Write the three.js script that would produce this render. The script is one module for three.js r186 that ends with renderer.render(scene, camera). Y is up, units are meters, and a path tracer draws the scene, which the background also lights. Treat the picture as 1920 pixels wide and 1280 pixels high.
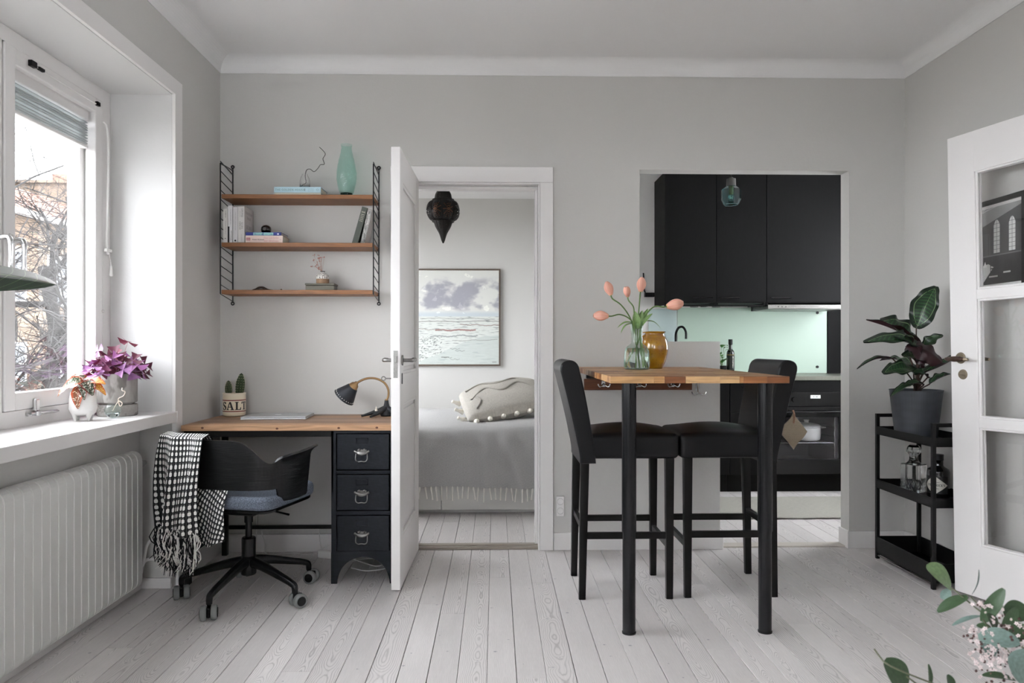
import * as THREE from 'three';
import { RoundedBoxGeometry } from 'three/addons/geometries/RoundedBoxGeometry.js';
import { mergeGeometries, toCreasedNormals } from 'three/addons/utils/BufferGeometryUtils.js';
import { ImprovedNoise } from 'three/addons/math/ImprovedNoise.js';
import { RectAreaLightUniformsLib } from 'three/addons/lights/RectAreaLightUniformsLib.js';

// ---------- camera, sky, exposure ----------
const scene = new THREE.Scene();
const renderer = new THREE.WebGLRenderer({ antialias: true });
renderer.toneMapping = THREE.LinearToneMapping;
renderer.toneMappingExposure = 2.75;
renderer.shadowMap.enabled = true;
RectAreaLightUniformsLib.init();

const YAW = Math.atan(32 / 1400);
const camera = new THREE.PerspectiveCamera(2 * Math.atan(640 / 1400) * 180 / Math.PI, 1.5, 0.05, 200);
camera.position.set(0, 1.13, 4.14);
camera.lookAt(Math.sin(YAW), 1.13, 4.14 - Math.cos(YAW));
camera.setViewOffset(1920, 1280, 0, -9, 1920, 1280);
camera.focus = 3.8; camera.userData.fStop = 9;
scene.add(camera);

scene.background = new THREE.Color().setRGB(5.0, 5.2, 5.5);   // even overcast sky

// ---------- helpers ----------
let seedState = 7;
const rnd = () => { seedState = (seedState * 1664525 + 1013904223) >>> 0; return seedState / 4294967296; };
const rr = (a, b) => a + (b - a) * rnd();
const reseed = (n) => { seedState = n >>> 0; };
const noise3 = new ImprovedNoise();
const PI = Math.PI;
const V = (x, y, z) => new THREE.Vector3(x, y, z);
const lerp = (a, b, t) => a + (b - a) * t, clamp = (x, a = 0, b = 1) => Math.min(b, Math.max(a, x));
const smooth = (x, a, b) => { const t = clamp((x - a) / (b - a)); return t * t * (3 - 2 * t); };
const used = new Map();
const numbered = (name) => { const n = used.get(name) ?? 0; used.set(name, n + 1); return n ? `${name}_${String(n).padStart(3, '0')}` : name; };
function shade(o) { o.traverse((c) => { if (c.isMesh) { c.castShadow = true; c.receiveShadow = true; } }); return o; }
function thing(name, label, category, [x, y, z] = [0, 0, 0], turn = 0, group) {
  const o = new THREE.Group(); o.name = numbered(name); o.position.set(x, y, z); o.rotation.y = turn;
  o.userData = { label, category }; if (group) o.userData.group = group; scene.add(o); return o;
}
function single(name, geo, m, label, category, [x, y, z] = [0, 0, 0], turn = 0, group) {
  const o = new THREE.Mesh(geo, m); o.name = numbered(name); o.position.set(x, y, z); o.rotation.y = turn; o.castShadow = o.receiveShadow = true;
  o.userData = { label, category }; if (group) o.userData.group = group; scene.add(o); return o;
}
function part(parent, name, geo, m, label) {
  const o = new THREE.Mesh(geo, m); o.name = name; o.castShadow = o.receiveShadow = true; if (label) o.userData.label = label; parent.add(o); return o;
}
function struct(name, geo, m, label, category) {
  const o = new THREE.Mesh(geo, m); o.name = name; o.castShadow = o.receiveShadow = true; o.userData = { kind: 'structure', label, category }; scene.add(o); return o;
}
// geometry
const clean = (g) => { const n = g.index ? g.toNonIndexed() : g; for (const k of Object.keys(n.attributes)) if (!['position', 'normal', 'uv'].includes(k)) n.deleteAttribute(k); if (!n.attributes.uv) n.setAttribute('uv', new THREE.BufferAttribute(new Float32Array(n.attributes.position.count * 2), 2)); return n; };
const merge = (...l) => mergeGeometries(l.flat().map(clean));
// uv in metres from the face direction of the piece itself; grain: the axis the texture's v runs along
function uvm(g, grain = 'y', du = 0, dv = 0) {
  g = g.index ? g.toNonIndexed() : g;
  const p = g.attributes.position, uv = new Float32Array(p.count * 2), a = V(), b = V(), c = V(), n = V();
  for (let i = 0; i < p.count; i += 3) {
    a.fromBufferAttribute(p, i); b.fromBufferAttribute(p, i + 1); c.fromBufferAttribute(p, i + 2);
    n.crossVectors(b.clone().sub(a), c.clone().sub(a)); const x = Math.abs(n.x), y = Math.abs(n.y), z = Math.abs(n.z);
    let axes = x >= y && x >= z ? ['y', 'z'] : y >= z ? ['x', 'z'] : ['x', 'y'];
    let [u, v] = axes; if (u === grain) [u, v] = [v, u]; else if (v !== grain && grain) { /* face across the grain */ }
    [a, b, c].forEach((q, k) => { uv[(i + k) * 2] = q[u] + du; uv[(i + k) * 2 + 1] = q[v] + dv; });
  }
  g.setAttribute('uv', new THREE.BufferAttribute(uv, 2)); return g;
}
const box = (x0, x1, y0, y1, z0, z1, r = 0, seg = 2) => {
  const w = x1 - x0, h = y1 - y0, d = z1 - z0;
  const g = r ? new RoundedBoxGeometry(w, h, d, seg, Math.min(r, w / 2.01, h / 2.01, d / 2.01)) : new THREE.BoxGeometry(w, h, d);
  g.translate((x0 + x1) / 2, (y0 + y1) / 2, (z0 + z1) / 2); return clean(g);
};
// a cushion block: rounded edges and a crowned top
function pad(w, h, d, r, crown) {
  const g = new THREE.BoxGeometry(2, 2, 2, 24, 10, 24), p = g.attributes.position, q = V(), c = V(), H = V(w / 2, h / 2, d / 2);
  const f = (t, n) => Math.sign(t) * (1 - Math.pow(1 - Math.abs(t), n));
  for (let i = 0; i < p.count; i++) {
    q.set(f(p.getX(i), 1.9) * H.x, f(p.getY(i), 1.3) * H.y, f(p.getZ(i), 1.9) * H.z); c.set(clamp(q.x, -H.x + r, H.x - r), clamp(q.y, -H.y + r, H.y - r), clamp(q.z, -H.z + r, H.z - r));
    const e = q.clone().sub(c); if (e.lengthSq() > 0) { e.normalize().multiplyScalar(r); q.copy(c).add(e); }
    const a = q.x / H.x, b = q.z / H.z; if (q.y > 0) q.y += crown * (1 - a * a) * (1 - b * b) * smooth(q.y, 0, H.y);
    p.setXYZ(i, q.x, q.y, q.z);
  }
  g.computeVertexNormals(); return clean(g);
}
// smooth curve through [x, y] pairs
function through(K, x) { let i = 0; while (i < K.length - 2 && x > K[i + 1][0]) i++; const s = (k) => { const a = K[Math.max(0, k - 1)], b = K[Math.min(K.length - 1, k + 1)]; return (b[1] - a[1]) / (b[0] - a[0]); }, h = K[i + 1][0] - K[i][0], t = clamp((x - K[i][0]) / h), t2 = t * t, t3 = t2 * t; return (2 * t3 - 3 * t2 + 1) * K[i][1] + (t3 - 2 * t2 + t) * h * s(i) + (-2 * t3 + 3 * t2) * K[i + 1][1] + (t3 - t2) * h * s(i + 1); }
const cyl = (r0, r1, h, x = 0, y = 0, z = 0, n = 24) => clean(new THREE.CylinderGeometry(r1, r0, h, n).translate(x, y + h / 2, z));
const ball = (r, x = 0, y = 0, z = 0, n = 20) => clean(new THREE.SphereGeometry(r, n, Math.round(n * 0.7)).translate(x, y, z));
const lathe = (pts, n = 40) => clean(new THREE.LatheGeometry(pts.map(([r, y]) => new THREE.Vector2(Math.max(r, 1e-5), y)), n));
const tube = (pts, r, seg = 40, n = 8, closed = false) => clean(new THREE.TubeGeometry(new THREE.CatmullRomCurve3(pts.map((q) => q.isVector3 ? q : V(...q)), closed), seg, r, n, closed));
const ring = (R, r, n = 32, m = 10) => clean(new THREE.TorusGeometry(R, r, m, n));
const rod = (a, b, r, n = 10) => { const A = V(...a), B = V(...b), g = new THREE.CylinderGeometry(r, r, A.distanceTo(B), n); g.applyQuaternion(new THREE.Quaternion().setFromUnitVectors(V(0, 1, 0), B.clone().sub(A).normalize())); const m = A.add(B).multiplyScalar(0.5); return clean(g.translate(m.x, m.y, m.z)); };
const extrude = (shape, depth, bevel = 0, steps = 1, curve = 12) => clean(new THREE.ExtrudeGeometry(shape, { depth, bevelEnabled: bevel > 0, bevelSize: bevel, bevelThickness: bevel, bevelSegments: 2, steps, curveSegments: curve }));
const poly = (pts) => { const s = new THREE.Shape(); pts.forEach(([x, y], i) => i ? s.lineTo(x, y) : s.moveTo(x, y)); s.closePath(); return s; };
// a swept body: points, half widths [across, up] and a superellipse power; ends capped
function loft(pts, radii, n = 12, power = 2, upHint = [0, 1, 0], smoothPath = 0) {
  let P = pts.map((q) => q.isVector3 ? q.clone() : V(...q)), R = radii.map((r) => Array.isArray(r) ? r : [r, r]);
  if (R.length === 1) R = P.map(() => R[0]);
  if (smoothPath) { const c = new THREE.CatmullRomCurve3(P), m = smoothPath, P2 = [], R2 = []; for (let i = 0; i <= m; i++) { const t = i / m, f = t * (P.length - 1), k = Math.min(P.length - 2, Math.floor(f)); P2.push(c.getPoint(t)); R2.push([0, 1].map((j) => lerp(R[k][j], R[k + 1][j], f - k))); } P = P2; R = R2; }
  const pos = [], idx = [], up = V(...upHint);
  for (let i = 0; i < P.length; i++) {
    const t = P[Math.min(i + 1, P.length - 1)].clone().sub(P[Math.max(i - 1, 0)]).normalize();
    let side = up.clone().cross(t); if (side.lengthSq() < 1e-4) side = V(1, 0, 0).cross(t); if (side.lengthSq() < 1e-4) side = V(0, 0, 1); side.normalize();
    const u = t.clone().cross(side).normalize();
    for (let k = 0; k < n; k++) {
      const a = k / n * 2 * PI, c = Math.cos(a), s = Math.sin(a), e = 2 / power;
      const q = P[i].clone().addScaledVector(side, R[i][0] * Math.sign(c) * Math.abs(c) ** e).addScaledVector(u, R[i][1] * Math.sign(s) * Math.abs(s) ** e);
      pos.push(q.x, q.y, q.z);
    }
  }
  for (let i = 0; i < P.length - 1; i++) for (let k = 0; k < n; k++) { const a = i * n + k, b = i * n + (k + 1) % n, c = a + n, d = b + n; idx.push(a, b, c, b, d, c); }
  const c0 = pos.length / 3; pos.push(P[0].x, P[0].y, P[0].z); const c1 = c0 + 1, L = P[P.length - 1]; pos.push(L.x, L.y, L.z); const o = (P.length - 1) * n;
  for (let k = 0; k < n; k++) { idx.push(c0, (k + 1) % n, k); idx.push(c1, o + k, o + (k + 1) % n); }
  let g = new THREE.BufferGeometry(); g.setAttribute('position', new THREE.Float32BufferAttribute(pos, 3)); g.setIndex(idx);
  return clean(toCreasedNormals(g, 0.9));
}
// a surface from a function (u, v) -> Vector3
function sheet(f, nu, nv, flip = false) {
  const pos = [], uv = [], idx = [];
  for (let j = 0; j <= nv; j++) for (let i = 0; i <= nu; i++) { const q = f(i / nu, j / nv); pos.push(q.x, q.y, q.z); uv.push(i / nu, j / nv); }
  for (let j = 0; j < nv; j++) for (let i = 0; i < nu; i++) { const a = j * (nu + 1) + i, b = a + 1, c = a + nu + 1, d = c + 1; flip ? idx.push(a, c, b, b, c, d) : idx.push(a, b, c, b, d, c); }
  const g = new THREE.BufferGeometry(); g.setAttribute('position', new THREE.Float32BufferAttribute(pos, 3)); g.setAttribute('uv', new THREE.Float32BufferAttribute(uv, 2)); g.setIndex(idx); g.computeVertexNormals(); return g;
}
// the same with two faces t apart, closed at its rim
function slab(f, nu, nv, t) {
  const g = sheet(f, nu, nv), p = g.attributes.position, n = g.attributes.normal, N = p.count, pos = [...p.array], uv = [...g.attributes.uv.array], idx = [...g.index.array];
  for (let i = 0; i < N; i++) pos.push(p.getX(i) - n.getX(i) * t, p.getY(i) - n.getY(i) * t, p.getZ(i) - n.getZ(i) * t);
  uv.push(...g.attributes.uv.array);
  const m = idx.length; for (let i = 0; i < m; i += 3) idx.push(idx[i] + N, idx[i + 2] + N, idx[i + 1] + N);
  const rim = []; for (let i = 0; i <= nu; i++) rim.push(i); for (let j = 1; j <= nv; j++) rim.push(j * (nu + 1) + nu); for (let i = nu - 1; i >= 0; i--) rim.push(nv * (nu + 1) + i); for (let j = nv - 1; j >= 1; j--) rim.push(j * (nu + 1));
  for (let k = 0; k < rim.length; k++) { const a = rim[k], b = rim[(k + 1) % rim.length]; idx.push(a, a + N, b, b, a + N, b + N); }
  const o = new THREE.BufferGeometry(); o.setAttribute('position', new THREE.Float32BufferAttribute(pos, 3)); o.setAttribute('uv', new THREE.Float32BufferAttribute(uv, 2)); o.setIndex(idx);
  return clean(toCreasedNormals(o, 0.8));
}
// a leaf from A to B: width, the way its face points, bend across and along
function leaf(A, B, w, face, { bend = 0.1, fold = 0.15, nu = 6, nv = 10, shape = (t) => Math.sin(PI * Math.pow(t, 0.8)) ** 0.8, wave = 0, roll = 0 } = {}) {
  A = A.isVector3 ? A : V(...A); B = B.isVector3 ? B : V(...B);
  const d = B.clone().sub(A), L = d.length(), t = d.clone().normalize(), f = V(...face), s = t.clone().cross(f).normalize(), n = s.clone().cross(t).normalize();
  return sheet((u, v) => {
    const x = (u - 0.5) * 2, hw = w / 2 * Math.max(shape(v), 0.02), tw = roll * v, cx = Math.cos(tw), sx = Math.sin(tw);
    const side = s.clone().multiplyScalar(cx).addScaledVector(n, sx), nn = n.clone().multiplyScalar(cx).addScaledVector(s, -sx);
    return A.clone().addScaledVector(t, v * L).addScaledVector(side, x * hw).addScaledVector(nn, Math.sin(PI * v) * bend * L + Math.abs(x) * hw * fold * 2 + wave * Math.sin(v * 17 + (x > 0 ? 1 : 0)) * x * x * hw);
  }, nu, nv);
}
// materials
const std = (o) => new THREE.MeshStandardMaterial({ side: THREE.DoubleSide, ...o });
const phys = (o) => new THREE.MeshPhysicalMaterial({ side: THREE.DoubleSide, ...o });
const rgb = (r, g, b) => new THREE.Color(`rgb(${r},${g},${b})`);
function dataTex(w, h, f, srgb = true, repeat = true) {
  const d = new Uint8Array(w * h * 4);
  for (let y = 0; y < h; y++) for (let x = 0; x < w; x++) { const c = f(x, y), o = (y * w + x) * 4; if (typeof c === 'number') d[o] = d[o + 1] = d[o + 2] = clamp(c, 0, 255); else { d[o] = clamp(c[0], 0, 255); d[o + 1] = clamp(c[1], 0, 255); d[o + 2] = clamp(c[2], 0, 255); } d[o + 3] = 255; }
  const t = new THREE.DataTexture(d, w, h); t.magFilter = THREE.LinearFilter; t.minFilter = THREE.LinearMipmapLinearFilter; t.generateMipmaps = true; if (repeat) t.wrapS = t.wrapT = THREE.RepeatWrapping; if (srgb) t.colorSpace = THREE.SRGBColorSpace; t.needsUpdate = true; return t;
}
function canvasTex(w, h, draw) {
  const c = document.createElement('canvas'); c.width = w; c.height = h; const x = c.getContext('2d'); draw(x, w, h);
  const t = new THREE.CanvasTexture(c); t.colorSpace = THREE.SRGBColorSpace; t.wrapS = t.wrapT = THREE.RepeatWrapping; return t;
}
const scaled = (t, u, v) => { const c = t.clone(); c.repeat.set(u, v); c.needsUpdate = true; return c; };
// gradient noise that repeats over nx by ny cells
const hash2 = (i, j, s) => { let h = Math.imul(i, 374761393) ^ Math.imul(j, 668265263) ^ Math.imul(s + 1, 1442695041); h = Math.imul(h ^ (h >>> 13), 1274126177); return (h ^ (h >>> 16)) >>> 0; };
function tileN(x, y, nx, s = 0, ny = nx) {
  nx = Math.max(1, Math.round(nx)); ny = Math.max(1, Math.round(ny));
  const i = Math.floor(x), j = Math.floor(y), fx = x - i, fy = y - j, u = fx * fx * fx * (fx * (fx * 6 - 15) + 10), v = fy * fy * fy * (fy * (fy * 6 - 15) + 10);
  const g = (a, b) => { const h = hash2((((i + a) % nx) + nx) % nx, (((j + b) % ny) + ny) % ny, s) / 4294967296 * 2 * PI; return Math.cos(h) * (fx - a) + Math.sin(h) * (fy - b); };
  return 1.4 * lerp(lerp(g(0, 0), g(1, 0), u), lerp(g(0, 1), g(1, 1), u), v);
}
// over a w-pixel picture: noise with nx by ny cells across it
const cellN = (x, y, w, nx, ny, s) => tileN(x / w * nx, y / w * ny, nx, s, ny);
// ---------- textures and shared materials ----------
const plasterBump = dataTex(256, 256, (x, y) => 128 + 50 * cellN(x, y, 256, 32, 32, 1) + 40 * cellN(x, y, 256, 85, 85, 2) + 25 * cellN(x, y, 256, 8, 8, 5), false);
const fineBump = dataTex(256, 256, (x, y) => 128 + 70 * cellN(x, y, 256, 100, 100, 1) + 40 * cellN(x, y, 256, 36, 36, 4), false);
const mottle = dataTex(256, 256, (x, y) => 228 + 26 * cellN(x, y, 256, 10, 10, 1) + 16 * cellN(x, y, 256, 42, 42, 3));
const woodGrain = dataTex(512, 512, (x, y) => {   // v along the grain
  const w = cellN(x, y, 512, 8, 3, 3), g = tileN(x / 512 * 150 + w * 5, y / 512 * 5, 150, 1, 5), f = cellN(x, y, 512, 250, 14, 6), r = Math.sin(x / 512 * 2 * PI * 9 + w * 7);
  return 212 + 24 * g + 18 * f + 12 * r;
});
const brushed = dataTex(256, 256, (x, y) => 205 + 26 * cellN(x, y, 256, 4, 50, 2) + 24 * cellN(x, y, 256, 8, 8, 8) + 14 * cellN(x, y, 256, 80, 3, 4));
const weave = dataTex(256, 256, (x, y) => 215 + 22 * Math.sin(x * PI / 4) * Math.sin(y * PI / 4) + 24 * cellN(x, y, 256, 85, 85, 9) + 12 * cellN(x, y, 256, 12, 12, 2));
const paintNoise = scaled(plasterBump, 2, 2);
// whitewashed pine boards: eight boards side by side, 0.102 m wide, 3.2 m long
const BOARDS = 8, pineStrip = [];
reseed(41);
for (let k = 0; k < BOARDS; k++) pineStrip.push({ x0: rr(-0.35, 0.35), h: rr(0.0, 0.5), s: rr(0, 50), dens: rr(5.5, 9), tone: rr(-8, 8), quarter: rnd() < 0.35, knots: Array.from({ length: 5 + Math.floor(rr(0, 5)) }, () => [rr(-0.8, 0.8), rr(0, 1), rr(0.05, 0.13), rr(0.5, 1)]) });
const pine = dataTex(1024, 2048, (px, py) => {
  const k = Math.floor(px / 128), b = pineStrip[k], x = (px % 128) / 64 - 1, v = py / 2048;
  const zz = v * 2 * PI, bend = 0.55 * noise3.noise(Math.cos(zz) * 1.6 + b.s, Math.sin(zz) * 1.6, b.s) + 0.25 * noise3.noise(Math.cos(zz) * 4.1, Math.sin(zz) * 4.1 + b.s, 2.2);
  let kx = 0, dark = 0;
  for (const [ax, av, ar, st] of b.knots) { let dv = Math.abs(v - av); dv = Math.min(dv, 1 - dv); const q = Math.hypot((x - ax), dv * 60) / ar; if (q < 6) kx += 0.55 * Math.exp(-q * 0.75); if (q < 1.2) dark = Math.max(dark, st * (1 - smooth(q, 0.55, 1.15)) * (0.75 + 0.25 * Math.cos(q * 14))); }
  let r;
  if (b.quarter) r = (x + 0.5 * bend) * 1.9 + kx * 0.6; else r = Math.hypot(x - b.x0 - bend * 0.4, b.h + bend * 1.3) * 1.15 + kx;
  r = r * b.dens + 0.12 * noise3.noise(x * 9, py / 30, k);
  const f = r - Math.floor(r), line = Math.exp(-(((f - 0.5) / 0.14) ** 2));
  const fine = noise3.noise(x * 22, py / 26, k * 3.3), pores = noise3.noise(px * 0.43 + 0.3, py / 44 + 0.7, k + 0.5);
  const l = 226 + b.tone + 5 * fine + 4 * pores + 6 * bend - line * (30 + 16 * noise3.noise(py / 160, k * 9, x * 1.5));
  return [l * (1 - 0.30 * dark), (l - 5) * (1 - 0.30 * dark), (l - 7) * (1 - 0.26 * dark)];
});

// running marks for lettering too small to read
const scribble = (c, x, y, w, h) => { c.beginPath(); let q = x; c.moveTo(q, y); while (q < x + w) { const s = h * rr(0.25, 0.5); c.quadraticCurveTo(q + s * 0.3, y - h * rr(0.2, 0.9), q + s * 0.6, y); c.quadraticCurveTo(q + s * 0.8, y + h * rr(-0.2, 0.3), q + s, y); q += s; if (rnd() < 0.12) { q += h * 0.3; c.moveTo(q, y); } } c.stroke(); };
const M = {};
const wallC = rgb(203, 201, 197);
M.wall = std({ color: wallC, roughness: 0.92, bumpMap: paintNoise, bumpScale: 0.0006 });
M.ceiling = std({ color: rgb(232, 231, 230), roughness: 0.95, bumpMap: paintNoise, bumpScale: 0.0005 });
M.white = std({ color: rgb(232, 229, 227), roughness: 0.38, bumpMap: scaled(plasterBump, 3, 1), bumpScale: 0.0002 });
M.whiteMatte = std({ color: rgb(233, 231, 228), roughness: 0.8 });
M.plank = std({ map: pine, roughness: 0.42 });
M.dark = std({ color: rgb(38, 32, 28), roughness: 0.95 });
M.radiator = std({ color: rgb(224, 223, 219), roughness: 0.45 });
M.chrome = std({ color: rgb(205, 205, 205), metalness: 1, roughness: 0.22 });
M.steel = std({ color: rgb(170, 168, 164), metalness: 1, roughness: 0.35, map: brushed });
M.black = phys({ color: rgb(14, 14, 15), roughness: 0.4, specularIntensity: 0.5 });
M.blackMetal = phys({ color: rgb(14, 14, 15), roughness: 0.3, specularIntensity: 0.6 });
M.blackLacquer = std({ color: rgb(14, 14, 15), roughness: 0.22 });
M.leather = phys({ color: rgb(15, 15, 17), roughness: 0.34, specularIntensity: 0.42, bumpMap: scaled(fineBump, 6, 6), bumpScale: 0.0004, clearcoat: 0.06, clearcoatRoughness: 0.3 });
M.blackWood = phys({ color: rgb(14, 13, 13), roughness: 0.3, specularIntensity: 0.45, map: woodGrain });
M.cabinet = phys({ color: rgb(13, 12, 12), specularIntensity: 0.3, roughness: 0.55, map: scaled(woodGrain, 3, 3), bumpMap: scaled(woodGrain, 3, 3), bumpScale: 0.0003 });
M.walnut = std({ color: rgb(166, 112, 70), roughness: 0.5, map: scaled(woodGrain, 7, 1.6) });
M.deskSteel = std({ color: rgb(44, 48, 54), roughness: 0.36, metalness: 0.7, map: scaled(brushed, 2, 2) });
M.pane = phys({ color: rgb(255, 255, 255), roughness: 0, transmission: 1, thickness: 0, ior: 1.5, specularIntensity: 0.8 });
M.clear = phys({ color: rgb(255, 255, 255), roughness: 0.02, transmission: 1, thickness: 0.004, ior: 1.48 });
M.clearThin = phys({ color: rgb(240, 246, 244), roughness: 0.02, transmission: 1, thickness: 0, ior: 1.5 });
M.cord = std({ color: rgb(225, 223, 220), roughness: 0.6 });
M.brass = std({ color: rgb(158, 128, 92), metalness: 0.9, roughness: 0.36 });
M.paper = std({ color: rgb(226, 218, 202), roughness: 0.9 });
M.soil = std({ color: rgb(48, 36, 28), roughness: 1, bumpMap: scaled(fineBump, 12, 12), bumpScale: 0.004 });
M.stem = std({ color: rgb(92, 122, 62), roughness: 0.6 });
// ---------- the room ----------
const XL = -1.51, XR = 2.30, ZB = 5.7, COVE = 2.63, CEIL = 2.712;
const NZ0 = 0.61, NZ1 = 2.83, NTOP = 2.31, SILL = 0.825;      // window niche
{ // back wall with the doorway and the pass to the kitchen
  const s = poly([[-2.1, -0.02], [3.6, -0.02], [3.6, 2.95], [-2.1, 2.95]]);
  s.holes.push(poly([[-0.505, -0.03], [0.262, -0.03], [0.262, 2.046], [-0.505, 2.046]].reverse()));
  s.holes.push(poly([[0.805, 1.157], [1.256, 1.157], [1.256, -0.03], [1.984, -0.03], [1.984, 2.113], [0.805, 2.113]].reverse()));
  const g = extrude(poly([[-2.1, 0], [-0.505, 0], [-0.505, 2.046], [0.262, 2.046], [0.262, 0], [1.256, 0], [1.256, 1.157], [0.805, 1.157], [0.805, 2.113], [1.984, 2.113], [1.984, 0], [3.6, 0], [3.6, 2.95], [-2.1, 2.95]]), 0.1);
  g.translate(0, 0, -0.1); struct('wall_back', uvm(g), M.wall, 'grey painted wall with doorway and kitchen pass-through', 'wall');
}
{
  const g = merge(box(-1.95, XL, 0, 2.95, 0, NZ0), box(-1.95, XL, 0, 2.95, NZ1, 3.35), box(-1.95, XL, 0, 0.82, 3.35, 5.2), box(-1.95, XL, 2.31, 2.95, 3.35, 5.2), box(-1.95, XL, 0, 2.95, 5.2, ZB + 0.15), box(-1.95, XL, NTOP, 2.95, NZ0, NZ1), box(-1.95, -1.66, 0, 0.76, NZ0, NZ1));
  struct('wall_left', uvm(g), M.wall, 'grey painted wall around the deep window niche', 'wall');
  // plastered lining of the niche above the sill
  const l = merge(box(-1.80, XL + 0.001, SILL, NTOP, NZ0 - 0.02, NZ0 + 0.004), box(-1.80, XL + 0.001, NTOP - 0.004, NTOP + 0.02, NZ0, NZ1), box(-1.80, XL + 0.001, SILL, NTOP, NZ1 - 0.004, NZ1 + 0.02));
  struct('wall_niche', uvm(l), std({ color: rgb(212, 211, 209), roughness: 0.85, bumpMap: paintNoise, bumpScale: 0.0006 }), 'white plastered lining of the window niche', 'wall');
}
struct('wall_right', uvm(box(XR, XR + 0.15, 0, 2.95, 0, ZB + 0.15)), M.wall, 'grey painted wall behind the glazed door', 'wall');
struct('wall_rear', uvm(merge(box(-1.95, -1.1, 0, 2.95, ZB, ZB + 0.15), box(-0.2, XR + 0.15, 0, 2.95, ZB, ZB + 0.15), box(-1.1, -0.2, 2.35, 2.95, ZB, ZB + 0.15), box(-1.1, -0.2, 0, 0.75, ZB, ZB + 0.15))), M.wall, 'grey wall with a window behind the viewer', 'wall');
{ // ceiling with a hollow cove running round it
  const cove = (len) => { const s = new THREE.Shape(), R = CEIL - COVE; s.moveTo(-0.005, COVE); for (let i = 0; i <= 10; i++) { const a = i / 10 * PI / 2; s.lineTo(R - R * Math.cos(a) + 0.004 * (1 - i / 10), COVE + R * Math.sin(a)); } s.lineTo(R, CEIL + 0.02); s.lineTo(-0.005, CEIL + 0.02); s.closePath(); return extrude(s, len); };
  const back = cove(XR - XL).rotateY(-PI / 2).translate(XR, 0, 0), front = cove(XR - XL).rotateY(PI / 2).translate(XL, 0, ZB), left = cove(ZB).translate(XL, 0, 0), right = cove(ZB).rotateY(PI).translate(XR, 0, ZB);
  struct('ceiling', uvm(merge(box(-1.95, XR + 0.15, CEIL, CEIL + 0.2, 0, ZB + 0.15), back, front, left, right)), M.ceiling, 'white ceiling with a hollow cove along the walls', 'ceiling');
}
// floor: pine boards, each its own piece
const PLANK_W = 0.102, SEAM0 = -0.027;
function plankGeo(x0, x1, z0, z1, strip, v0) {
  const c = 0.0012, y = 0, d = 0.02;
  const pos = [], uv = [], idx = [];
  const add = (a, b, e, f) => { const o = pos.length / 3; for (const q of [a, b, e, f]) { pos.push(...q); const u = clamp((q[0] - x0) / PLANK_W, 0, 1); uv.push((strip + 0.03 + 0.94 * u) / BOARDS, v0 + q[2] / 3.2); } idx.push(o, o + 1, o + 2, o, o + 2, o + 3); };
  const A = [x0 + c, y, z0 + c], B = [x1 - c, y, z0 + c], C = [x1 - c, y, z1 - c], D = [x0 + c, y, z1 - c], a = [x0, y - c, z0], b = [x1, y - c, z0], e = [x1, y - c, z1], f = [x0, y - c, z1], lo = (q) => [q[0], y - d, q[2]];
  add(A, D, C, B); add(a, f, D, A); add(e, b, B, C); add(f, e, C, D); add(b, a, A, B); add(lo(a), lo(f), f, a); add(lo(e), lo(b), b, e); add(lo(f), lo(e), e, f); add(lo(b), lo(a), a, b);
  const g = new THREE.BufferGeometry(); g.setAttribute('position', new THREE.Float32BufferAttribute(pos, 3)); g.setAttribute('uv', new THREE.Float32BufferAttribute(uv, 2)); g.setIndex(idx); return clean(g.toNonIndexed()); 
}
function layFloor(name, label, x0, x1, z0, z1, joints) {
  const sub = struct(name, box(x0, x1, -0.12, -0.019, z0, z1), M.dark, label, 'floor');
  const geos = [];
  for (let k = Math.floor((x0 - SEAM0) / PLANK_W); SEAM0 + k * PLANK_W < x1 - 0.004; k++) {
    const a = Math.max(x0, SEAM0 + k * PLANK_W) + 0.0007, gap = rnd() < 0.45 ? 0.0018 : 0.0007, b = Math.min(x1, SEAM0 + (k + 1) * PLANK_W) - gap;
    if (b - a < 0.01) continue;
    const cuts = [z0]; let c = z0 + rr(0.35, 3.2); while (c < z1 - 0.35) { cuts.push(c); c += rr(1.6, 3.6); } cuts.push(z1);
    for (let i = 0; i + 1 < cuts.length; i++) { const g = plankGeo(a, b, cuts[i] + 0.0006, cuts[i + 1] - 0.0006, Math.floor(rr(0, BOARDS)), rr(0, 1)); g.computeVertexNormals(); part(sub, 'plank', g, M.plank); }
  }
}
reseed(1207);
layFloor('floor', 'whitewashed pine board floor of the living room', -1.665, XR, -0.1, ZB);
layFloor('floor_bedroom', 'whitewashed pine board floor of the bedroom', -1.75, 0.72, -3.3, -0.1);
layFloor('floor_kitchen', 'whitewashed pine board floor of the kitchen', 0.76, 3.4, -2.16, -0.1);
// skirting boards
const skirt = (g, n, label) => struct(n, g, M.white, label, 'baseboard');
skirt(merge(box(XL, -0.578, 0, 0.098, 0, 0.014, 0.004), box(XL, XL + 0.014, 0, 0.098, 0.014, 0.575, 0.004)), 'baseboard_back', 'white skirting board below the desk');
skirt(box(0.325, 1.272, 0, 0.098, 0, 0.014, 0.004), 'baseboard_half_wall', 'white skirting board behind the bar table');
skirt(merge(box(1.972, XR, 0, 0.098, 0, 0.014, 0.004), box(1.970, 1.984, 0, 0.098, -0.1, 0.014, 0.004), box(XR - 0.014, XR, 0, 0.098, 0.014, 1.4, 0.004)), 'baseboard_right', 'white skirting board in the corner behind the rack');
skirt(merge(box(-1.66, -1.646, 0, 0.05, NZ0, NZ1, 0.004), box(-1.66, XL, 0, 0.05, NZ0, NZ0 + 0.014, 0.004)), 'baseboard_niche', 'white skirting strip under the radiator');
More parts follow.
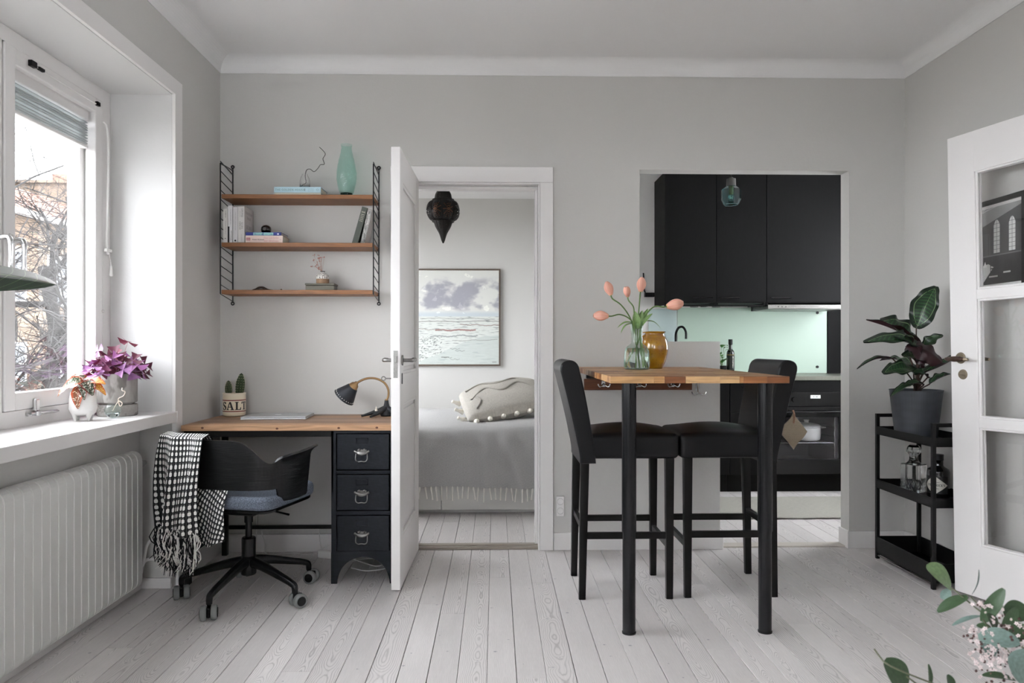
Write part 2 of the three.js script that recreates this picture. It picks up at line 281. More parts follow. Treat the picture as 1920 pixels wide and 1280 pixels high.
// floor strips in the openings
struct('trim_1', uvm(merge(box(-0.505, 0.262, -0.001, 0.016, -0.102, -0.012, 0.005), box(-0.505, 0.262, -0.001, 0.024, -0.075, -0.03, 0.008)), 'x'), std({ color: rgb(196, 186, 172), roughness: 0.5, map: scaled(woodGrain, 4, 1) }), 'pale wooden threshold of the bedroom doorway', 'trim');
struct('trim_2', box(1.256, 1.972, -0.001, 0.009, -0.1, -0.02, 0.003), std({ color: rgb(205, 198, 188), roughness: 0.5 }), 'pale threshold strip of the kitchen opening', 'trim');
// casing round the window niche
struct('trim_3', merge(box(XL, XL + 0.016, 0.3, NTOP, NZ0 - 0.075, NZ0 + 0.003), box(XL, XL + 0.016, NTOP, NTOP + 0.07, NZ0 - 0.075, NZ1 + 0.07), box(XL, XL + 0.016, 0.3, NTOP, NZ1 - 0.003, NZ1 + 0.07)), M.white, 'flat white casing round the window niche', 'trim');
// ---------- bedroom shell ----------
struct('wall_bedroom_back', uvm(box(-1.95, 0.8, 0, 2.95, -3.45, -3.3)), M.wall, 'grey bedroom wall behind the seascape painting', 'wall');
struct('wall_bedroom_left', uvm(merge(box(-1.95, -1.75, 0, 2.95, -3.3, -2.95), box(-1.95, -1.75, 0, 2.95, -0.75, -0.1), box(-1.95, -1.75, 0, 0.8, -2.95, -0.75), box(-1.95, -1.75, 2.3, 2.95, -2.95, -0.75))), M.wall, 'grey bedroom wall with a window out of sight', 'wall');
struct('wall_bedroom_right', uvm(box(0.70, 0.78, 0, 2.95, -3.3, -0.1)), M.wall, 'grey partition between bedroom and kitchen', 'wall');
{
  const R = 0.11, s = new THREE.Shape(); s.moveTo(0, 2.60); for (let i = 0; i <= 8; i++) { const a = i / 8 * PI / 2; s.lineTo(R - R * Math.cos(a), 2.60 + R * Math.sin(a)); } s.lineTo(0, 2.73); s.closePath();
  struct('ceiling_bedroom', uvm(merge(box(-1.95, 0.78, 2.71, 2.95, -3.45, -0.1), extrude(s, 2.5).rotateY(-PI / 2).translate(0.72, 0, -3.3))), M.ceiling, 'white bedroom ceiling and cove', 'ceiling');
}
// ---------- kitchen shell ----------
struct('wall_kitchen_back', uvm(box(0.78, 3.55, 0, 2.95, -2.31, -2.16)), M.whiteMatte, 'white kitchen wall behind the black cabinets', 'wall');
struct('wall_kitchen_right', uvm(merge(box(3.4, 3.55, 0, 0.9, -2.16, -0.1), box(3.4, 3.55, 2.3, 2.95, -2.16, -0.1), box(3.4, 3.55, 0.9, 2.3, -2.16, -1.45), box(3.4, 3.55, 0.9, 2.3, -0.25, -0.1))), M.whiteMatte, 'white kitchen wall with a window out of sight', 'wall');
struct('ceiling_kitchen', box(0.78, 3.55, 2.6, 2.95, -2.31, -0.1), M.ceiling, 'white kitchen ceiling', 'ceiling');
// ---------- windows ----------
const FX0 = -1.90, FX1 = -1.79;      // frame depth
function sash(w, z0, z1, y0, y1, blind) {
  const inner = merge(box(-1.835, -1.787, y0, y1, z0, z0 + 0.062, 0.005), box(-1.835, -1.787, y0, y1, z1 - 0.062, z1, 0.005), box(-1.835, -1.787, y0, y0 + 0.066, z0 + 0.06, z1 - 0.06, 0.005), box(-1.835, -1.787, y1 - 0.066, y1, z0 + 0.06, z1 - 0.06, 0.005));
  part(w, 'sash', inner, M.white);
  const outer = merge(box(-1.9, -1.842, y0, y1, z0, z0 + 0.075, 0.004), box(-1.9, -1.842, y0, y1, z1 - 0.06, z1, 0.004), box(-1.9, -1.842, y0, y0 + 0.06, z0 + 0.07, z1 - 0.06, 0.004), box(-1.9, -1.842, y1 - 0.06, y1, z0 + 0.07, z1 - 0.06, 0.004), box(-1.872, -1.842, y0 + 0.05, y1 - 0.05, z0 + 0.07, z0 + 0.09, 0.003));
  part(w, 'outer_sash', outer, M.white);
  part(w, 'pane', box(-1.8105, -1.8085, y0 + 0.06, y1 - 0.06, z0 + 0.056, z1 - 0.056), M.pane);
}
const w1 = struct('window_1', merge(box(FX0 - 0.05, FX1 - 0.004, SILL, 0.888, NZ0 + 0.005, NZ1 - 0.005), box(FX0 - 0.05, FX1 - 0.004, 2.247, NTOP - 0.005, NZ0 + 0.005, NZ1 - 0.005), box(FX0 - 0.05, FX1 - 0.004, 0.888, 2.247, NZ0 + 0.005, NZ0 + 0.079), box(FX0 - 0.05, FX1 - 0.004, 0.888, 2.247, NZ1 - 0.079, NZ1 - 0.005), box(FX0 - 0.05, FX1 - 0.006, 0.888, 2.247, 1.376, 1.392), box(FX0 - 0.05, FX1 - 0.006, 0.888, 2.247, 2.066, 2.082)), M.white, 'white wooden three-light window in the niche', 'window');
for (const [a, b] of [[0.692, 1.375], [1.393, 2.065], [2.083, 2.748]]) sash(w1, a, b, 0.89, 2.245);
// raised venetian blinds between the sashes
for (const [a, b] of [[0.692, 1.375], [1.393, 2.065], [2.083, 2.748]]) {
  const z0 = a + 0.075, z1 = b - 0.07, bl = std({ color: rgb(172, 178, 178), roughness: 0.45, metalness: 0.2 });
  part(w1, 'blind_rail', box(-1.84, -1.812, 2.135, 2.185, z0, z1, 0.004), M.white);
  for (let k = 0; k < 9; k++) { const y = 2.03 + k * 0.0115, h = rr(-0.002, 0.002); part(w1, 'slat', box(-1.842, -1.813, y + h, y + h + 0.0045, z0 + 0.004, z1 - 0.004, 0.001, 1), bl); }
  part(w1, 'blind_bottom_rail', box(-1.843, -1.812, 2.01, 2.024, z0 + 0.002, z1 - 0.002, 0.004), M.white);
}
// handles, stay and vents
function handle(z) {
  part(w1, 'handle', merge(box(-1.788, -1.780, 1.47, 1.545, z - 0.012, z + 0.012, 0.004), loft([[-1.782, 1.52, z], [-1.745, 1.522, z], [-1.738, 1.515, z], [-1.735, 1.45, z], [-1.738, 1.40, z]], [0.009, 0.008, 0.009, 0.007, 0.006], 10, 2.6, [0, 0, 1], 18)), M.chrome, 'chrome casement handle');
}
handle(1.345); handle(1.423);
part(w1, 'stay', merge(box(-1.787, -1.772, 0.878, 0.928, 1.185, 1.215, 0.007), rod([-1.776, 0.872, 1.24], [-1.776, 0.868, 1.06], 0.004), cyl(0.012, 0.012, 0.016, -1.774, 0.862, 1.2), box(-1.788, -1.778, 0.862, 0.874, 1.06, 1.25, 0.002)), M.chrome, 'metal window stay');
part(w1, 'vent_catch', box(-1.789, -1.772, 2.205, 2.228, 1.205, 1.24, 0.002), M.black, 'small black catch');
part(w1, 'vent_catch', box(-1.789, -1.775, 2.21, 2.222, 1.15, 1.185, 0.002), M.black, 'small black catch');
part(w1, 'vent_catch', box(-1.789, -1.775, 2.208, 2.226, 0.735, 0.76, 0.002), M.black, 'small black catch');
part(w1, 'vent_strip', rod([-1.784, 2.216, 1.2], [-1.784, 2.214, 0.76], 0.003), M.white);
// blind cord with tassel
part(w1, 'blind_cord', merge(tube([[-1.783, 2.15, 0.70], [-1.772, 2.14, 0.695], [-1.77, 1.6, 0.69], [-1.77, 1.55, 0.682]], 0.0055, 30, 8), box(-1.776, -1.762, 1.56, 1.575, 0.66, 0.705, 0.002), tube([[-1.77, 1.56, 0.675], [-1.762, 1.50, 0.67]], 0.002, 6, 6), rod([-1.787, 1.56, 0.697], [-1.787, 0.95, 0.699], 0.002), ball(0.007, -1.784, 1.29, 0.70, 10)), M.cord);
part(w1, 'tassel', lathe([[0.002, 0.05], [0.006, 0.045], [0.008, 0.02], [0.010, 0.004], [0.001, 0]], 14).translate(-1.762, 1.45, 0.67), M.cord);
// window board
struct('trim_4', merge(box(-1.83, -1.487, 0.775, SILL, NZ0 + 0.001, NZ1 - 0.001, 0.004), box(-1.4935, -1.4862, 0.7742, SILL + 0.0006, NZ0 - 0.012, NZ0 + 0.0009, 0.002)), M.white, 'deep white window sill above the radiator', 'sill');
// second window of the living room, nearer than the viewer
const w2 = struct('window_2', merge(box(FX0, -1.80, 0.82, 0.9, 3.35, 5.2), box(FX0, -1.80, 2.24, 2.31, 3.35, 5.2), box(FX0, -1.80, 0.82, 2.31, 3.35, 3.43), box(FX0, -1.80, 0.82, 2.31, 5.12, 5.2), box(FX0, -1.80, 0.82, 2.31, 4.24, 4.31)), M.white, 'white window behind the viewer', 'window');
part(w2, 'pane', box(-1.851, -1.849, 0.88, 2.25, 3.42, 4.25), M.pane); part(w2, 'pane', box(-1.851, -1.849, 0.88, 2.25, 4.3, 5.13), M.pane);
const w3 = struct('window_3', merge(box(-1.9, -1.83, 0.8, 0.87, -2.95, -0.75), box(-1.9, -1.83, 2.23, 2.3, -2.95, -0.75), box(-1.9, -1.83, 0.8, 2.3, -2.95, -2.88), box(-1.9, -1.83, 0.8, 2.3, -0.82, -0.75), box(-1.9, -1.83, 0.8, 2.3, -1.88, -1.82)), M.white, 'white bedroom window out of sight', 'window');
part(w3, 'pane', box(-1.866, -1.864, 0.86, 2.24, -2.89, -1.87), M.pane); part(w3, 'pane', box(-1.866, -1.864, 0.86, 2.24, -1.83, -0.81), M.pane);
const w4 = struct('window_4', merge(box(3.44, 3.5, 0.9, 0.97, -1.45, -0.25), box(3.44, 3.5, 2.23, 2.3, -1.45, -0.25), box(3.44, 3.5, 0.9, 2.3, -1.45, -1.38), box(3.44, 3.5, 0.9, 2.3, -0.32, -0.25)), M.white, 'white kitchen window out of sight', 'window');
part(w4, 'pane', box(3.469, 3.471, 0.96, 2.24, -1.39, -0.31), M.pane);
const w5 = struct('window_5', merge(box(-1.1, -0.2, 0.75, 0.83, ZB + 0.04, ZB + 0.1), box(-1.1, -0.2, 2.27, 2.35, ZB + 0.04, ZB + 0.1), ...[-1.1, -0.69, -0.28].map((x) => box(x, x + 0.08, 0.83, 2.27, ZB + 0.04, ZB + 0.1))), M.white, 'white window in the wall behind the viewer', 'window');
for (const x of [-1.03, -0.62]) part(w5, 'pane', box(x, x + 0.35, 0.82, 2.28, ZB + 0.069, ZB + 0.071), M.pane);
// ---------- radiator under the sill ----------
{
  const t = thing('radiator', 'pale grey ribbed radiator under the window sill', 'radiator', [-1.585, 0, 0]);
  const H0 = 0.055, H1 = 0.655, D = 0.055, P = 0.05, z0 = 0.74;
  const side = new THREE.Shape(); const r = 0.03; // outline of a section seen from its end
  side.moveTo(-D, H0 + r); side.quadraticCurveTo(-D, H0, -D + r, H0); side.lineTo(-r, H0); side.quadraticCurveTo(0, H0, 0, H0 + r); side.lineTo(0, H1 - r * 1.6); side.quadraticCurveTo(0, H1, -r * 1.4, H1); side.lineTo(-D + 0.01, H1); side.quadraticCurveTo(-D, H1, -D, H1 - r); side.closePath();
  const sec = extrude(side, P - 0.009, 0.0042, 1, 6).translate(-0.0042, 0, 0.0045);
  const seam = extrude(side, 0.001, 0.0014, 1, 6).translate(0.0016, 0.003, P - 0.0005);
  for (let k = 0; k < 40; k++) { const s = part(t, 'section', sec, M.radiator); s.position.z = z0 + k * P; if (k < 39) { const q = part(t, 'seam', seam, M.radiator); q.position.z = z0 + k * P; } }
  part(t, 'pipe', merge(tube([[-0.03, 0.09, 0.745], [-0.03, 0.09, 0.70], [-0.03, 0.14, 0.655], [0.02, 0.145, 0.64], [0.13, 0.15, 0.648]], 0.008, 24, 8), tube([[-0.03, 0.13, 0.745], [-0.03, 0.13, 0.68], [-0.02, 0.22, 0.645], [0.03, 0.245, 0.64], [0.11, 0.27, 0.645]], 0.008, 24, 8)), M.white, 'white supply pipes');
  part(t, 'valve', merge(cyl(0.018, 0.018, 0.05, 0, 0, 0, 16).rotateX(-PI / 2).translate(-0.03, 0.595, 0.742), cyl(0.012, 0.012, 0.04, 0, 0, 0, 16).rotateX(-PI / 2).translate(-0.03, 0.595, 0.702)), M.chrome, 'metal valve knob');
}
// ---------- doors ----------
{ // bedroom door frame: casing, lining and stops
  const g = merge(box(0.250, 0.323, 0, 2.036, 0.0005, 0.016, 0.003), box(-0.575, -0.497, 0, 2.036, 0.0005, 0.016, 0.003), box(-0.575, 0.323, 2.0362, 2.122, 0.0005, 0.0165, 0.003),
    box(0.240, 0.2615, 0, 2.0255, -0.104, 0.006, 0.002), box(-0.5045, -0.483, 0, 2.0255, -0.104, 0.006, 0.002), box(-0.5045, 0.2615, 2.026, 2.0455, -0.104, 0.006, 0.002),
    box(0.224, 0.2395, 0, 2.0075, -0.1, -0.04, 0.003), box(-0.4825, -0.467, 0, 2.0075, -0.1, -0.04, 0.003), box(-0.4825, 0.2395, 2.008, 2.0255, -0.1, -0.04, 0.003),
    box(0.2405, 0.2495, 0, 2.026, 0.0065, 0.011, 0.002), box(-0.4825, 0.2495, 2.0265, 2.0355, 0.0065, 0.011, 0.002));
  struct('trim_5', g, M.white, 'white casing and lining of the bedroom doorway', 'door frame');
}
function lever(parent, sx, x, y, z, m, dir = -1) { // lever on one face of a leaf in the yz plane
  const h = part(parent, 'handle', merge(cyl(0.024, 0.024, 0.006, 0, 0, 0, 20).rotateZ(-PI / 2 * sx).translate(x, y, z), loft([[x, y, z], [x + sx * 0.035, y, z], [x + sx * 0.045, y, z + dir * 0.015], [x + sx * 0.046, y + 0.002, z + dir * 0.06], [x + sx * 0.046, y + 0.001, z + dir * 0.115]], [0.008, 0.008, 0.009, 0.0105, 0.008], 12, 2, [0, 1, 0], 20), ball(0.0095, x + sx * 0.046, y + 0.001, z + dir * 0.115, 12)), m, 'metal lever handle');
  return h;
}
{ // leaf stands open into the room
  const d = struct('door_1', new THREE.BufferGeometry(), M.white, 'white panelled bedroom door standing open', 'door');
  scene.remove(d); const t = new THREE.Group(); t.name = 'door_1'; t.userData = d.userData; t.position.set(-0.462, 0, 0.012); t.rotation.y = -0.02; scene.add(t);
  const W = 0.695, T = 0.042, y0 = 0.012, y1 = 2.045, st = 0.105;   // x 0..T, z 0..W
  const rails = [[y0, 0.24], [0.86, 1.0], [1.9, y1]];
  const frame = merge(box(0, T, y0, y1, 0, st, 0.003), box(0, T, y0, y1, W - st, W, 0.003), ...rails.map(([a, b]) => box(0.0005, T - 0.0005, a, b, st - 0.004, W - st + 0.004, 0.003)));
  part(t, 'frame', uvm(frame), M.white);
  for (const [a, b] of [[0.24, 0.86], [1.0, 1.9]]) {
    part(t, 'panel', merge(box(0.013, T - 0.013, a - 0.005, b + 0.005, st - 0.005, W - st + 0.005), box(0.007, T - 0.007, a + 0.03, b - 0.03, st + 0.03, W - st - 0.03, 0.006)), M.white);
    part(t, 'moulding', merge(...[0, 1].flatMap((s) => { const x = s ? T - 0.008 : 0.008; return [box(x - 0.006, x + 0.006, a - 0.002, a + 0.014, st, W - st, 0.005), box(x - 0.006, x + 0.006, b - 0.014, b + 0.002, st, W - st, 0.005), box(x - 0.006, x + 0.006, a, b, st - 0.002, st + 0.014, 0.005), box(x - 0.006, x + 0.006, a, b, W - st - 0.014, W - st + 0.002, 0.005)]; })), M.white);
  }
  lever(t, 1, T, 1.065, W - 0.055, M.steel); lever(t, -1, 0, 1.065, W - 0.055, M.steel);
  part(t, 'lock_plate', merge(box(0.011, T - 0.011, 0.985, 1.11, W - 0.001, W + 0.0012), box(0.014, T - 0.014, 1.055, 1.085, W, W + 0.008, 0.002)), M.steel, 'lock plate on the door edge');
  part(t, 'keyhole_plate', merge(box(T, T + 0.003, 0.955, 1.005, W - 0.064, W - 0.046, 0.001), box(-0.003, 0, 0.955, 1.005, W - 0.064, W - 0.046, 0.001)), M.blackMetal);
  part(t, 'key', merge(rod([0, 0.98, W - 0.055], [-0.035, 0.98, W - 0.055], 0.003), ring(0.009, 0.0025, 20, 8).translate(-0.044, 0.98, W - 0.055)), M.steel, 'steel key in the lock');
}
{ // glazed door on the other side, swung back towards the wall and hanging a little out of true
  const t = new THREE.Group(); t.name = 'door_2'; t.userData = { kind: 'structure', label: 'white glazed door with three panes in front of the wall', category: 'door' }; scene.add(t);
  const a = 17.8 * PI / 180, W = 0.70, T = 0.04, H = 2.075;
  // local: x along the leaf from its free edge to the hinge, y up, z thickness (towards the room)
  t.position.set(2.103, 0.014, 0.77); t.rotation.set(0, -(PI / 2 - a), 0); t.rotateZ(0.0195);
  const st = 0.135, panes = [[0.232, 0.752], [0.797, 1.322], [1.367, 1.892]];
  const fr = [box(0, st, 0, H, -T, 0, 0.004), box(W - 0.12, W, 0, H, -T, 0, 0.004), box(st - 0.004, W - 0.116, 0, panes[0][0], -T, -0.0006, 0.003), box(st - 0.004, W - 0.116, panes[2][1], H, -T, -0.0006, 0.003), box(st - 0.004, W - 0.116, panes[0][1], panes[1][0], -T + 0.003, -0.003, 0.004), box(st - 0.004, W - 0.116, panes[1][1], panes[2][0], -T + 0.003, -0.003, 0.004)];
  part(t, 'frame', uvm(merge(...fr)), M.white);
  for (const [y0, y1] of panes) {
    part(t, 'pane', box(st - 0.004, W - 0.116, y0 - 0.004, y1 + 0.004, -0.0225, -0.0195), M.pane);
    part(t, 'glazing_bead', merge(...[-0.0125, -0.0295].flatMap((z) => [box(st - 0.002, W - 0.118, y0 - 0.002, y0 + 0.009, z - 0.006, z + 0.006, 0.004), box(st - 0.002, W - 0.118, y1 - 0.009, y1 + 0.002, z - 0.006, z + 0.006, 0.004), box(st - 0.002, st + 0.009, y0, y1, z - 0.006, z + 0.006, 0.004), box(W - 0.127, W - 0.118, y0, y1, z - 0.006, z + 0.006, 0.004)])), M.white);
  }
  const hw = std({ color: rgb(70, 44, 30), roughness: 0.35, map: scaled(woodGrain, 12, 12) }), old = std({ color: rgb(150, 138, 120), metalness: 1, roughness: 0.34, bumpMap: scaled(fineBump, 8, 8), bumpScale: 0.001 });
  for (const s of [1, -1]) {
    const z = s > 0 ? 0 : -T, x = 0.062, y = 1.058;
    const h = part(t, 'handle', loft([[x - 0.046, y, z + s * 0.046], [x - 0.03, y + 0.001, z + s * 0.048], [x, y, z + s * 0.05], [x + 0.03, y - 0.001, z + s * 0.048], [x + 0.05, y - 0.002, z + s * 0.046]], [0.006, 0.0105, 0.0125, 0.0105, 0.006], 14, 2, [0, 1, 0], 16), hw, 'turned dark wooden lever');
    part(h, 'ferrule', merge(ball(0.0075, x - 0.046, y, z + s * 0.046, 12), loft([[x + 0.045, y - 0.002, z + s * 0.0465], [x + 0.062, y - 0.003, z + s * 0.045]], [0.0085, 0.006], 12)), old);
    part(h, 'rosette', merge(cyl(0.026, 0.021, 0.008, 0, 0, 0, 28).rotateX(s * PI / 2).translate(x - 0.01, y + 0.004, z), cyl(0.012, 0.009, 0.05, 0, 0, 0, 18).rotateX(s * PI / 2).translate(x - 0.01, y + 0.002, z)), old, 'round metal rosette');
    part(t, 'lock_rosette', merge(cyl(0.023, 0.019, 0.007, 0, 0, 0, 28).rotateX(s * PI / 2).translate(x, y - 0.070, z), box(x - 0.004, x + 0.018, y - 0.075, y - 0.065, z + s * 0.013 - 0.008, z + s * 0.013 + 0.008, 0.003)), old, 'round metal key rosette');
  }
}
// ---------- desk ----------
const DESK = 0.757;
const boardTones = [[182, 150, 124], [206, 160, 120], [172, 140, 116], [186, 152, 128], [164, 130, 106]].map((c) => std({ color: rgb(...c), roughness: 0.5, map: scaled(woodGrain, 4.5, 1.1) }));
reseed(99);
{
  const t = thing('desk', 'steel drawer desk with a wooden plank top against the wall', 'desk', [0, 0, 0]);
  const x0 = -1.482, x1 = -0.468, z0 = 0.02, z1 = 0.585, n = 6;
  for (let k = 0; k < n; k++) { const a = z0 + (z1 - z0) * k / n, b = z0 + (z1 - z0) * (k + 1) / n; part(t, 'board', uvm(box(x0 + rr(0, 0.002), x1 - rr(0, 0.002), DESK - 0.027, DESK, a + 0.0005, b - 0.0005, 0.0015, 1), 'x', rr(0, 1), rr(0, 1)), boardTones[k === n - 1 ? 1 : k % 5]); }
  const knot = std({ color: rgb(92, 54, 34), roughness: 0.6 });
  for (const px of [-1.38, -1.03, -0.74, -0.56]) part(t, 'knot', cyl(0.0055, 0.0055, 0.0012, 0, 0, 0, 12).rotateX(PI / 2).scale(1.2, 0.9, 1).translate(px, DESK - 0.013 + rr(-0.003, 0.003), z1 - 0.0006), knot);
  const S = M.deskSteel, zf = 0.568, zb = 0.05, dx0 = -0.779, dx1 = -0.474;
  // frame of flat steel
  part(t, 'frame', merge(box(x0 + 0.01, dx0, 0.700, 0.729, zf - 0.025, zf, 0.002), box(x0 + 0.01, dx0, 0.700, 0.729, zb, zb + 0.025, 0.002), box(x0 + 0.008, x0 + 0.033, 0.700, 0.7295, zb, zf, 0.002), box(-1.44, dx0, 0.140, 0.160, zb, zb + 0.018, 0.002)), M.blackMetal);
  part(t, 'leg', box(x0 + 0.008, x0 + 0.036, 0, 0.702, zf - 0.028, zf, 0.002), M.blackMetal);
  part(t, 'leg', box(x0 + 0.008, x0 + 0.036, 0, 0.702, zb, zb + 0.028, 0.002), M.blackMetal);
  part(t, 'side_rail', box(x0 + 0.010, x0 + 0.032, 0.135, 0.160, zb, zf, 0.002), M.blackMetal);
  // drawer cabinet
  const body = [box(dx0, dx0 + 0.012, 0.145, 0.729, zb, zf, 0.002), box(dx1 - 0.012, dx1, 0.145, 0.729, zb, zf, 0.002), box(dx0, dx1, 0.145, 0.729, zb, zb + 0.012), box(dx0, dx1, 0.145, 0.157, zb, zf)];
  body.push(box(dx0 + 0.0, dx0 + 0.024, 0.145, 0.729, zf - 0.012, zf, 0.002), box(dx1 - 0.026, dx1, 0.145, 0.729, zf - 0.012, zf, 0.002));
  const rows = [[0.540, 0.714], [0.347, 0.519], [0.152, 0.324]];
  body.push(box(dx0 + 0.02, dx1 - 0.02, 0.715, 0.729, zf - 0.012, zf, 0.002), box(dx0 + 0.02, dx1 - 0.02, 0.521, 0.538, zf - 0.014, zf - 0.002, 0.002), box(dx0 + 0.02, dx1 - 0.02, 0.326, 0.345, zf - 0.014, zf - 0.002, 0.002));
  const cab = part(t, 'cabinet', merge(...body), S);
  // plinth cut into feet by arches
  const foot = (w) => { const s = new THREE.Shape(); s.moveTo(0, 0); s.lineTo(0, 0.148); s.lineTo(w, 0.148); s.lineTo(w, 0); s.lineTo(w - 0.026, 0); s.bezierCurveTo(w - 0.03, 0.075, w * 0.5 + 0.07, 0.128, w * 0.5, 0.128); s.bezierCurveTo(w * 0.5 - 0.07, 0.128, 0.03, 0.075, 0.026, 0); s.closePath(); return s; };
  part(cab, 'plinth', merge(extrude(foot(dx1 - dx0), 0.006, 0.0012).translate(dx0, 0, zf - 0.007), extrude(foot(dx1 - dx0), 0.006).translate(dx0, 0, zb), extrude(foot(zf - zb), 0.006).rotateY(-PI / 2).translate(dx0 + 0.006, 0, zb), extrude(foot(zf - zb), 0.006).rotateY(-PI / 2).translate(dx1, 0, zb)), S);
  for (const [a, b] of rows) {
    const cx = (dx0 + dx1) / 2 - 0.006, d = part(t, 'drawer', merge(box(dx0 + 0.028, dx1 - 0.030, a + 0.003, b - 0.001, zf - 0.02, zf + 0.004, 0.003), box(dx0 + 0.03, dx1 - 0.032, a + 0.003, b - 0.02, zb + 0.03, zf - 0.018)), S);
    const yc = b - 0.036;
    part(d, 'label_holder', merge(box(cx - 0.031, cx + 0.029, yc + 0.012, yc + 0.016, zf + 0.003, zf + 0.010, 0.001), box(cx - 0.031, cx + 0.029, yc - 0.014, yc - 0.010, zf + 0.003, zf + 0.010, 0.001), box(cx - 0.031, cx - 0.025, yc - 0.014, yc + 0.016, zf + 0.003, zf + 0.010, 0.001), box(cx + 0.023, cx + 0.029, yc - 0.014, yc + 0.016, zf + 0.003, zf + 0.010, 0.001)), S);
    const y = yc - 0.052;
    part(d, 'handle', merge(loft([[cx - 0.034, y + 0.006, zf + 0.008], [cx - 0.015, y - 0.003, zf + 0.018], [cx, y - 0.005, zf + 0.021], [cx + 0.015, y - 0.003, zf + 0.018], [cx + 0.034, y + 0.006, zf + 0.008]], [[0.006, 0.006], [0.004, 0.0075], [0.004, 0.008], [0.004, 0.0075], [0.006, 0.006]], 10, 2, [0, 1, 0], 16), tube([[cx - 0.027, y - 0.006, zf + 0.012], [cx - 0.026, y - 0.035, zf + 0.020], [cx - 0.016, y - 0.043, zf + 0.018], [cx, y - 0.041, zf + 0.02], [cx + 0.016, y - 0.043, zf + 0.018], [cx + 0.026, y - 0.035, zf + 0.020], [cx + 0.027, y - 0.006, zf + 0.012]], 0.0026, 40, 8), ball(0.006, cx - 0.012, y + 0.012, zf + 0.006, 10), ball(0.006, cx + 0.012, y + 0.012, zf + 0.006, 10), box(cx - 0.022, cx + 0.022, y - 0.004, y + 0.014, zf + 0.002, zf + 0.007, 0.003)), M.steel, 'cast metal drop handle');
  }
}
// cables on the floor under the desk
single('power_strip', merge(box(-0.02, 0.02, 0, 0.04, -0.09, 0.09, 0.008), tube([[0, 0.02, 0.09], [0.03, 0.012, 0.15], [0.08, 0.006, 0.12], [0.10, 0.006, 0.02]], 0.0035, 30, 6)), M.cord, 'small white power strip on the floor beside the drawers', 'power strip', [-0.855, 0.0, 0.14], 1.3);
const cableLoops = [
  ['white cable loop hanging behind the office chair', [[-0.96, 0.145, 0.045], [-0.955, 0.09, 0.05], [-0.94, 0.03, 0.06], [-0.89, 0.005, 0.09], [-0.80, 0.005, 0.13], [-0.70, 0.005, 0.22], [-0.60, 0.005, 0.30], [-0.56, 0.005, 0.22], [-0.66, 0.005, 0.16], [-0.80, 0.006, 0.26]]],
  ['white cable coiled under the drawer cabinet', [[-0.875, 0.30, 0.03], [-0.88, 0.16, 0.05], [-0.875, 0.02, 0.1], [-0.83, 0.005, 0.16], [-0.72, 0.005, 0.12], [-0.60, 0.005, 0.2], [-0.55, 0.005, 0.33], [-0.64, 0.005, 0.38], [-0.73, 0.005, 0.33]]],
  ['white cable running down beside the desk leg', [[-1.30, 0.21, 0.03], [-1.30, 0.13, 0.035], [-1.31, 0.04, 0.05], [-1.35, 0.006, 0.09], [-1.42, 0.006, 0.16]]],
  ['thin pale cable looped on the floor by the skirting', [[-1.28, 0.12, 0.02], [-1.26, 0.06, 0.03], [-1.24, 0.006, 0.06], [-1.1, 0.006, 0.05], [-1.0, 0.006, 0.08], [-0.90, 0.05, 0.05]]],
];
for (const [label, pts] of cableLoops) single('cable', tube(pts, 0.0032, 90, 6), M.cord, label, 'cable', [0, 0, 0], 0, 'cables under the desk');
// laptop
{
  const t = thing('laptop', 'closed silver laptop lying on the desk', 'laptop', [-1.13, DESK + 0.0002, 0.215], 0.05);
  const al = std({ color: rgb(196, 198, 200), metalness: 0.75, roughness: 0.38 });
  part(t, 'base', merge(box(-0.163, 0.163, 0.001, 0.0095, -0.113, 0.113, 0.003), ...[[-0.14, -0.09], [0.14, -0.09], [-0.14, 0.09], [0.14, 0.09]].map(([x, z]) => cyl(0.006, 0.006, 0.0015, x, 0, z, 10))), al);
  part(t, 'lid', box(-0.163, 0.163, 0.0105, 0.0165, -0.113, 0.113, 0.003), al);
  const s = new THREE.Shape(); s.moveTo(0, 0.010); s.bezierCurveTo(0.006, 0.014, 0.014, 0.012, 0.016, 0.006); s.bezierCurveTo(0.010, 0.003, 0.010, -0.004, 0.017, -0.008); s.bezierCurveTo(0.013, -0.018, 0.006, -0.019, 0, -0.016); s.bezierCurveTo(-0.006, -0.019, -0.017, -0.016, -0.017, 0.000); s.bezierCurveTo(-0.017, 0.011, -0.008, 0.015, 0, 0.010);
  const lf = new THREE.Shape(); lf.moveTo(0, 0.014); lf.bezierCurveTo(0, 0.02, 0.004, 0.024, 0.008, 0.024); lf.bezierCurveTo(0.008, 0.018, 0.004, 0.014, 0, 0.014);
  part(t, 'emblem', merge(extrude(s, 0.0006), extrude(lf, 0.0006)).rotateX(-PI / 2).translate(0, 0.0163, 0), std({ color: rgb(248, 248, 248), roughness: 0.3 }), 'white fruit emblem on the lid');
}
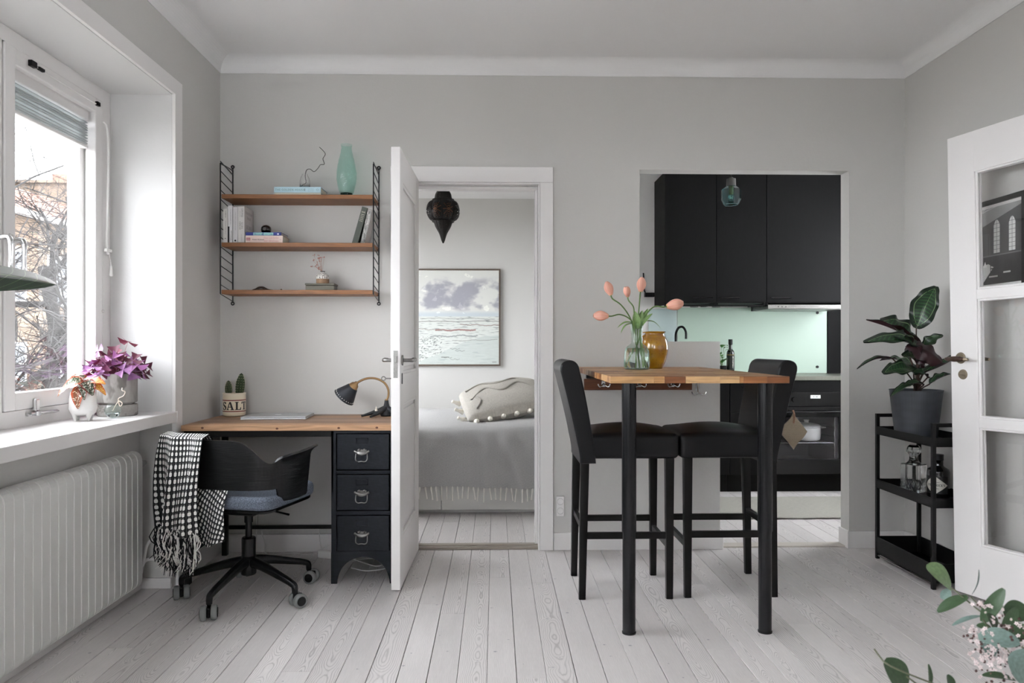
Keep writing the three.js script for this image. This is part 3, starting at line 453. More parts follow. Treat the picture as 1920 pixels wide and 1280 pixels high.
// cactus pot
{
  const [px, pz] = [-1.395, 0.11], R = 0.058, H = 0.126;
  const glaze = canvasTex(1024, 256, (c, w, h) => {
    c.fillStyle = '#e3d5bd'; c.fillRect(0, 0, w, h); c.fillStyle = '#7a3020'; c.fillRect(0, h * 0.19, w, h * 0.055); c.fillRect(0, h * 0.80, w, h * 0.055);
    c.fillStyle = '#b9925f'; c.fillRect(0, h * 0.945, w, 3); c.fillStyle = '#17120f'; c.textAlign = 'center'; c.textBaseline = 'middle';
    for (const cx of [w * 0.25, w * 0.75]) { c.save(); c.translate(cx, h * 0.535); c.scale(1.0, 1.05); c.font = 'bold 150px serif'; [['S', -160], ['A', -62], ['L', 52], ['T', 155]].forEach(([l, x]) => { c.fillText(l, x, 0); c.fillText(l, x + 3, 0); }); c.restore(); }
  });
  const t = thing('salt_jar_planter', 'cream ceramic jar lettered SALT on the desk', 'plant pot', [px, DESK, pz], PI * 0.5 + 0.34);
  part(t, 'pot', lathe([[0.001, 0.001], [R * 0.86, 0.001], [R * 0.97, 0.006], [R, 0.014], [R, H - 0.012], [R * 1.02, H - 0.008], [R * 1.02, H], [R * 0.92, H], [R * 0.9, H - 0.02], [0.001, H - 0.022]].map(([r, y]) => [r, y]), 64), std({ color: rgb(227, 214, 192), roughness: 0.35 }));
  const band = new THREE.CylinderGeometry(R + 0.0006, R + 0.0006, H - 0.03, 64, 1, true); band.translate(0, (H - 0.03) / 2 + 0.012, 0);
  part(t, 'print', clean(band), std({ map: glaze, roughness: 0.32 }), 'brown bands and the word SALT');
  part(t, 'soil', cyl(R * 0.9, R * 0.9, 0.004, 0, H - 0.022, 0, 32), M.soil);
  const cactus = (label, x, z, h, r, lean) => {
    const c = thing('cactus', label, 'cactus', [px + x, DESK + H - 0.02, pz + z]); c.rotation.z = lean;
    const rows = 16, ribs = 11, pos = (a, v) => { const prof = (0.72 + 0.28 * Math.sin(PI * Math.min(v * 1.15, 1))) * Math.sqrt(Math.max(0, 1 - Math.max(0, (v - 0.55) / 0.45) ** 2.2)); const rr_ = r * prof * (0.86 + 0.14 * Math.cos(a * ribs)); return V(Math.cos(a) * rr_, v * h, Math.sin(a) * rr_); };
    part(c, 'stem', sheet((u, v) => pos(u * 2 * PI, v), 88, rows, true), std({ color: rgb(58, 78, 42), roughness: 0.65, map: mottle }));
    const spots = []; for (let k = 0; k < ribs; k++) for (let j = 1; j < 9; j++) { const q = pos(k / ribs * 2 * PI, j / 9.3 + 0.02); spots.push(new THREE.OctahedronGeometry(0.0019, 0).translate(q.x, q.y, q.z)); for (let m = 0; m < 3; m++) { const d = V(q.x, rr(-0.01, 0.02), q.z).normalize().add(V(rr(-0.5, 0.5), rr(-0.3, 0.6), rr(-0.5, 0.5))).normalize().multiplyScalar(0.006); spots.push(rod([q.x, q.y, q.z], [q.x + d.x, q.y + d.y, q.z + d.z], 0.0003, 3)); } }
    part(c, 'spines', merge(spots), std({ color: rgb(205, 200, 170), roughness: 0.8 })).userData.kind = 'stuff';
  };
  cactus('small round-topped cactus in the SALT jar', -0.027, 0.004, 0.085, 0.0185, 0.03); cactus('taller ribbed cactus in the SALT jar', 0.026, 0, 0.125, 0.0235, -0.1);
}
// desk lamp
{
  const t = thing('desk_lamp', 'old gooseneck desk lamp with a dark metal shade', 'lamp', [-0.60, DESK, 0.13]);
  const cast = std({ color: rgb(44, 45, 48), roughness: 0.5, metalness: 0.4, bumpMap: scaled(fineBump, 3, 3), bumpScale: 0.0008 });
  const foot = [[-0.125, 0.05], [-0.07, 0.10], [0.10, 0.05], [0.06, -0.08]].map(([x, z]) => loft([[0.02, 0.045, 0], [0.02 + x * 0.4, 0.026, z * 0.4], [0.02 + x, 0.005, z]], [[0.016, 0.016], [0.017, 0.012], [0.006, 0.005]], 10, 2, [0, 1, 0], 10));
  part(t, 'base', merge(lathe([[0.001, 0.0], [0.03, 0.0], [0.034, 0.012], [0.028, 0.028], [0.017, 0.05], [0.012, 0.07], [0.0105, 0.084], [0.001, 0.085]], 24).translate(0.02, 0, 0), ...foot), cast);
  part(t, 'switch', merge(cyl(0.0085, 0.0075, 0.008, -0.03, 0.03, 0.03, 12), cyl(0.004, 0.0025, 0.016, -0.03, 0.036, 0.03, 10)), std({ color: rgb(228, 220, 205), roughness: 0.4 }), 'cream toggle switch');
  part(t, 'gooseneck', tube([[0.02, 0.08, 0], [0.03, 0.11, 0], [0.028, 0.145, 0], [0.008, 0.178, 0], [-0.035, 0.2, 0.0], [-0.08, 0.202, 0.006], [-0.118, 0.188, 0.012], [-0.142, 0.172, 0.016]], 0.0058, 90, 12), M.brass, 'brass gooseneck');
  part(t, 'ferrule', merge(cyl(0.009, 0.009, 0.012, 0.02, 0.079, 0, 16)), M.brass);
  const sh = new THREE.Group(); sh.name = "head"; sh.position.set(-0.142, 0.172, 0.016); sh.rotation.set(0.25, 0, -0.72); t.add(sh);
  part(sh, 'socket', lathe([[0.0095, 0.012], [0.012, 0.004], [0.021, -0.004], [0.026, -0.02], [0.029, -0.026], [0.024, -0.026]], 28), M.brass, 'brass socket cup');
  part(sh, 'shade', lathe([[0.024, -0.018], [0.031, -0.026], [0.034, -0.034], [0.062, -0.098], [0.0605, -0.0985], [0.032, -0.035], [0.022, -0.02]], 48), std({ color: rgb(46, 49, 55), roughness: 0.45, metalness: 0.3 }));
  part(sh, 'lining', lathe([[0.018, -0.024], [0.0305, -0.035], [0.0600, -0.0983]], 48), std({ color: rgb(214, 212, 206), roughness: 0.5 }), 'pale inside of the shade');
  const holes = []; for (let k = 0; k < 26; k++) { const a = k / 26 * 2 * PI, y = -0.088, r = 0.0583; holes.push(new THREE.SphereGeometry(0.0026, 8, 6).translate(Math.cos(a) * r, y, Math.sin(a) * r)); }
  part(sh, 'rim_studs', merge(holes), std({ color: rgb(224, 222, 216), roughness: 0.4 }), 'ring of pale round perforations');
  part(sh, 'bulb', ball(0.018, 0, -0.055, 0, 16), std({ color: rgb(236, 233, 226), roughness: 0.25 }));
}
// ---------- office chair ----------
const heather = scaled(dataTex(256, 256, (x, y) => { const l = 190 + 70 * cellN(x, y, 256, 80, 120, 3) + 50 * cellN(x, y, 256, 30, 44, 5); return [l, l, l]; }), 5, 5);
const CH = { x: -1.114, z: 0.735, turn: -0.26 };   // the chair faces the desk, turned a little
{
  const t = thing('office_chair', 'black bent-plywood swivel chair at the desk', 'chair', [CH.x, 0, CH.z], CH.turn);
  const metal = phys({ color: rgb(13, 13, 14), roughness: 0.26, specularIntensity: 0.6 }), grey = std({ color: rgb(128, 130, 128), roughness: 0.55 });
  // five-star base; angles measured in the room, so the chair's own turn is taken off
  part(t, 'hub', merge(lathe([[0.001, 0.10], [0.03, 0.10], [0.034, 0.105], [0.036, 0.165], [0.032, 0.185], [0.001, 0.185]], 28), lathe([[0.031, 0.18], [0.031, 0.262], [0.028, 0.268], [0.001, 0.268]], 24)), metal);
  part(t, 'gas_column', merge(cyl(0.0145, 0.0145, 0.16, 0, 0.26, 0, 20), cyl(0.019, 0.019, 0.05, 0, 0.335, 0, 20)), metal);
  const base = 1.29;
  for (let k = 0; k < 5; k++) {
    const a = base + k * 2 * PI / 5 - CH.turn, c = Math.cos(a), s = Math.sin(a), R = 0.293;
    const arm = part(t, 'leg', loft([[c * 0.02, 0.160, s * 0.02], [c * 0.09, 0.150, s * 0.09], [c * 0.20, 0.122, s * 0.20], [c * (R - 0.028), 0.104, s * (R - 0.028)], [c * (R - 0.004), 0.092, s * (R - 0.004)], [c * R, 0.062, s * R]], [[0.021, 0.024], [0.019, 0.020], [0.0155, 0.0155], [0.014, 0.0135], [0.013, 0.013], [0.0115, 0.0115]], 14, 2.8, [0, 1, 0], 22), metal);
    const w = new THREE.Group(); w.name = 'caster'; w.position.set(c * R, 0, s * R); w.scale.setScalar(1.13); w.rotation.y = -a + [0.5, 1.9, 0.2, -0.9, 1.3][k]; t.add(w);
    const tyre = lathe([[0.012, -0.011], [0.022, -0.011], [0.0265, -0.008], [0.0275, 0], [0.0265, 0.008], [0.022, 0.011], [0.012, 0.011]], 28).rotateX(PI / 2);
    for (const q of [-1, 1]) { part(w, 'wheel', tyre.clone().translate(0.012, 0.0277, q * 0.0185), grey, 'grey rubber tread'); part(w, 'wheel_disc', cyl(0.019, 0.017, 0.004, 0, 0, 0, 24).rotateX(q * PI / 2).translate(0.012, 0.0277, q * 0.0275), metal); }
    part(w, 'fork', merge(box(-0.006, 0.03, 0.012, 0.052, -0.008, 0.008, 0.006), cyl(0.008, 0.008, 0.03, 0, 0.04, 0, 12)), metal);
  }
  // seat
  const sc = new THREE.Shape(); const sw = 0.225, sb = 0.215, sf = -0.205;
  sc.moveTo(-sw + 0.05, sb); sc.lineTo(sw - 0.05, sb); sc.quadraticCurveTo(sw, sb, sw, sb - 0.07); sc.lineTo(sw, sf + 0.09); sc.quadraticCurveTo(sw - 0.005, sf, sw - 0.09, sf); sc.lineTo(-sw + 0.09, sf); sc.quadraticCurveTo(-sw + 0.005, sf, -sw, sf + 0.09); sc.lineTo(-sw, sb - 0.07); sc.quadraticCurveTo(-sw, sb, -sw + 0.05, sb);
  const cush = new THREE.ExtrudeGeometry(sc, { depth: 0.018, bevelEnabled: true, bevelSize: 0.018, bevelThickness: 0.020, bevelSegments: 5, curveSegments: 14 });
  cush.rotateX(PI / 2).translate(0, 0.478, 0);
  part(t, 'seat', uvm(clean(cush)), std({ color: rgb(134, 144, 160), roughness: 0.95, map: heather, bumpMap: scaled(weave, 14, 14), bumpScale: 0.0015 }), 'blue-grey felted seat pad');
  const under = new THREE.ExtrudeGeometry(sc, { depth: 0.008, bevelEnabled: true, bevelSize: 0.004, bevelThickness: 0.002, bevelSegments: 2 }).rotateX(PI / 2).translate(0, 0.436, 0);
  part(t, 'seat_pan', merge(clean(under), box(-0.09, 0.09, 0.385, 0.428, -0.1, 0.1, 0.01)), metal);
  part(t, 'height_lever', loft([[0.08, 0.415, 0.05], [0.17, 0.405, 0.06], [0.235, 0.393, 0.055]], [0.004, 0.004, 0.005], 8), metal);
  // shell: one band of plywood round the back and both sides
  const half = (s) => { // plan of the right half by arc length 0 (mid back) .. 1 (arm front)
    const A = [[0, 0.235], [0.10, 0.232], [0.175, 0.215], [0.222, 0.178], [0.240, 0.128], [0.247, 0.06], [0.249, -0.01], [0.248, -0.075]];
    const c = new THREE.CatmullRomCurve3(A.map(([x, z]) => V(x, 0, z))); return c.getPoint(clamp(s)); };
  const TOP = [[0, 0.735], [0.1, 0.735], [0.18, 0.725], [0.26, 0.692], [0.34, 0.652], [0.40, 0.636], [0.45, 0.637], [0.50, 0.651], [0.54, 0.660], [0.75, 0.669], [1, 0.680]], topY = (s) => through(TOP, s);
  const botY = (s) => lerp(0.525, 0.425, smooth(s, 0.50, 0.56)) + 0.025 * smooth(s, 0.6, 1);
  const ply = phys({ color: rgb(22, 23, 25), specularIntensity: 0.7, roughness: 0.34, map: scaled(woodGrain, 2.4, 1.5), bumpMap: scaled(woodGrain, 2.4, 1.5), bumpScale: 0.0012 });
  const shell = slab((u, v) => {
    const q = (u - 0.5) * 2, s = Math.abs(q), p = half(s), x = p.x * Math.sign(q || 1), y0 = botY(s), y1 = topY(s), y = lerp(y0, y1, v);
    const out = 0.028 * ((y - 0.45) / 0.3) + 0.030 * Math.max(0, (v - 0.84) / 0.16) ** 2 * smooth(s, 0.46, 0.56), n = V(x, 0, p.z + 0.02).normalize();
    const tuck = -0.10 * smooth(0.47 - y, 0, 0.05) * smooth(s, 0.52, 0.6) * 0.35;
    return V(x + n.x * (out + tuck), y, p.z + n.z * out);
  }, 120, 18, 0.010);
  part(t, 'shell', uvm(shell, 'x'), ply, 'black stained plywood back and armrests');
}
// throw over the back of the chair
{
  const pat = canvasTex(512, 512, (c, w, h) => {
    c.fillStyle = '#141416'; c.fillRect(0, 0, w, h); c.fillStyle = '#ecebe6';
    for (let i = 0; i < 8; i++) for (let j = 0; j < 8; j++) { const x = (i + 0.5) * 64, y = (j + 0.5) * 64; c.beginPath(); c.roundRect(x - 18, y - 22, 36, 42, 14); c.fill(); c.fillRect(x - 9, y + 25, 6, 5); c.fillRect(x + 4, y + 25, 6, 5); }
    c.fillStyle = 'rgba(20,20,22,0.55)'; for (let i = 0; i < 8; i++) for (let k = 0; k < 60; k++) c.fillRect(i * 64 + rr(10, 54), rr(0, 512), 1, rr(2, 7));
    c.fillStyle = 'rgba(205,204,198,0.85)'; for (let i = 0; i < 8; i++) { for (let y = 0; y < 512; y += 10) c.fillRect(i * 64 + 2, y, 1.6, 5); }
  });
  reseed(5);
  const t = thing('throw_blanket', 'black and white woven throw with fringe over the chair back', 'blanket', [CH.x, 0, CH.z], CH.turn);
  const m = std({ map: scaled(pat, 1, 1), roughness: 0.95 });
  // local frame of the chair: +z is the back side facing the viewer. Falls over the left half of the back.
  const path = (v, u) => { // length along the throw -> height and distance from the back
    const K = [[0.50, 0.175], [0.62, 0.195], [0.725, 0.215], [0.757, 0.245], [0.745, 0.282], [0.66, 0.297], [0.55, 0.312], [0.44, 0.322], [0.34, 0.322]];
    const f = v * (K.length - 1), i = Math.min(K.length - 2, Math.floor(f)), q = f - i; return [lerp(K[i][0], K[i + 1][0], q), lerp(K[i][1], K[i + 1][1], q)];
  };
  const cloth = slab((u, v) => {
    const [y, z] = path(v, u), hang = smooth(v, 0.45, 1);
    const x = lerp(-0.275, -0.035, u) - hang * 0.075 * (1 - u) + hang * 0.02 * u, curve = -0.16 * smooth(-x, 0.12, 0.36) * (0.55 + 0.45 * hang);
    const fold = (0.012 + 0.018 * hang) * Math.sin(u * 13 + 1.2 + 1.5 * v) + 0.012 * hang * Math.sin(u * 29 + 2 * v);
    return V(x + 0.01 * Math.sin(v * 7 + u * 5), y - 0.02 * (1 - u) * hang + 0.012 * Math.sin(u * 6 + 2) * hang, z + curve + fold * smooth(v, 0.25, 0.6));
  }, 40, 48, 0.004);
  { const uv = cloth.attributes.uv; for (let i = 0; i < uv.count; i++) uv.setXY(i, uv.getX(i) * 2.5, uv.getY(i) * 3.9); }
  part(t, 'cloth', cloth, m);
  const inner = slab((u, v) => { // the other end comes out between seat and back
    const y = lerp(0.53, 0.325, v) + 0.02 * Math.sin(u * 7.5 + 0.4) * v * v - 0.03 * v * u, x = lerp(-0.115, 0.055, u) - 0.035 * v * (1 - u);
    return V(x, y, lerp(0.236, 0.258, smooth(v, 0, 0.3)) + 0.014 * Math.sin(u * 8 + 1.3 * v) * v);
  }, 24, 20, 0.004);
  { const uv = inner.attributes.uv; for (let i = 0; i < uv.count; i++) { const a = uv.getX(i) * 1.7, b = uv.getY(i) * 1.4; uv.setXY(i, a * 0.9 + b * 0.35, b * 0.92 - a * 0.3); } }
  part(t, 'cloth_end', inner, m);
  const fr = [[], []];
  for (let k = 0; k < 260; k++) {
    const u = rnd(), x = lerp(-0.35, -0.025, u), z0 = 0.325 - 0.16 * smooth(-x, 0.12, 0.36) + rr(-0.014, 0.02), L = rr(0.09, 0.17), y0 = 0.365 - 0.03 * (1 - u) + rr(-0.02, 0.015), a = rr(-0.02, 0.02), b = rr(-0.02, 0.02);
    fr[rnd() < 0.55 ? 0 : 1].push(loft([[x, y0, z0], [x + a, y0 - L * 0.35, z0 + b], [x - a * 0.6, y0 - L * 0.7, z0 - b * 0.5], [x + a + rr(-0.01, 0.01), y0 - L, z0 + b]], [0.0022, 0.0026, 0.0024, 0.0014], 5, 2, [0, 0, 1], 7));
  }
  part(t, 'fringe', merge(fr[0]), std({ color: rgb(20, 20, 22), roughness: 0.95 }), 'black fringe strands').userData.kind = 'stuff';
  part(t, 'fringe', merge(fr[1]), std({ color: rgb(226, 224, 218), roughness: 0.95 }), 'white fringe strands').userData.kind = 'stuff';
}
// ---------- wall shelf ----------
const SH = [1.905, 1.652, 1.404].map((y) => y + 0.0);   // undersides
const ST = SH.map((y) => y + 0.022);                  // tops
{
  const t = thing('wall_shelf', 'wall-hung shelf of three walnut boards between black wire ladders', 'shelf', [0, 0, 0]);
  const ladder = (x) => {
    const zf = 0.197, zb = 0.012, r = 0.0034, g = [rod([x, 1.372, zb], [x, 2.105, zb], r), rod([x, 1.405, zf], [x, 2.088, zf], r)];
    const n = 14, rungs = []; for (let k = 0; k <= n; k++) { const y = lerp(1.376, 2.07, k / n); rungs.push(rod([x, y, zb], [x, y + 0.02 + 0.008, zf], 0.0024, 6)); }
    g.push(rod([x, 2.093, zb], [x, 2.088, zf], r)); const eye = (y) => ring(0.0075, 0.0032, 18, 8).rotateY(0).translate(x, y, zb + 0.002);
    return merge(...g, ...rungs, eye(2.112), eye(1.364));
  };
  part(t, 'ladder', ladder(-1.437), M.blackMetal); part(t, 'ladder', ladder(-0.639), M.blackMetal);
  for (const y of SH) { const s = part(t, 'shelf_board', uvm(box(-1.4325, -0.6435, y, y + 0.022, 0.004, 0.196, 0.002, 1), 'x', rr(0, 1), rr(0, 1)), M.walnut); for (const [a, b] of [[-1.437, -1.43], [-0.646, -0.639]]) for (const z of [0.03, 0.18]) part(s, 'edge_pin', rod([a, y + 0.006, z], [b, y + 0.006, z], 0.003, 6), M.blackMetal); }
}
// books: x = thickness, y = height, z = depth; spine towards the room (+z)
function book(label, [x, y, z], [tk, h, dp], cover, spine, opt = {}) {
  const t = thing('book', label, 'book', [x, y, z], opt.turn ?? 0, opt.group ?? 'books on the wall shelf');
  if (opt.lean) t.rotation.z = opt.lean;
  const b = new THREE.Group(); if (opt.flat) { b.rotation.z = PI / 2; }
  const c = std({ color: rgb(...cover), roughness: 0.55 });
  const parts = [['cover', merge(box(-tk / 2, -tk / 2 + 0.0018, 0, h, -dp, 0, 0.0006, 1), box(tk / 2 - 0.0018, tk / 2, 0, h, -dp, 0, 0.0006, 1), box(-tk / 2, tk / 2, 0, h, -0.002, 0.0002, 0.0006, 1)), c], ['pages', box(-tk / 2 + 0.0018, tk / 2 - 0.0018, 0.003, h - 0.003, -dp + 0.004, -0.002), M.paper]];
  const sp = new THREE.PlaneGeometry(tk * 0.98, h * 0.985); sp.translate(0, h / 2, 0.0006);
  parts.push(['spine_print', clean(sp), std({ map: canvasTex(Math.max(32, Math.round(tk * 2600)), Math.round(h * 2600), spine), roughness: 0.55 })]);
  if (opt.front) { const f = new THREE.PlaneGeometry(dp * 0.97, h * 0.98); f.rotateY(PI / 2).translate(tk / 2 + 0.0005, h / 2, -dp / 2); parts.push(['cover_print', clean(f), std({ map: canvasTex(300, 400, opt.front), roughness: 0.5 })]); }
  for (const [n, g, m] of parts) { if (opt.flat) { g.translate(0, -h / 2, 0); g.rotateZ(-PI / 2); g.translate(0, tk / 2, 0); } part(t, n, g, m); }
  return t;
}
const vtext = (c, w, h, s, size, col, at = 0.5, off = 0, font = 'serif', bold = '') => { c.save(); c.translate(w / 2 + off, h * at); c.rotate(-PI / 2); c.fillStyle = col; c.font = `${bold} ${size}px ${font}`; c.textAlign = 'center'; c.textBaseline = 'middle'; c.fillText(s, 0, 0); c.restore(); };
const vscrib = (c, w, h, size, col, at = 0.5, len = 0.3, off = 0) => { c.save(); c.translate(w / 2 + off, h * at); c.rotate(-PI / 2); c.strokeStyle = col; c.lineWidth = Math.max(1.5, size * 0.13); scribble(c, -h * len / 2, size * 0.3, h * len, size); c.restore(); };
const fill = (c, w, h, col) => { c.fillStyle = col; c.fillRect(0, 0, w, h); };
{
  const y = ST[1] + 0.0003, z = 0.165;
  book('slim white paperback next to the wire ladder', [-1.4225, y, z], [0.023, 0.182, 0.13], [222, 219, 214], (c, w, h) => { fill(c, w, h, '#dcd9d4'); vscrib(c, w, h, 18, '#55504a', 0.16, 0.2); vscrib(c, w, h, 14, '#8a8580', 0.55, 0.4); c.fillStyle = '#333'; c.fillRect(w * 0.35, h * 0.86, w * 0.3, 8); });
  book('tall white book with a black block on its spine', [-1.3975, y, z], [0.024, 0.199, 0.14], [228, 227, 228], (c, w, h) => { fill(c, w, h, '#e2e1e2'); c.fillStyle = '#131313'; c.fillRect(0, h * 0.56, w * 0.33, h * 0.44); vscrib(c, w, h, 16, '#9a9ba0', 0.3, 0.4, 4); vscrib(c, w, h, 16, '#777777', 0.8, 0.25, 12); });
  book('white paperback with a round black dot on its spine', [-1.3705, y, z], [0.025, 0.191, 0.14], [214, 211, 212], (c, w, h) => { fill(c, w, h, '#d9d6d7'); vscrib(c, w, h, 17, '#b3aeb0', 0.4, 0.5); c.fillStyle = '#141414'; c.beginPath(); c.arc(w / 2, h * 0.935, w * 0.19, 0, 7); c.fill(); });
  book('thick white paperback lettered HOMO DEUS', [-1.3395, y, z], [0.034, 0.194, 0.14], [222, 218, 214], (c, w, h) => { fill(c, w, h, '#d8d5d2'); vtext(c, w, h, 'HOMO', 36, '#7d7875', 0.52, -16); vtext(c, w, h, 'DEUS', 36, '#7d7875', 0.52, 14); vtext(c, w, h, 'Yuval Noah', 15, '#8d8885', 0.2, -18); vtext(c, w, h, 'Harari', 38, '#7d7875', 0.17, 12); vscrib(c, w, h, 11, '#999999', 0.86, 0.2); }, { front: (c, w, h) => { fill(c, w, h, '#d5d0cb'); c.fillStyle = '#8d8680'; c.font = '44px serif'; c.textAlign = 'center'; c.fillText('Yuval Noah', w / 2, 70); c.fillText('Harari', w / 2, 125); c.font = '58px serif'; c.fillText('HOMO', w / 2, 235); c.fillText('DEUS', w / 2, 300); c.strokeStyle = '#8d8680'; c.lineWidth = 2; scribble(c, 60, 350, 180, 18); } });
  book('pink thick paperback lying at the bottom of the pile', [-1.218, y, 0.17], [0.040, 0.196, 0.13], [226, 204, 194], (c, w, h) => { fill(c, w, h, '#e3cdc3'); c.fillStyle = '#9b3b40'; c.fillRect(w * 0.3, h * 0.875, w * 0.32, h * 0.11); c.fillStyle = '#efe9e4'; c.fillRect(w * 0.42, h * 0.88, w * 0.08, h * 0.1); vtext(c, w, h, 'Peter Watson', 24, '#3b3230', 0.66, 4, 'serif', 'bold'); vtext(c, w, h, 'Das Lächeln', 36, '#cf8f90', 0.31, -20); vtext(c, w, h, 'der Medusa', 36, '#cf8f90', 0.31, 22); c.fillStyle = '#777'; c.fillRect(w * 0.5, h * 0.03, 3, h * 0.05); }, { flat: true });
  book('thin blue paperback on top of the pink book', [-1.222, y + 0.0405, 0.168], [0.017, 0.187, 0.128], [44, 56, 128], (c, w, h) => { fill(c, w, h, '#2c3a86'); c.fillStyle = '#9fd3cf'; c.fillRect(w * 0.08, h * 0.52, w * 0.84, h * 0.27); c.fillRect(w * 0.08, h * 0.22, w * 0.84, h * 0.28); vscrib(c, w, h, 26, '#2c5a86', 0.655, 0.24); vscrib(c, w, h, 26, '#4c7f96', 0.36, 0.24); c.fillStyle = '#e9e9ee'; c.fillRect(w * 0.35, h * 0.06, w * 0.35, h * 0.05); }, { flat: true });
  // right hand pair leaning on the ladder
  book('dark green leaning hardback with pale title lines', [-0.743, y, 0.165], [0.030, 0.20, 0.13], [70, 76, 68], (c, w, h) => { fill(c, w, h, '#484d45'); c.fillStyle = '#c9c3b2'; for (let k = 0; k < 4; k++) c.fillRect(w * (0.18 + k * 0.17), h * 0.11, w * 0.09, h * 0.04); for (let i = 0; i < 5; i++) for (let k = 0; k < 4; k++) c.fillRect(w * (0.2 + k * 0.155), h * (0.19 + i * 0.045), w * rr(0.06, 0.13), h * 0.018); }, { lean: -0.272 });
  book('grey photo paperback leaning on the wire ladder', [-0.7015, y, 0.165], [0.023, 0.187, 0.13], [176, 170, 166], (c, w, h) => { const g = c.createLinearGradient(0, 0, w, h); fill(c, w, h, '#aaa5a1'); for (let k = 0; k < 130; k++) { const q = rr(60, 215); c.fillStyle = `rgba(${q},${q},${q - 4},0.5)`; c.fillRect(rr(-8, w), rr(0, h), rr(3, 18), rr(20, 110)); } vscrib(c, w, h, 24, '#e8e4df', 0.3, 0.3); }, { lean: -0.212 });
}
// black glass ball with a hollow
{
  const t = thing('glass_ball', 'glossy black glass ball on the blue book', 'ornament', [-1.232, ST[1] + 0.0003 + 0.0405 + 0.0172, 0.09]);
  part(t, 'body', lathe([[0.001, 0], [0.008, 0.0005], [0.0185, 0.005], [0.0255, 0.014], [0.0275, 0.025], [0.0255, 0.037], [0.0185, 0.046], [0.001, 0.0515]], 32), phys({ color: rgb(8, 8, 9), roughness: 0.06, clearcoat: 1, clearcoatRoughness: 0.03 }));
  part(t, 'inlay', cyl(0.009, 0.009, 0.001, 0, 0, 0, 20).rotateX(PI / 2).translate(0, 0.026, 0.0275), std({ color: rgb(46, 44, 42), roughness: 0.3 }));
}
// two books on the top board, glass with a twig, green vase
{
  const y = ST[0] + 0.0003;
  book('cream closed book under the pale blue book', [-1.042, y, 0.165], [0.015, 0.243, 0.14], [206, 202, 188], (c, w, h) => { fill(c, w, h, '#cbc8ba'); }, { flat: true, group: 'books on the top shelf board' });
  book('pale blue hardback lettered THE GOLDEN HOUSE', [-1.044, y + 0.0153, 0.167], [0.030, 0.246, 0.15], [186, 214, 224], (c, w, h) => { fill(c, w, h, '#b9d6e0'); vtext(c, w, h, 'THE GOLDEN HOUSE', 42, '#7fa4ad', 0.665, 2, 'sans-serif', 'bold'); c.fillStyle = '#1f2d33'; c.fillRect(w * 0.3, h * 0.335, w * 0.42, 6); vtext(c, w, h, 'SALMAN', 21, '#8cb0ba', 0.21, -12, 'sans-serif'); vtext(c, w, h, 'RUSHDIE', 21, '#8cb0ba', 0.21, 14, 'sans-serif'); c.strokeStyle = '#7fa4ad'; c.lineWidth = 3; c.beginPath(); c.arc(w / 2, h * 0.065, w * 0.2, 0, 7); c.moveTo(w / 2, h * 0.04); c.lineTo(w / 2, h * 0.09); c.stroke(); }, { flat: true, group: 'books on the top shelf board' });
  const gy = y + 0.0153 + 0.0304;
  const t = thing('bud_glass', 'small clear glass standing on the pale blue book', 'glass', [-1.022, gy, 0.10]);
  part(t, 'glass', lathe([[0.001, 0.0], [0.025, 0.0], [0.027, 0.004], [0.0265, 0.045], [0.020, 0.068], [0.014, 0.076], [0.0145, 0.082], [0.0135, 0.082], [0.013, 0.076], [0.019, 0.067], [0.0255, 0.045], [0.026, 0.005], [0.001, 0.004]], 36), M.clear);
  single('twig', tube([[-0.018, 0.008, 0], [-0.012, 0.02, 0.0], [0.006, 0.032, 0.002], [0.002, 0.075, 0], [0.012, 0.105, 0.004], [0.03, 0.108, 0.006], [0.05, 0.095, 0.005], [0.072, 0.115, 0.004], [0.085, 0.132, 0.006], [0.105, 0.135, 0.006], [0.098, 0.165, 0.004], [0.11, 0.19, 0.003], [0.097, 0.21, 0], [0.078, 0.228, 0]], 0.0016, 120, 6), std({ color: rgb(44, 38, 34), roughness: 0.8 }), 'curly bare twig standing in the small glass', 'twig', [-1.022, gy, 0.10]);
  const pts = [[0.001, 0], [0.032, 0], [0.034, 0.006], [0.031, 0.016], [0.038, 0.035], [0.047, 0.07], [0.053, 0.11], [0.0525, 0.14], [0.046, 0.18], [0.038, 0.215], [0.031, 0.243], [0.0285, 0.262], [0.0275, 0.272], [0.030, 0.282], [0.0315, 0.289]];
  const prof = new THREE.CatmullRomCurve3(pts.slice(1).map(([r, yy]) => V(r, yy, 0))).getPoints(40).map((q) => [q.x, q.y]);
  const vs = phys({ color: rgb(226, 245, 240), roughness: 0.02, transmission: 1, thickness: 0, ior: 1.5 });
  const v = thing('glass_vase', 'tall teal green embossed glass vase on the top board', 'vase', [-0.800, y, 0.095]);
  const g = sheet((u, w) => { const f = w * 40, i = Math.min(39, Math.floor(f)), r = lerp(prof[i][0], prof[i + 1][0], f - i), yy = lerp(prof[i][1], prof[i + 1][1], f - i), a = u * 2 * PI, em = smooth(w, 0.12, 0.2) * (1 - smooth(w, 0.78, 0.86)); const wv = 0.0016 * em * Math.sin(a * 9 + 1.5 * Math.sin(yy * 70)) * Math.cos(yy * 120 + Math.sin(a * 5)); return V(Math.cos(a) * (r + wv), yy, Math.sin(a) * (r + wv)); }, 96, 70, true);
  part(v, 'body', g, vs);
  part(v, 'foot', lathe([[0.001, 0.0005], [0.031, 0.0005], [0.033, 0.006], [0.030, 0.014], [0.033, 0.026], [0.001, 0.022]], 32), phys({ color: rgb(40, 118, 104), roughness: 0.06, transmission: 0.8, thickness: 0.02, ior: 1.5, attenuationColor: rgb(40, 120, 105), attenuationDistance: 0.012 }), 'thick dark teal glass foot');
}
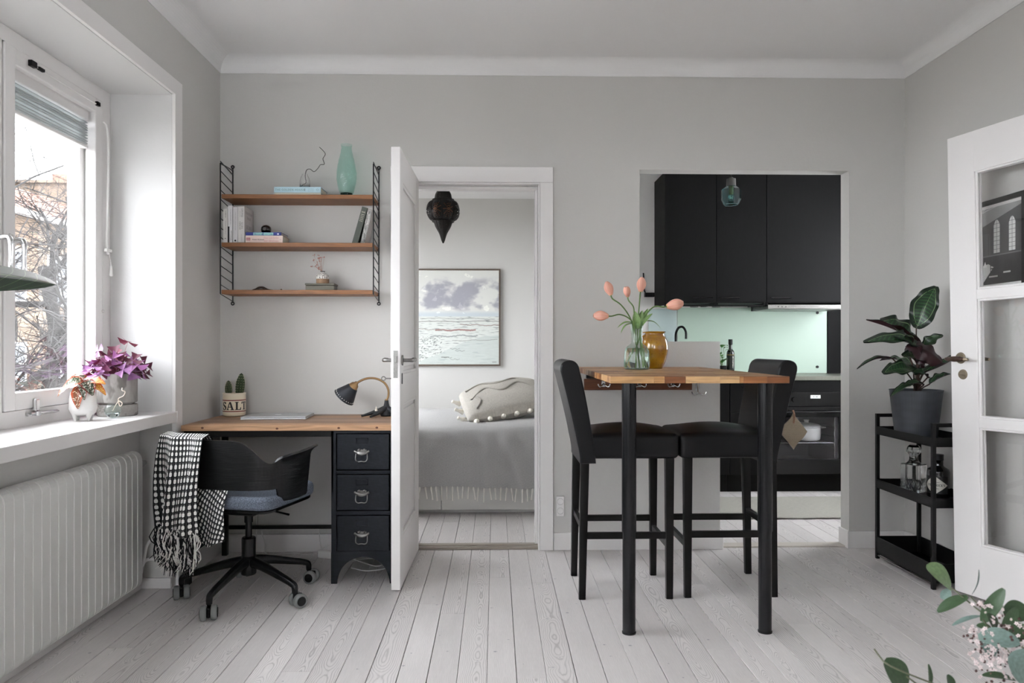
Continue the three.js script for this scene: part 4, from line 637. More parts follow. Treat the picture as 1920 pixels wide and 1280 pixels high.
// bottom board: driftwood, box, little jar with dried flowers
{
  const y = ST[2] + 0.0002;
  reseed(77);
  single('driftwood', merge(loft([[-0.065, 0.006, 0], [-0.045, 0.010, 0.005], [-0.03, 0.018, 0.004], [-0.01, 0.019, 0], [0.006, 0.011, -0.004], [0.022, 0.006, 0.002], [0.045, 0.005, 0.006]], [[0.003, 0.003], [0.005, 0.005], [0.006, 0.006], [0.007, 0.006], [0.006, 0.006], [0.005, 0.005], [0.002, 0.002]], 8, 2, [0, 1, 0], 26), loft([[0.0, 0.008, 0], [-0.03, 0.006, 0.025], [-0.05, 0.004, 0.03]], [0.005, 0.004, 0.002], 8)), std({ color: rgb(62, 50, 42), roughness: 0.9, bumpMap: fineBump, bumpScale: 0.002 }), 'dark gnarled piece of driftwood on the lowest board', 'driftwood', [-1.236, y, 0.10]);
  single('seed_pod', lathe([[0.001, 0], [0.006, 0.001], [0.008, 0.005], [0.004, 0.009], [0.001, 0.012]], 12), std({ color: rgb(84, 68, 56), roughness: 0.9 }), 'tiny brown seed pod beside the driftwood', 'seed pod', [-1.145, y, 0.11]);
  single('feather', leaf([-0.03, 0.0022, 0], [0.04, 0.0022, 0.004], 0.012, [0, 1, 0], { bend: 0.03, fold: 0.05 }), std({ color: rgb(122, 94, 76), roughness: 0.9 }), 'small brown feather lying on the lowest board', 'feather', [-1.105, y, 0.12]);
  const b = thing('metal_box', 'grey tin box on the lowest board', 'box', [-0.935, y, 0.088], 0.02);
  const tin = std({ color: rgb(132, 128, 114), roughness: 0.5, metalness: 0.35, map: scaled(brushed, 8, 8) });
  part(b, 'body', box(-0.076, 0.076, 0, 0.03, -0.045, 0.045, 0.004), tin); part(b, 'lid', box(-0.079, 0.079, 0.0302, 0.040, -0.048, 0.048, 0.003), tin);
  const t = thing('mini_vase', 'tiny white and bare-clay jar on the tin box', 'vase', [-0.930, y + 0.0402, 0.085]);
  part(t, 'body', lathe([[0.001, 0], [0.031, 0], [0.034, 0.003], [0.0345, 0.026]], 36), std({ color: rgb(176, 142, 112), roughness: 0.8, map: mottle }), 'bare clay lower half');
  part(t, 'glazed_top', lathe([[0.0345, 0.026], [0.034, 0.042], [0.028, 0.052], [0.016, 0.058], [0.011, 0.061], [0.012, 0.068], [0.010, 0.068], [0.009, 0.060], [0.001, 0.058]], 36), std({ roughness: 0.3, map: scaled(dataTex(128, 128, (x, yy) => { const k = cellN(x, yy, 128, 18, 12, 3); return k > 0.28 ? [70, 66, 62] : [222, 219, 212]; }), 3, 1) }), 'white speckled glaze');
  part(t, 'rim', ring(0.011, 0.002, 20, 8).rotateX(PI / 2).translate(0, 0.067, 0), M.black);
  const d = thing('dried_flowers', 'dried pink flower sprig in the tiny jar', 'dried flower', [-0.930, y + 0.0402, 0.085]);
  const stems = [], heads = [];
  for (let k = 0; k < 16; k++) { const tx = rr(-0.058, 0.005), ty = rr(0.078, 0.155), tz = rr(-0.02, 0.02); stems.push(tube([[0, 0.03, 0], [-0.002 + tx * 0.2, 0.075, tz * 0.3], [tx, ty, tz]], 0.00045, 10, 4)); for (let q = 0; q < 3; q++) heads.push(new THREE.IcosahedronGeometry(rr(0.0022, 0.0042), 0).scale(1, 0.7, 1).translate(tx + rr(-0.006, 0.006), ty + rr(-0.004, 0.004), tz + rr(-0.006, 0.006))); }
  part(d, 'stems', merge(stems), std({ color: rgb(176, 138, 120), roughness: 0.9 })); part(d, 'blossoms', merge(heads), std({ color: rgb(188, 128, 116), roughness: 0.9 }));
}
// ---------- bar table and stools ----------
const TT = 1.016;
const staveTones = [[222, 172, 116], [200, 142, 88], [232, 186, 132], [180, 118, 70], [212, 158, 102], [146, 90, 52], [238, 200, 154]].map((c) => std({ color: rgb(...c), roughness: 0.42, map: scaled(woodGrain, 6, 1.5) }));
{
  const t = thing('bar_table', 'high butcher-block bar table on two black pillar legs', 'table', [0.785, 0, 0.675], -0.012);
  const x0 = -0.34, x1 = 0.34, z0 = -0.655, z1 = 0.655, n = 29;
  reseed(303);
  for (let k = 0; k < n; k++) {
    const a = z0 + (z1 - z0) * k / n, b = z0 + (z1 - z0) * (k + 1) / n; let c = x0; const first = k === n - 1 ? [0.165, 0.04, 0.08, 0.13, 0.075, 0.015, 0.09] : null; let i = 0;
    while (c < x1 - 0.001) { let e = c + (first ? first[i] ?? 0.2 : k === 0 ? rr(0.1, 0.3) : rr(0.08, 0.34)); if (i === 0 && !first) e = c + rr(0.05, 0.3); if (x1 - e < 0.05) e = x1; part(t, 'stave', uvm(box(c + 0.0002, e - 0.0002, TT - 0.026, TT - rr(0, 0.0003), a + 0.0002, b - 0.0002, 0.0006, 1), 'x', rr(0, 1), rr(0, 1)), staveTones[Math.floor(rnd() ** 1.4 * 7)]); c = e; i++; }
  }
  const leg = phys({ color: rgb(13, 14, 16), roughness: 0.2, specularIntensity: 0.7 });
  for (const [x, z] of [[-0.250, 0.535], [0.290, 0.530]]) { const l = part(t, 'leg', merge(cyl(0.0255, 0.0255, 0.42, x, 0.0, z, 32), cyl(0.0285, 0.0285, TT - 0.026 - 0.40, x, 0.40, z, 32), cyl(0.0275, 0.0275, 0.006, x, 0.0, z, 32)), leg); part(l, 'mounting_plate', cyl(0.05, 0.05, 0.004, x, TT - 0.030, z, 28), leg); }
  part(t, 'wall_cleat', box(x0 + 0.05, x1 - 0.05, TT - 0.062, TT - 0.0262, z0 + 0.002, z0 + 0.03, 0.002), M.blackWood);
}
function stool(label, x, z, turn) { // back at local -x, seat 0.43 wide in x, 0.40 in z
  const t = thing('bar_stool', label, 'bar stool', [x, 0, z], turn, 'bar stools at the high table');
  const wood = M.blackWood, L = M.leather;
  const seat = pad(0.418, 0.112, 0.398, 0.024, 0.032);
  part(t, 'seat', uvm(clean(seat.translate(0.022, 0.683, 0))), L, 'padded black leather seat');
  const side = new THREE.Shape(); side.moveTo(-0.205, 0.615); side.lineTo(-0.15, 0.615); side.bezierCurveTo(-0.168, 0.76, -0.192, 0.90, -0.222, 1.02); side.bezierCurveTo(-0.226, 1.05, -0.244, 1.062, -0.262, 1.06); side.bezierCurveTo(-0.286, 1.058, -0.297, 1.046, -0.293, 1.02); side.bezierCurveTo(-0.262, 0.90, -0.232, 0.78, -0.218, 0.70); side.bezierCurveTo(-0.208, 0.66, -0.205, 0.63, -0.205, 0.615);
  const bk = new THREE.ExtrudeGeometry(side, { depth: 0.38, bevelEnabled: true, bevelSize: 0.008, bevelThickness: 0.012, bevelSegments: 4, curveSegments: 16 }); bk.translate(0, 0, -0.19);
  const b = part(t, 'backrest', uvm(clean(bk)), L, 'padded black leather backrest');
  part(b, 'piping', merge(...[-0.197, 0.197].map((zz) => tube([[-0.154, 0.64, zz], [-0.172, 0.76, zz], [-0.196, 0.90, zz], [-0.226, 1.015, zz], [-0.24, 1.052, zz], [-0.265, 1.062, zz]], 0.0028, 40, 6))), L);
  const lg = (lx, lz, dx) => loft([[lx + dx, 0.0, lz], [lx, 0.63, lz]], [[0.016, 0.016], [0.021, 0.021]], 8, 6, [0, 0, 1]);
  for (const [lx, dx] of [[0.190, 0.0], [-0.190, -0.012]]) for (const lz of [-0.172, 0.172]) { const l = part(t, 'leg', lg(lx, lz, dx), wood); part(l, 'glide', cyl(0.011, 0.011, 0.003, lx + dx, -0.0005, lz, 10), M.cord); }
  for (const lz of [-0.172, 0.172]) part(t, 'footrest', box(-0.186, 0.186, 0.268, 0.298, lz - 0.010, lz + 0.010, 0.003), wood);
  for (const lx of [-0.196, 0.190]) part(t, 'footrest', box(lx - 0.010, lx + 0.010, lx > 0 ? 0.22 : 0.30, lx > 0 ? 0.25 : 0.33, -0.168, 0.168, 0.003), wood);
  return t;
}
stool('black leather bar stool with its back towards the doorway', 0.592, 0.632, 0);
stool('black leather bar stool with its back towards the kitchen', 1.058, 0.618, PI);
// vase of tulips
const VX = 0.70, VZ = 0.47;
{
  const t = thing('ribbed_vase', 'ribbed clear green glass vase holding tulips on the table', 'vase', [VX, TT + 0.0004, VZ]);
  const prof = [[0.058, 0], [0.060, 0.006], [0.060, 0.06], [0.058, 0.085], [0.050, 0.107], [0.036, 0.122], [0.0285, 0.13], [0.0275, 0.15], [0.029, 0.19], [0.033, 0.225], [0.035, 0.236]];
  const c = new THREE.CatmullRomCurve3(prof.map(([r, y]) => V(r, y, 0)), false, 'centripetal').getPoints(50);
  part(t, 'body', sheet((u, v) => { const f = v * 50, i = Math.min(49, Math.floor(f)), q = c[i].clone().lerp(c[i + 1], f - i), a = u * 2 * PI, rib = 0.0030 * (1 - smooth(q.y, 0.10, 0.13)) * smooth(q.y, 0.002, 0.012) * Math.cos(a * 26); return V(Math.cos(a) * (q.x + rib), q.y, Math.sin(a) * (q.x + rib)); }, 240, 50, true), phys({ color: rgb(236, 245, 240), roughness: 0.03, transmission: 1, thickness: 0, ior: 1.5 }));
  part(t, 'base', lathe([[0.001, 0.0004], [0.057, 0.0004], [0.057, 0.006], [0.001, 0.008]], 40), phys({ color: rgb(205, 226, 214), roughness: 0.03, transmission: 0.9, thickness: 0.01, ior: 1.5 }), 'thick glass base');
  part(t, 'water', lathe([[0.001, 0.0085], [0.0565, 0.0085], [0.0575, 0.06], [0.0555, 0.084], [0.0475, 0.1045], [0.001, 0.105]], 40), phys({ color: rgb(250, 255, 252), roughness: 0, transmission: 1, thickness: 0.02, ior: 1.33 }), 'clear water');
}
function tulip(label, head, dir, size, open, bend) {
  const t = thing('tulip', label, 'tulip', [VX, TT + 0.0104, VZ], 0, 'tulips in the ribbed vase');
  const H = V(...head), D = V(...dir).normalize(), foot = V(-H.x * 0.3, 0.004, rr(-0.02, 0.02));
  const neck = V(H.x * 0.08, 0.15, H.z * 0.08), rim = V(clamp(H.x * 0.3, -0.026, 0.026), 0.228, clamp(H.z * 0.3, -0.02, 0.02));
  part(t, 'stem', tube([foot, neck.clone().multiplyScalar(0.9), rim, rim.clone().lerp(H, 0.5).add(V(...bend)), H.clone().addScaledVector(D, -0.015), H], 0.0032, 50, 8), M.stem);
  const q = new THREE.Quaternion().setFromUnitVectors(V(0, 1, 0), D), pm = std({ color: rgb(250, 226, 214), roughness: 0.6, map: petalTex });
  for (let k = 0; k < 6; k++) {
    const a = k / 6 * 2 * PI + 0.3, inner = k % 2, R = size * (inner ? 0.30 : 0.345);
    const g = sheet((u, v) => { const w = (u - 0.5) * 2, sp = 1.2 * Math.sqrt(Math.sin(PI * (0.08 + 0.84 * v))) * (v > 0.92 ? Math.sqrt((1 - v) / 0.08 * 0.8 + 0.2) : 1), ang = a + w * 0.84 * sp, rad = R * (0.12 + 0.98 * Math.sin(PI * Math.min(1, 0.08 + v * 0.62)) - (0.70 - 0.62 * open) * v * v * v) * (1 - 0.10 * w * w); return V(Math.cos(ang) * rad, size * v, Math.sin(ang) * rad); }, 8, 12);
    g.applyQuaternion(q).translate(H.x, H.y, H.z); part(t, 'petal', g, pm);
  }
  return t;
}
const petalTex = canvasTex(128, 256, (c, w, h) => { fill(c, w, h, '#f6d9cc'); for (let k = 0; k < 90; k++) { c.fillStyle = `rgba(${220 + rr(-15, 20)},${150 + rr(-20, 30)},${135 + rr(-20, 30)},0.13)`; c.fillRect(rr(0, w), 0, rr(2, 7), h); } c.fillStyle = 'rgba(228,214,150,0.7)'; c.fillRect(0, h * 0.95, w, h * 0.05); c.fillStyle = 'rgba(235,165,155,0.35)'; c.fillRect(w * 0.44, 0, w * 0.12, h); });
reseed(64);
const TUL = [
  ['upright pale pink tulip leaning over the stool back', [-0.128, 0.355, 0.0], [-0.35, 1, 0.05], 0.072, 0.0, [0.0, 0.015, 0]],
  ['small opened pink tulip in the middle of the vase', [-0.048, 0.345, 0.02], [-0.22, 1, 0.2], 0.052, 0.7, [0.012, 0.01, 0]],
  ['tallest pink tulip standing straight up in the vase', [0.018, 0.372, 0], [0.1, 1, 0.0], 0.074, 0.0, [0.0, 0.0, 0]],
  ['pink tulip nodding sideways over the amber jug', [0.145, 0.300, 0.01], [1, 0.22, 0.0], 0.086, 0.12, [0.0, 0.035, 0]],
  ['pink tulip lying flat towards the doorway', [-0.142, 0.252, 0.01], [-1, 0.03, 0.05], 0.076, 0.15, [0.0, 0.02, 0]],
];
for (const a of TUL) tulip(...a);
{ // loose leaves
  const t = thing('tulip_leaves', 'green tulip leaves spilling over the vase rim', 'leaves', [VX, TT + 0.0004, VZ]);
  const lm = std({ color: rgb(134, 168, 100), roughness: 0.5, map: mottle });
  const shp = (v) => Math.sin(PI * clamp(0.12 + 0.88 * v)) ** 0.7;
  const L = [[[-0.014, 0.225, 0.01], [-0.10, 0.203, 0.02], 0.018, [0, 1, 0.4], 0.18], [[-0.016, 0.225, 0.012], [-0.085, 0.175, 0.03], 0.016, [-0.4, 1, 0.4], 0.2], [[0.02, 0.23, 0.008], [0.115, 0.20, 0.02], 0.012, [0, 1, 0.3], 0.22], [[-0.005, 0.20, 0.02], [-0.015, 0.285, 0.03], 0.04, [0, 0.2, 1], 0.05], [[0.012, 0.20, 0.0], [0.055, 0.30, 0.0], 0.03, [0.3, 0.2, 1], -0.1], [[0.0, 0.20, -0.01], [0.025, 0.29, 0.012], 0.034, [0, 0, 1], 0.06], [[0.018, 0.21, 0.012], [0.075, 0.275, 0.015], 0.02, [-0.3, 0.6, 1], 0.12], [[0.022, 0.02, 0.01], [0.01, 0.2, 0.008], 0.018, [0.5, 0, 1], 0.02]];
  for (const [a, b, w, f, bend] of L) part(t, 'leaf', leaf(a, b, w, f, { bend, fold: 0.25, shape: shp, nu: 6, nv: 14 }), lm);
}
// amber jug
{
  const t = thing('amber_jug', 'amber glazed pottery jug beside the tulip vase', 'jug', [0.818, TT + 0.0003, 0.335]); t.scale.setScalar(0.95);
  const gl = phys({ color: rgb(192, 150, 34), roughness: 0.16, clearcoat: 1, clearcoatRoughness: 0.08, map: dataTex(256, 256, (x, y) => { const k = cellN(x, y, 256, 7, 9, 3), f = cellN(x, y, 256, 46, 40, 5), d = f > 0.5 ? 40 : 0; return [222 + 30 * k - d, 200 + 36 * k - d, 170 + 40 * k - d]; }) });
  const p = new THREE.CatmullRomCurve3([[0.040, 0], [0.043, 0.006], [0.056, 0.035], [0.068, 0.08], [0.0715, 0.115], [0.066, 0.15], [0.055, 0.175], [0.0515, 0.187], [0.055, 0.196]].map(([r, y]) => V(r, y, 0))).getPoints(40).map((q) => [q.x, q.y]);
  part(t, 'body', lathe([[0.001, 0], ...p, [0.052, 0.197], [0.048, 0.186], [0.06, 0.15], [0.066, 0.115], [0.05, 0.03], [0.001, 0.01]], 56), gl);
  part(t, 'rim', sheet((u, v) => { const a = u * 2 * PI, b = v * 2 * PI, sp = 0.008 * Math.exp(-(((a - PI) / 0.35) ** 2)); return V(Math.cos(a) * (0.0555 + sp + 0.0035 * Math.cos(b)), 0.196 + 0.0035 * Math.sin(b) - sp * 0.3, Math.sin(a) * (0.0555 + sp + 0.0035 * Math.cos(b))); }, 60, 10), gl);
  part(t, 'lug', loft([[-0.052, 0.18, 0.012], [-0.066, 0.172, 0.014], [-0.063, 0.158, 0.012]], [0.006, 0.007, 0.005], 8), gl);
}
// coat rack on the half wall
{
  const t = thing('coat_rack', 'wooden coat rack board with metal hooks under the table', 'coat rack', [0, 0, 0]);
  part(t, 'board', uvm(box(0.493, 1.094, 0.888, 0.950, 0.0005, 0.022, 0.003), 'x'), std({ color: rgb(128, 74, 44), roughness: 0.42, map: scaled(woodGrain, 5, 1.3) }), 'reddish brown board');
  const hk = (x) => merge(box(x - 0.011, x + 0.011, 0.905, 0.94, 0.0215, 0.026, 0.003), ...[-1, 1].map((s) => loft([[x, 0.922, 0.026], [x + s * 0.010, 0.914, 0.042], [x + s * 0.024, 0.908, 0.05], [x + s * 0.031, 0.916, 0.052], [x + s * 0.033, 0.924, 0.052]], [0.005, 0.0045, 0.004, 0.004, 0.0045], 8, 2, [0, 0, 1], 14)));
  for (const x of [0.60, 0.80, 0.985]) part(t, 'hook', hk(x), M.chrome, 'chrome double hook');
}
single('wall_hook', merge(box(-0.010, 0.010, -0.004, 0.05, 0.0005, 0.006, 0.003), ...[-1, 1].map((s) => loft([[0, 0.008, 0.006], [s * 0.006, -0.014, 0.028], [s * 0.022, -0.022, 0.036], [s * 0.036, -0.016, 0.038], [s * 0.040, -0.006, 0.038]], [0.0045, 0.004, 0.004, 0.0035, 0.0045], 8, 2, [0, 0, 1], 16)), rod([0, 0.04, 0.004], [0, -0.012, 0.026], 0.004)), M.chrome, 'single chrome double-pronged hook beside the coat rack', 'hook', [1.128, 0.885, 0]);
{ // wall socket
  const t = thing('wall_socket', 'white double power socket by the doorway casing', 'power socket', [0.362, 0.245, 0]);
  part(t, 'plate', box(-0.022, 0.022, -0.055, 0.055, 0.0005, 0.014, 0.003), M.white);
  for (const y of [-0.026, 0.026]) { const o = part(t, 'outlet', lathe([[0.001, -0.010], [0.0165, -0.010], [0.0165, 0.001], [0.0185, 0.001], [0.0185, -0.001]], 24).rotateX(PI / 2).translate(0, y, 0.0155), std({ color: rgb(205, 203, 200), roughness: 0.4 })); part(o, 'pin_hole', merge(cyl(0.0025, 0.0025, 0.001, 0, 0, 0, 8).rotateX(PI / 2).translate(-0.008, y, 0.0065), cyl(0.0025, 0.0025, 0.001, 0, 0, 0, 8).rotateX(PI / 2).translate(0.008, y, 0.0065)), M.black); }
}
// ---------- kitchen ----------
const KW = -2.16, UF = -1.762, CF = -1.54;
function wallCabinet(label, x0, x1, handleAt) {
  const t = thing('wall_cabinet', label, 'cabinet', [0, 0, 0], 0, 'black kitchen wall cabinets');
  part(t, 'body', merge(box(x0 + 0.0005, x0 + 0.018, 1.462, 2.52, KW + 0.0005, UF - 0.02), box(x1 - 0.018, x1 - 0.0005, 1.462, 2.52, KW + 0.0005, UF - 0.02), box(x0 + 0.018, x1 - 0.018, 1.475, 1.492, KW + 0.0005, UF - 0.022), box(x0 + 0.018, x1 - 0.018, 2.5, 2.52, KW + 0.0005, UF - 0.022), box(x0 + 0.018, x1 - 0.018, 1.492, 2.5, KW + 0.0005, KW + 0.01)), M.cabinet);
  const d = part(t, 'door', uvm(box(x0 + 0.0015, x1 - 0.0015, 1.482, 2.515, UF - 0.0195, UF, 0.0015)), M.cabinet);
  const y = 1.515, hx = handleAt;
  part(d, 'handle', merge(rod([hx - 0.08, y, UF + 0.026], [hx + 0.08, y, UF + 0.026], 0.0055, 12), rod([hx - 0.06, y, UF], [hx - 0.06, y, UF + 0.026], 0.004, 8), rod([hx + 0.06, y, UF], [hx + 0.06, y, UF + 0.026], 0.004, 8)), M.blackLacquer);
  return t;
}
wallCabinet('black wall cabinet nearest the amber jug', 1.351, 1.762, 1.645);
wallCabinet('black wall cabinet between its two neighbours over the mint panel', 1.763, 2.164, 1.86);
wallCabinet('wide black wall cabinet above the cooker hood', 2.165, 2.80, 2.27);
single('cabinet_pelmet', box(1.351, 2.164, 1.448, 1.4615, UF - 0.03, UF - 0.004, 0.002), M.cabinet, 'black light pelmet under the two narrow wall cabinets', 'pelmet');
for (const [x, l] of [[1.62, 'round under-cabinet spotlight nearer the tulips'], [1.80, 'round under-cabinet spotlight nearer the cooker hood']]) { const t = thing('under_cabinet_light', l, 'spotlight', [x, 1.4545, -1.9], 0, 'under-cabinet spotlights'); part(t, 'housing', lathe([[0.001, 0.007], [0.033, 0.007], [0.034, -0.006], [0.030, -0.008], [0.026, -0.004], [0.001, -0.004]], 28), M.steel); part(t, 'lens', cyl(0.026, 0.026, 0.002, 0, -0.0055, 0, 24), std({ color: rgb(214, 216, 210), roughness: 0.3 })); }
{
  const t = thing('cooker_hood', 'slim steel cooker hood under the wide wall cabinet', 'cooker hood', [0, 0, 0]);
  part(t, 'front', box(2.168, 2.80, 1.428, 1.4615, UF - 0.01, UF + 0.02, 0.003), M.steel);
  part(t, 'body', box(2.17, 2.80, 1.425, 1.4612, KW + 0.02, UF - 0.0105), M.steel);
  part(t, 'button', merge(...[2.25, 2.28, 2.31].map((x) => cyl(0.004, 0.004, 0.003, 0, 0, 0, 12).rotateX(PI / 2).translate(x, 1.444, UF + 0.021))), M.black);
}
{ // mint glass behind the counter
  const t = thing('splashback', 'mint green glass splashback above the counter', 'splashback', [0, 0, 0]);
  const mint = phys({ color: rgb(190, 212, 196), roughness: 0.4, clearcoat: 0.15, clearcoatRoughness: 0.2 });
  part(t, 'panel', box(1.545, 2.826, 0.902, 1.458, KW + 0.001, KW + 0.009, 0.0015), mint);
  for (const [x, y] of [[2.742, 1.415], [2.742, 0.955]]) part(t, 'stud', cyl(0.012, 0.011, 0.006, 0, 0, 0, 20).rotateX(PI / 2).translate(x, y, KW + 0.009), M.black, 'dark round fixing stud');
  const s = thing('side_splashback', 'narrow reflective glass strip left of the mint panel', 'splashback', [0, 0, 0]);
  part(s, 'panel', box(1.30, 1.54, 0.902, 1.446, KW + 0.001, KW + 0.008, 0.0015), phys({ color: rgb(190, 208, 206), roughness: 0.08, clearcoat: 1, clearcoatRoughness: 0.02 }));
}
single('filler_panel', box(2.828, 3.39, 0.902, 1.462, KW + 0.001, KW + 0.02), M.cabinet, 'black panel beside the mint splashback', 'panel');
single('worktop', box(1.20, 3.39, 0.868, 0.9, KW + 0.001, CF + 0.002, 0.003), std({ color: rgb(150, 150, 138), roughness: 0.4, metalness: 0.35, map: scaled(brushed, 2, 2) }), 'thin grey kitchen worktop over the oven', 'worktop');
function baseCabinet(label, x0, x1, doors) {
  const t = thing('base_cabinet', label, 'cabinet', [0, 0, 0], 0, 'black kitchen base cabinets');
  part(t, 'body', box(x0, x1, 0.14, 0.8675, KW + 0.002, CF - 0.03), M.cabinet);
  for (const [a, b, c, d] of doors) { const q = part(t, 'door', uvm(box(a + 0.0015, b - 0.0015, c, d, CF - 0.0295, CF - 0.01, 0.0015)), M.cabinet); part(q, 'handle', merge(rod([(a + b) / 2 - 0.07, d - 0.04, CF + 0.016], [(a + b) / 2 + 0.07, d - 0.04, CF + 0.016], 0.005, 10), rod([(a + b) / 2 - 0.05, d - 0.04, CF - 0.011], [(a + b) / 2 - 0.05, d - 0.04, CF + 0.016], 0.004, 8), rod([(a + b) / 2 + 0.05, d - 0.04, CF - 0.011], [(a + b) / 2 + 0.05, d - 0.04, CF + 0.016], 0.004, 8)), M.blackLacquer); }
  part(t, 'plinth', box(x0, x1, 0, 0.139, KW + 0.002, CF - 0.09), M.cabinet);
}
baseCabinet('black base cabinet behind the bar stool back', 1.203, 1.80, [[1.203, 1.50, 0.145, 0.865], [1.50, 1.80, 0.145, 0.865]]);
baseCabinet('black drawer cabinet between base cabinet and oven', 1.803, 2.105, [[1.803, 2.105, 0.145, 0.62], [1.803, 2.105, 0.624, 0.865]]);
baseCabinet('black base cabinet past the oven', 2.706, 3.388, [[2.706, 3.05, 0.145, 0.865], [3.05, 3.388, 0.145, 0.865]]);
{ // oven with a pot inside
  const t = thing('oven', 'black built-in oven with a dark glass door', 'oven', [0, 0, 0]);
  const x0 = 2.108, x1 = 2.703, cav = std({ color: rgb(128, 128, 130), roughness: 0.5 });
  part(t, 'housing', merge(box(x0, x1, 0.14, 0.20, KW + 0.01, CF - 0.01), box(x0, x1, 0.78, 0.8675, KW + 0.01, CF - 0.01), box(x0, x0 + 0.05, 0.20, 0.78, KW + 0.01, CF - 0.035), box(x1 - 0.05, x1, 0.20, 0.78, KW + 0.01, CF - 0.035), box(x0 + 0.05, x1 - 0.05, 0.64, 0.78, KW + 0.01, CF - 0.035), box(x0, x1, 0, 0.139, KW + 0.002, CF - 0.09)), M.cabinet);
  part(t, 'cavity', merge(box(x0 + 0.05, x1 - 0.05, 0.20, 0.21, KW + 0.06, CF - 0.036), box(x0 + 0.05, x1 - 0.05, 0.63, 0.64, KW + 0.06, CF - 0.036), box(x0 + 0.05, x0 + 0.06, 0.21, 0.63, KW + 0.06, CF - 0.036), box(x1 - 0.06, x1 - 0.05, 0.21, 0.63, KW + 0.06, CF - 0.036), box(x0 + 0.05, x1 - 0.05, 0.20, 0.64, KW + 0.05, KW + 0.06)), cav);
  const side = []; for (let k = 0; k < 4; k++) side.push(tube([[x1 - 0.063, 0.27 + k * 0.08, CF - 0.06], [x1 - 0.066, 0.30 + k * 0.08, CF - 0.065], [x1 - 0.063, 0.33 + k * 0.08, CF - 0.06], [x1 - 0.063, 0.33 + k * 0.08, KW + 0.1]], 0.0028, 20, 6));
  part(t, 'shelf_runner', merge(...side, rod([x1 - 0.063, 0.24, CF - 0.06], [x1 - 0.063, 0.60, CF - 0.06], 0.003, 6)), M.chrome);
  const bars = []; for (let k = 0; k < 15; k++) bars.push(rod([x0 + 0.075 + k * 0.031, 0.385, KW + 0.1], [x0 + 0.075 + k * 0.031, 0.385, CF - 0.05], 0.0022, 5)); bars.push(rod([x0 + 0.062, 0.382, CF - 0.05], [x1 - 0.062, 0.382, CF - 0.05], 0.0032, 6), rod([x0 + 0.062, 0.382, KW + 0.1], [x1 - 0.062, 0.382, KW + 0.1], 0.0032, 6));
  part(t, 'rack', merge(...bars), M.chrome);
  const panel = part(t, 'control_panel', box(x0 + 0.001, x1 - 0.001, 0.668, 0.778, CF - 0.0345, CF - 0.008, 0.002), M.blackLacquer);
  for (const x of [2.20, 2.30]) part(panel, 'knob', cyl(0.019, 0.018, 0.014, 0, 0, 0, 24).rotateX(PI / 2).translate(x, 0.72, CF - 0.008), M.blackLacquer);
  const disp = new THREE.PlaneGeometry(0.078, 0.026); disp.translate(2.465, 0.742, CF - 0.0074);
  part(panel, 'display', clean(disp), std({ map: canvasTex(156, 52, (c, w, h) => { fill(c, w, h, '#e4e6e6'); c.fillStyle = '#3a3f42'; c.font = 'bold 30px monospace'; c.textAlign = 'center'; c.textBaseline = 'middle'; c.fillText('0:00', w / 2, h / 2); }), roughness: 0.3 }), 'small pale clock display');
  const d = part(t, 'door', merge(box(x0 + 0.001, x1 - 0.001, 0.148, 0.262, CF - 0.0345, CF - 0.008, 0.002), box(x0 + 0.001, x1 - 0.001, 0.585, 0.664, CF - 0.0345, CF - 0.008, 0.002), box(x0 + 0.001, x0 + 0.055, 0.258, 0.588, CF - 0.0345, CF - 0.008, 0.002), box(x1 - 0.055, x1 - 0.001, 0.258, 0.588, CF - 0.0345, CF - 0.008, 0.002)), M.blackLacquer);
  part(d, 'pane', box(x0 + 0.05, x1 - 0.05, 0.256, 0.59, CF - 0.014, CF - 0.010), phys({ color: rgb(250, 250, 252), roughness: 0.0, transmission: 1, thickness: 0, ior: 1.5 }), 'tinted oven window');
  part(d, 'handle', merge(rod([x0 + 0.06, 0.628, CF + 0.034], [x1 - 0.06, 0.628, CF + 0.034], 0.007, 12), rod([x0 + 0.08, 0.628, CF - 0.009], [x0 + 0.08, 0.628, CF + 0.034], 0.005, 8), rod([x1 - 0.08, 0.628, CF - 0.009], [x1 - 0.08, 0.628, CF + 0.034], 0.005, 8)), M.blackLacquer);
  const p = thing('casserole', 'white cast-iron casserole inside the oven', 'pot', [2.475, 0.3876, -1.74]);
  const enamel = std({ color: rgb(232, 231, 226), roughness: 0.25 });
  part(p, 'body', lathe([[0.001, 0], [0.09, 0], [0.103, 0.01], [0.108, 0.05], [0.108, 0.10], [0.104, 0.105], [0.001, 0.106]], 40), enamel);
  part(p, 'lid', lathe([[0.111, 0.106], [0.112, 0.114], [0.09, 0.126], [0.04, 0.136], [0.018, 0.138], [0.016, 0.152], [0.024, 0.158], [0.001, 0.162]], 40), enamel);
  for (const s of [-1, 1]) part(p, 'handle', loft([[s * 0.104, 0.098, -0.04], [s * 0.136, 0.10, -0.03], [s * 0.142, 0.10, 0], [s * 0.136, 0.10, 0.03], [s * 0.104, 0.098, 0.04]], [[0.008, 0.005]], 8, 2.4, [0, 1, 0], 18), enamel);
}
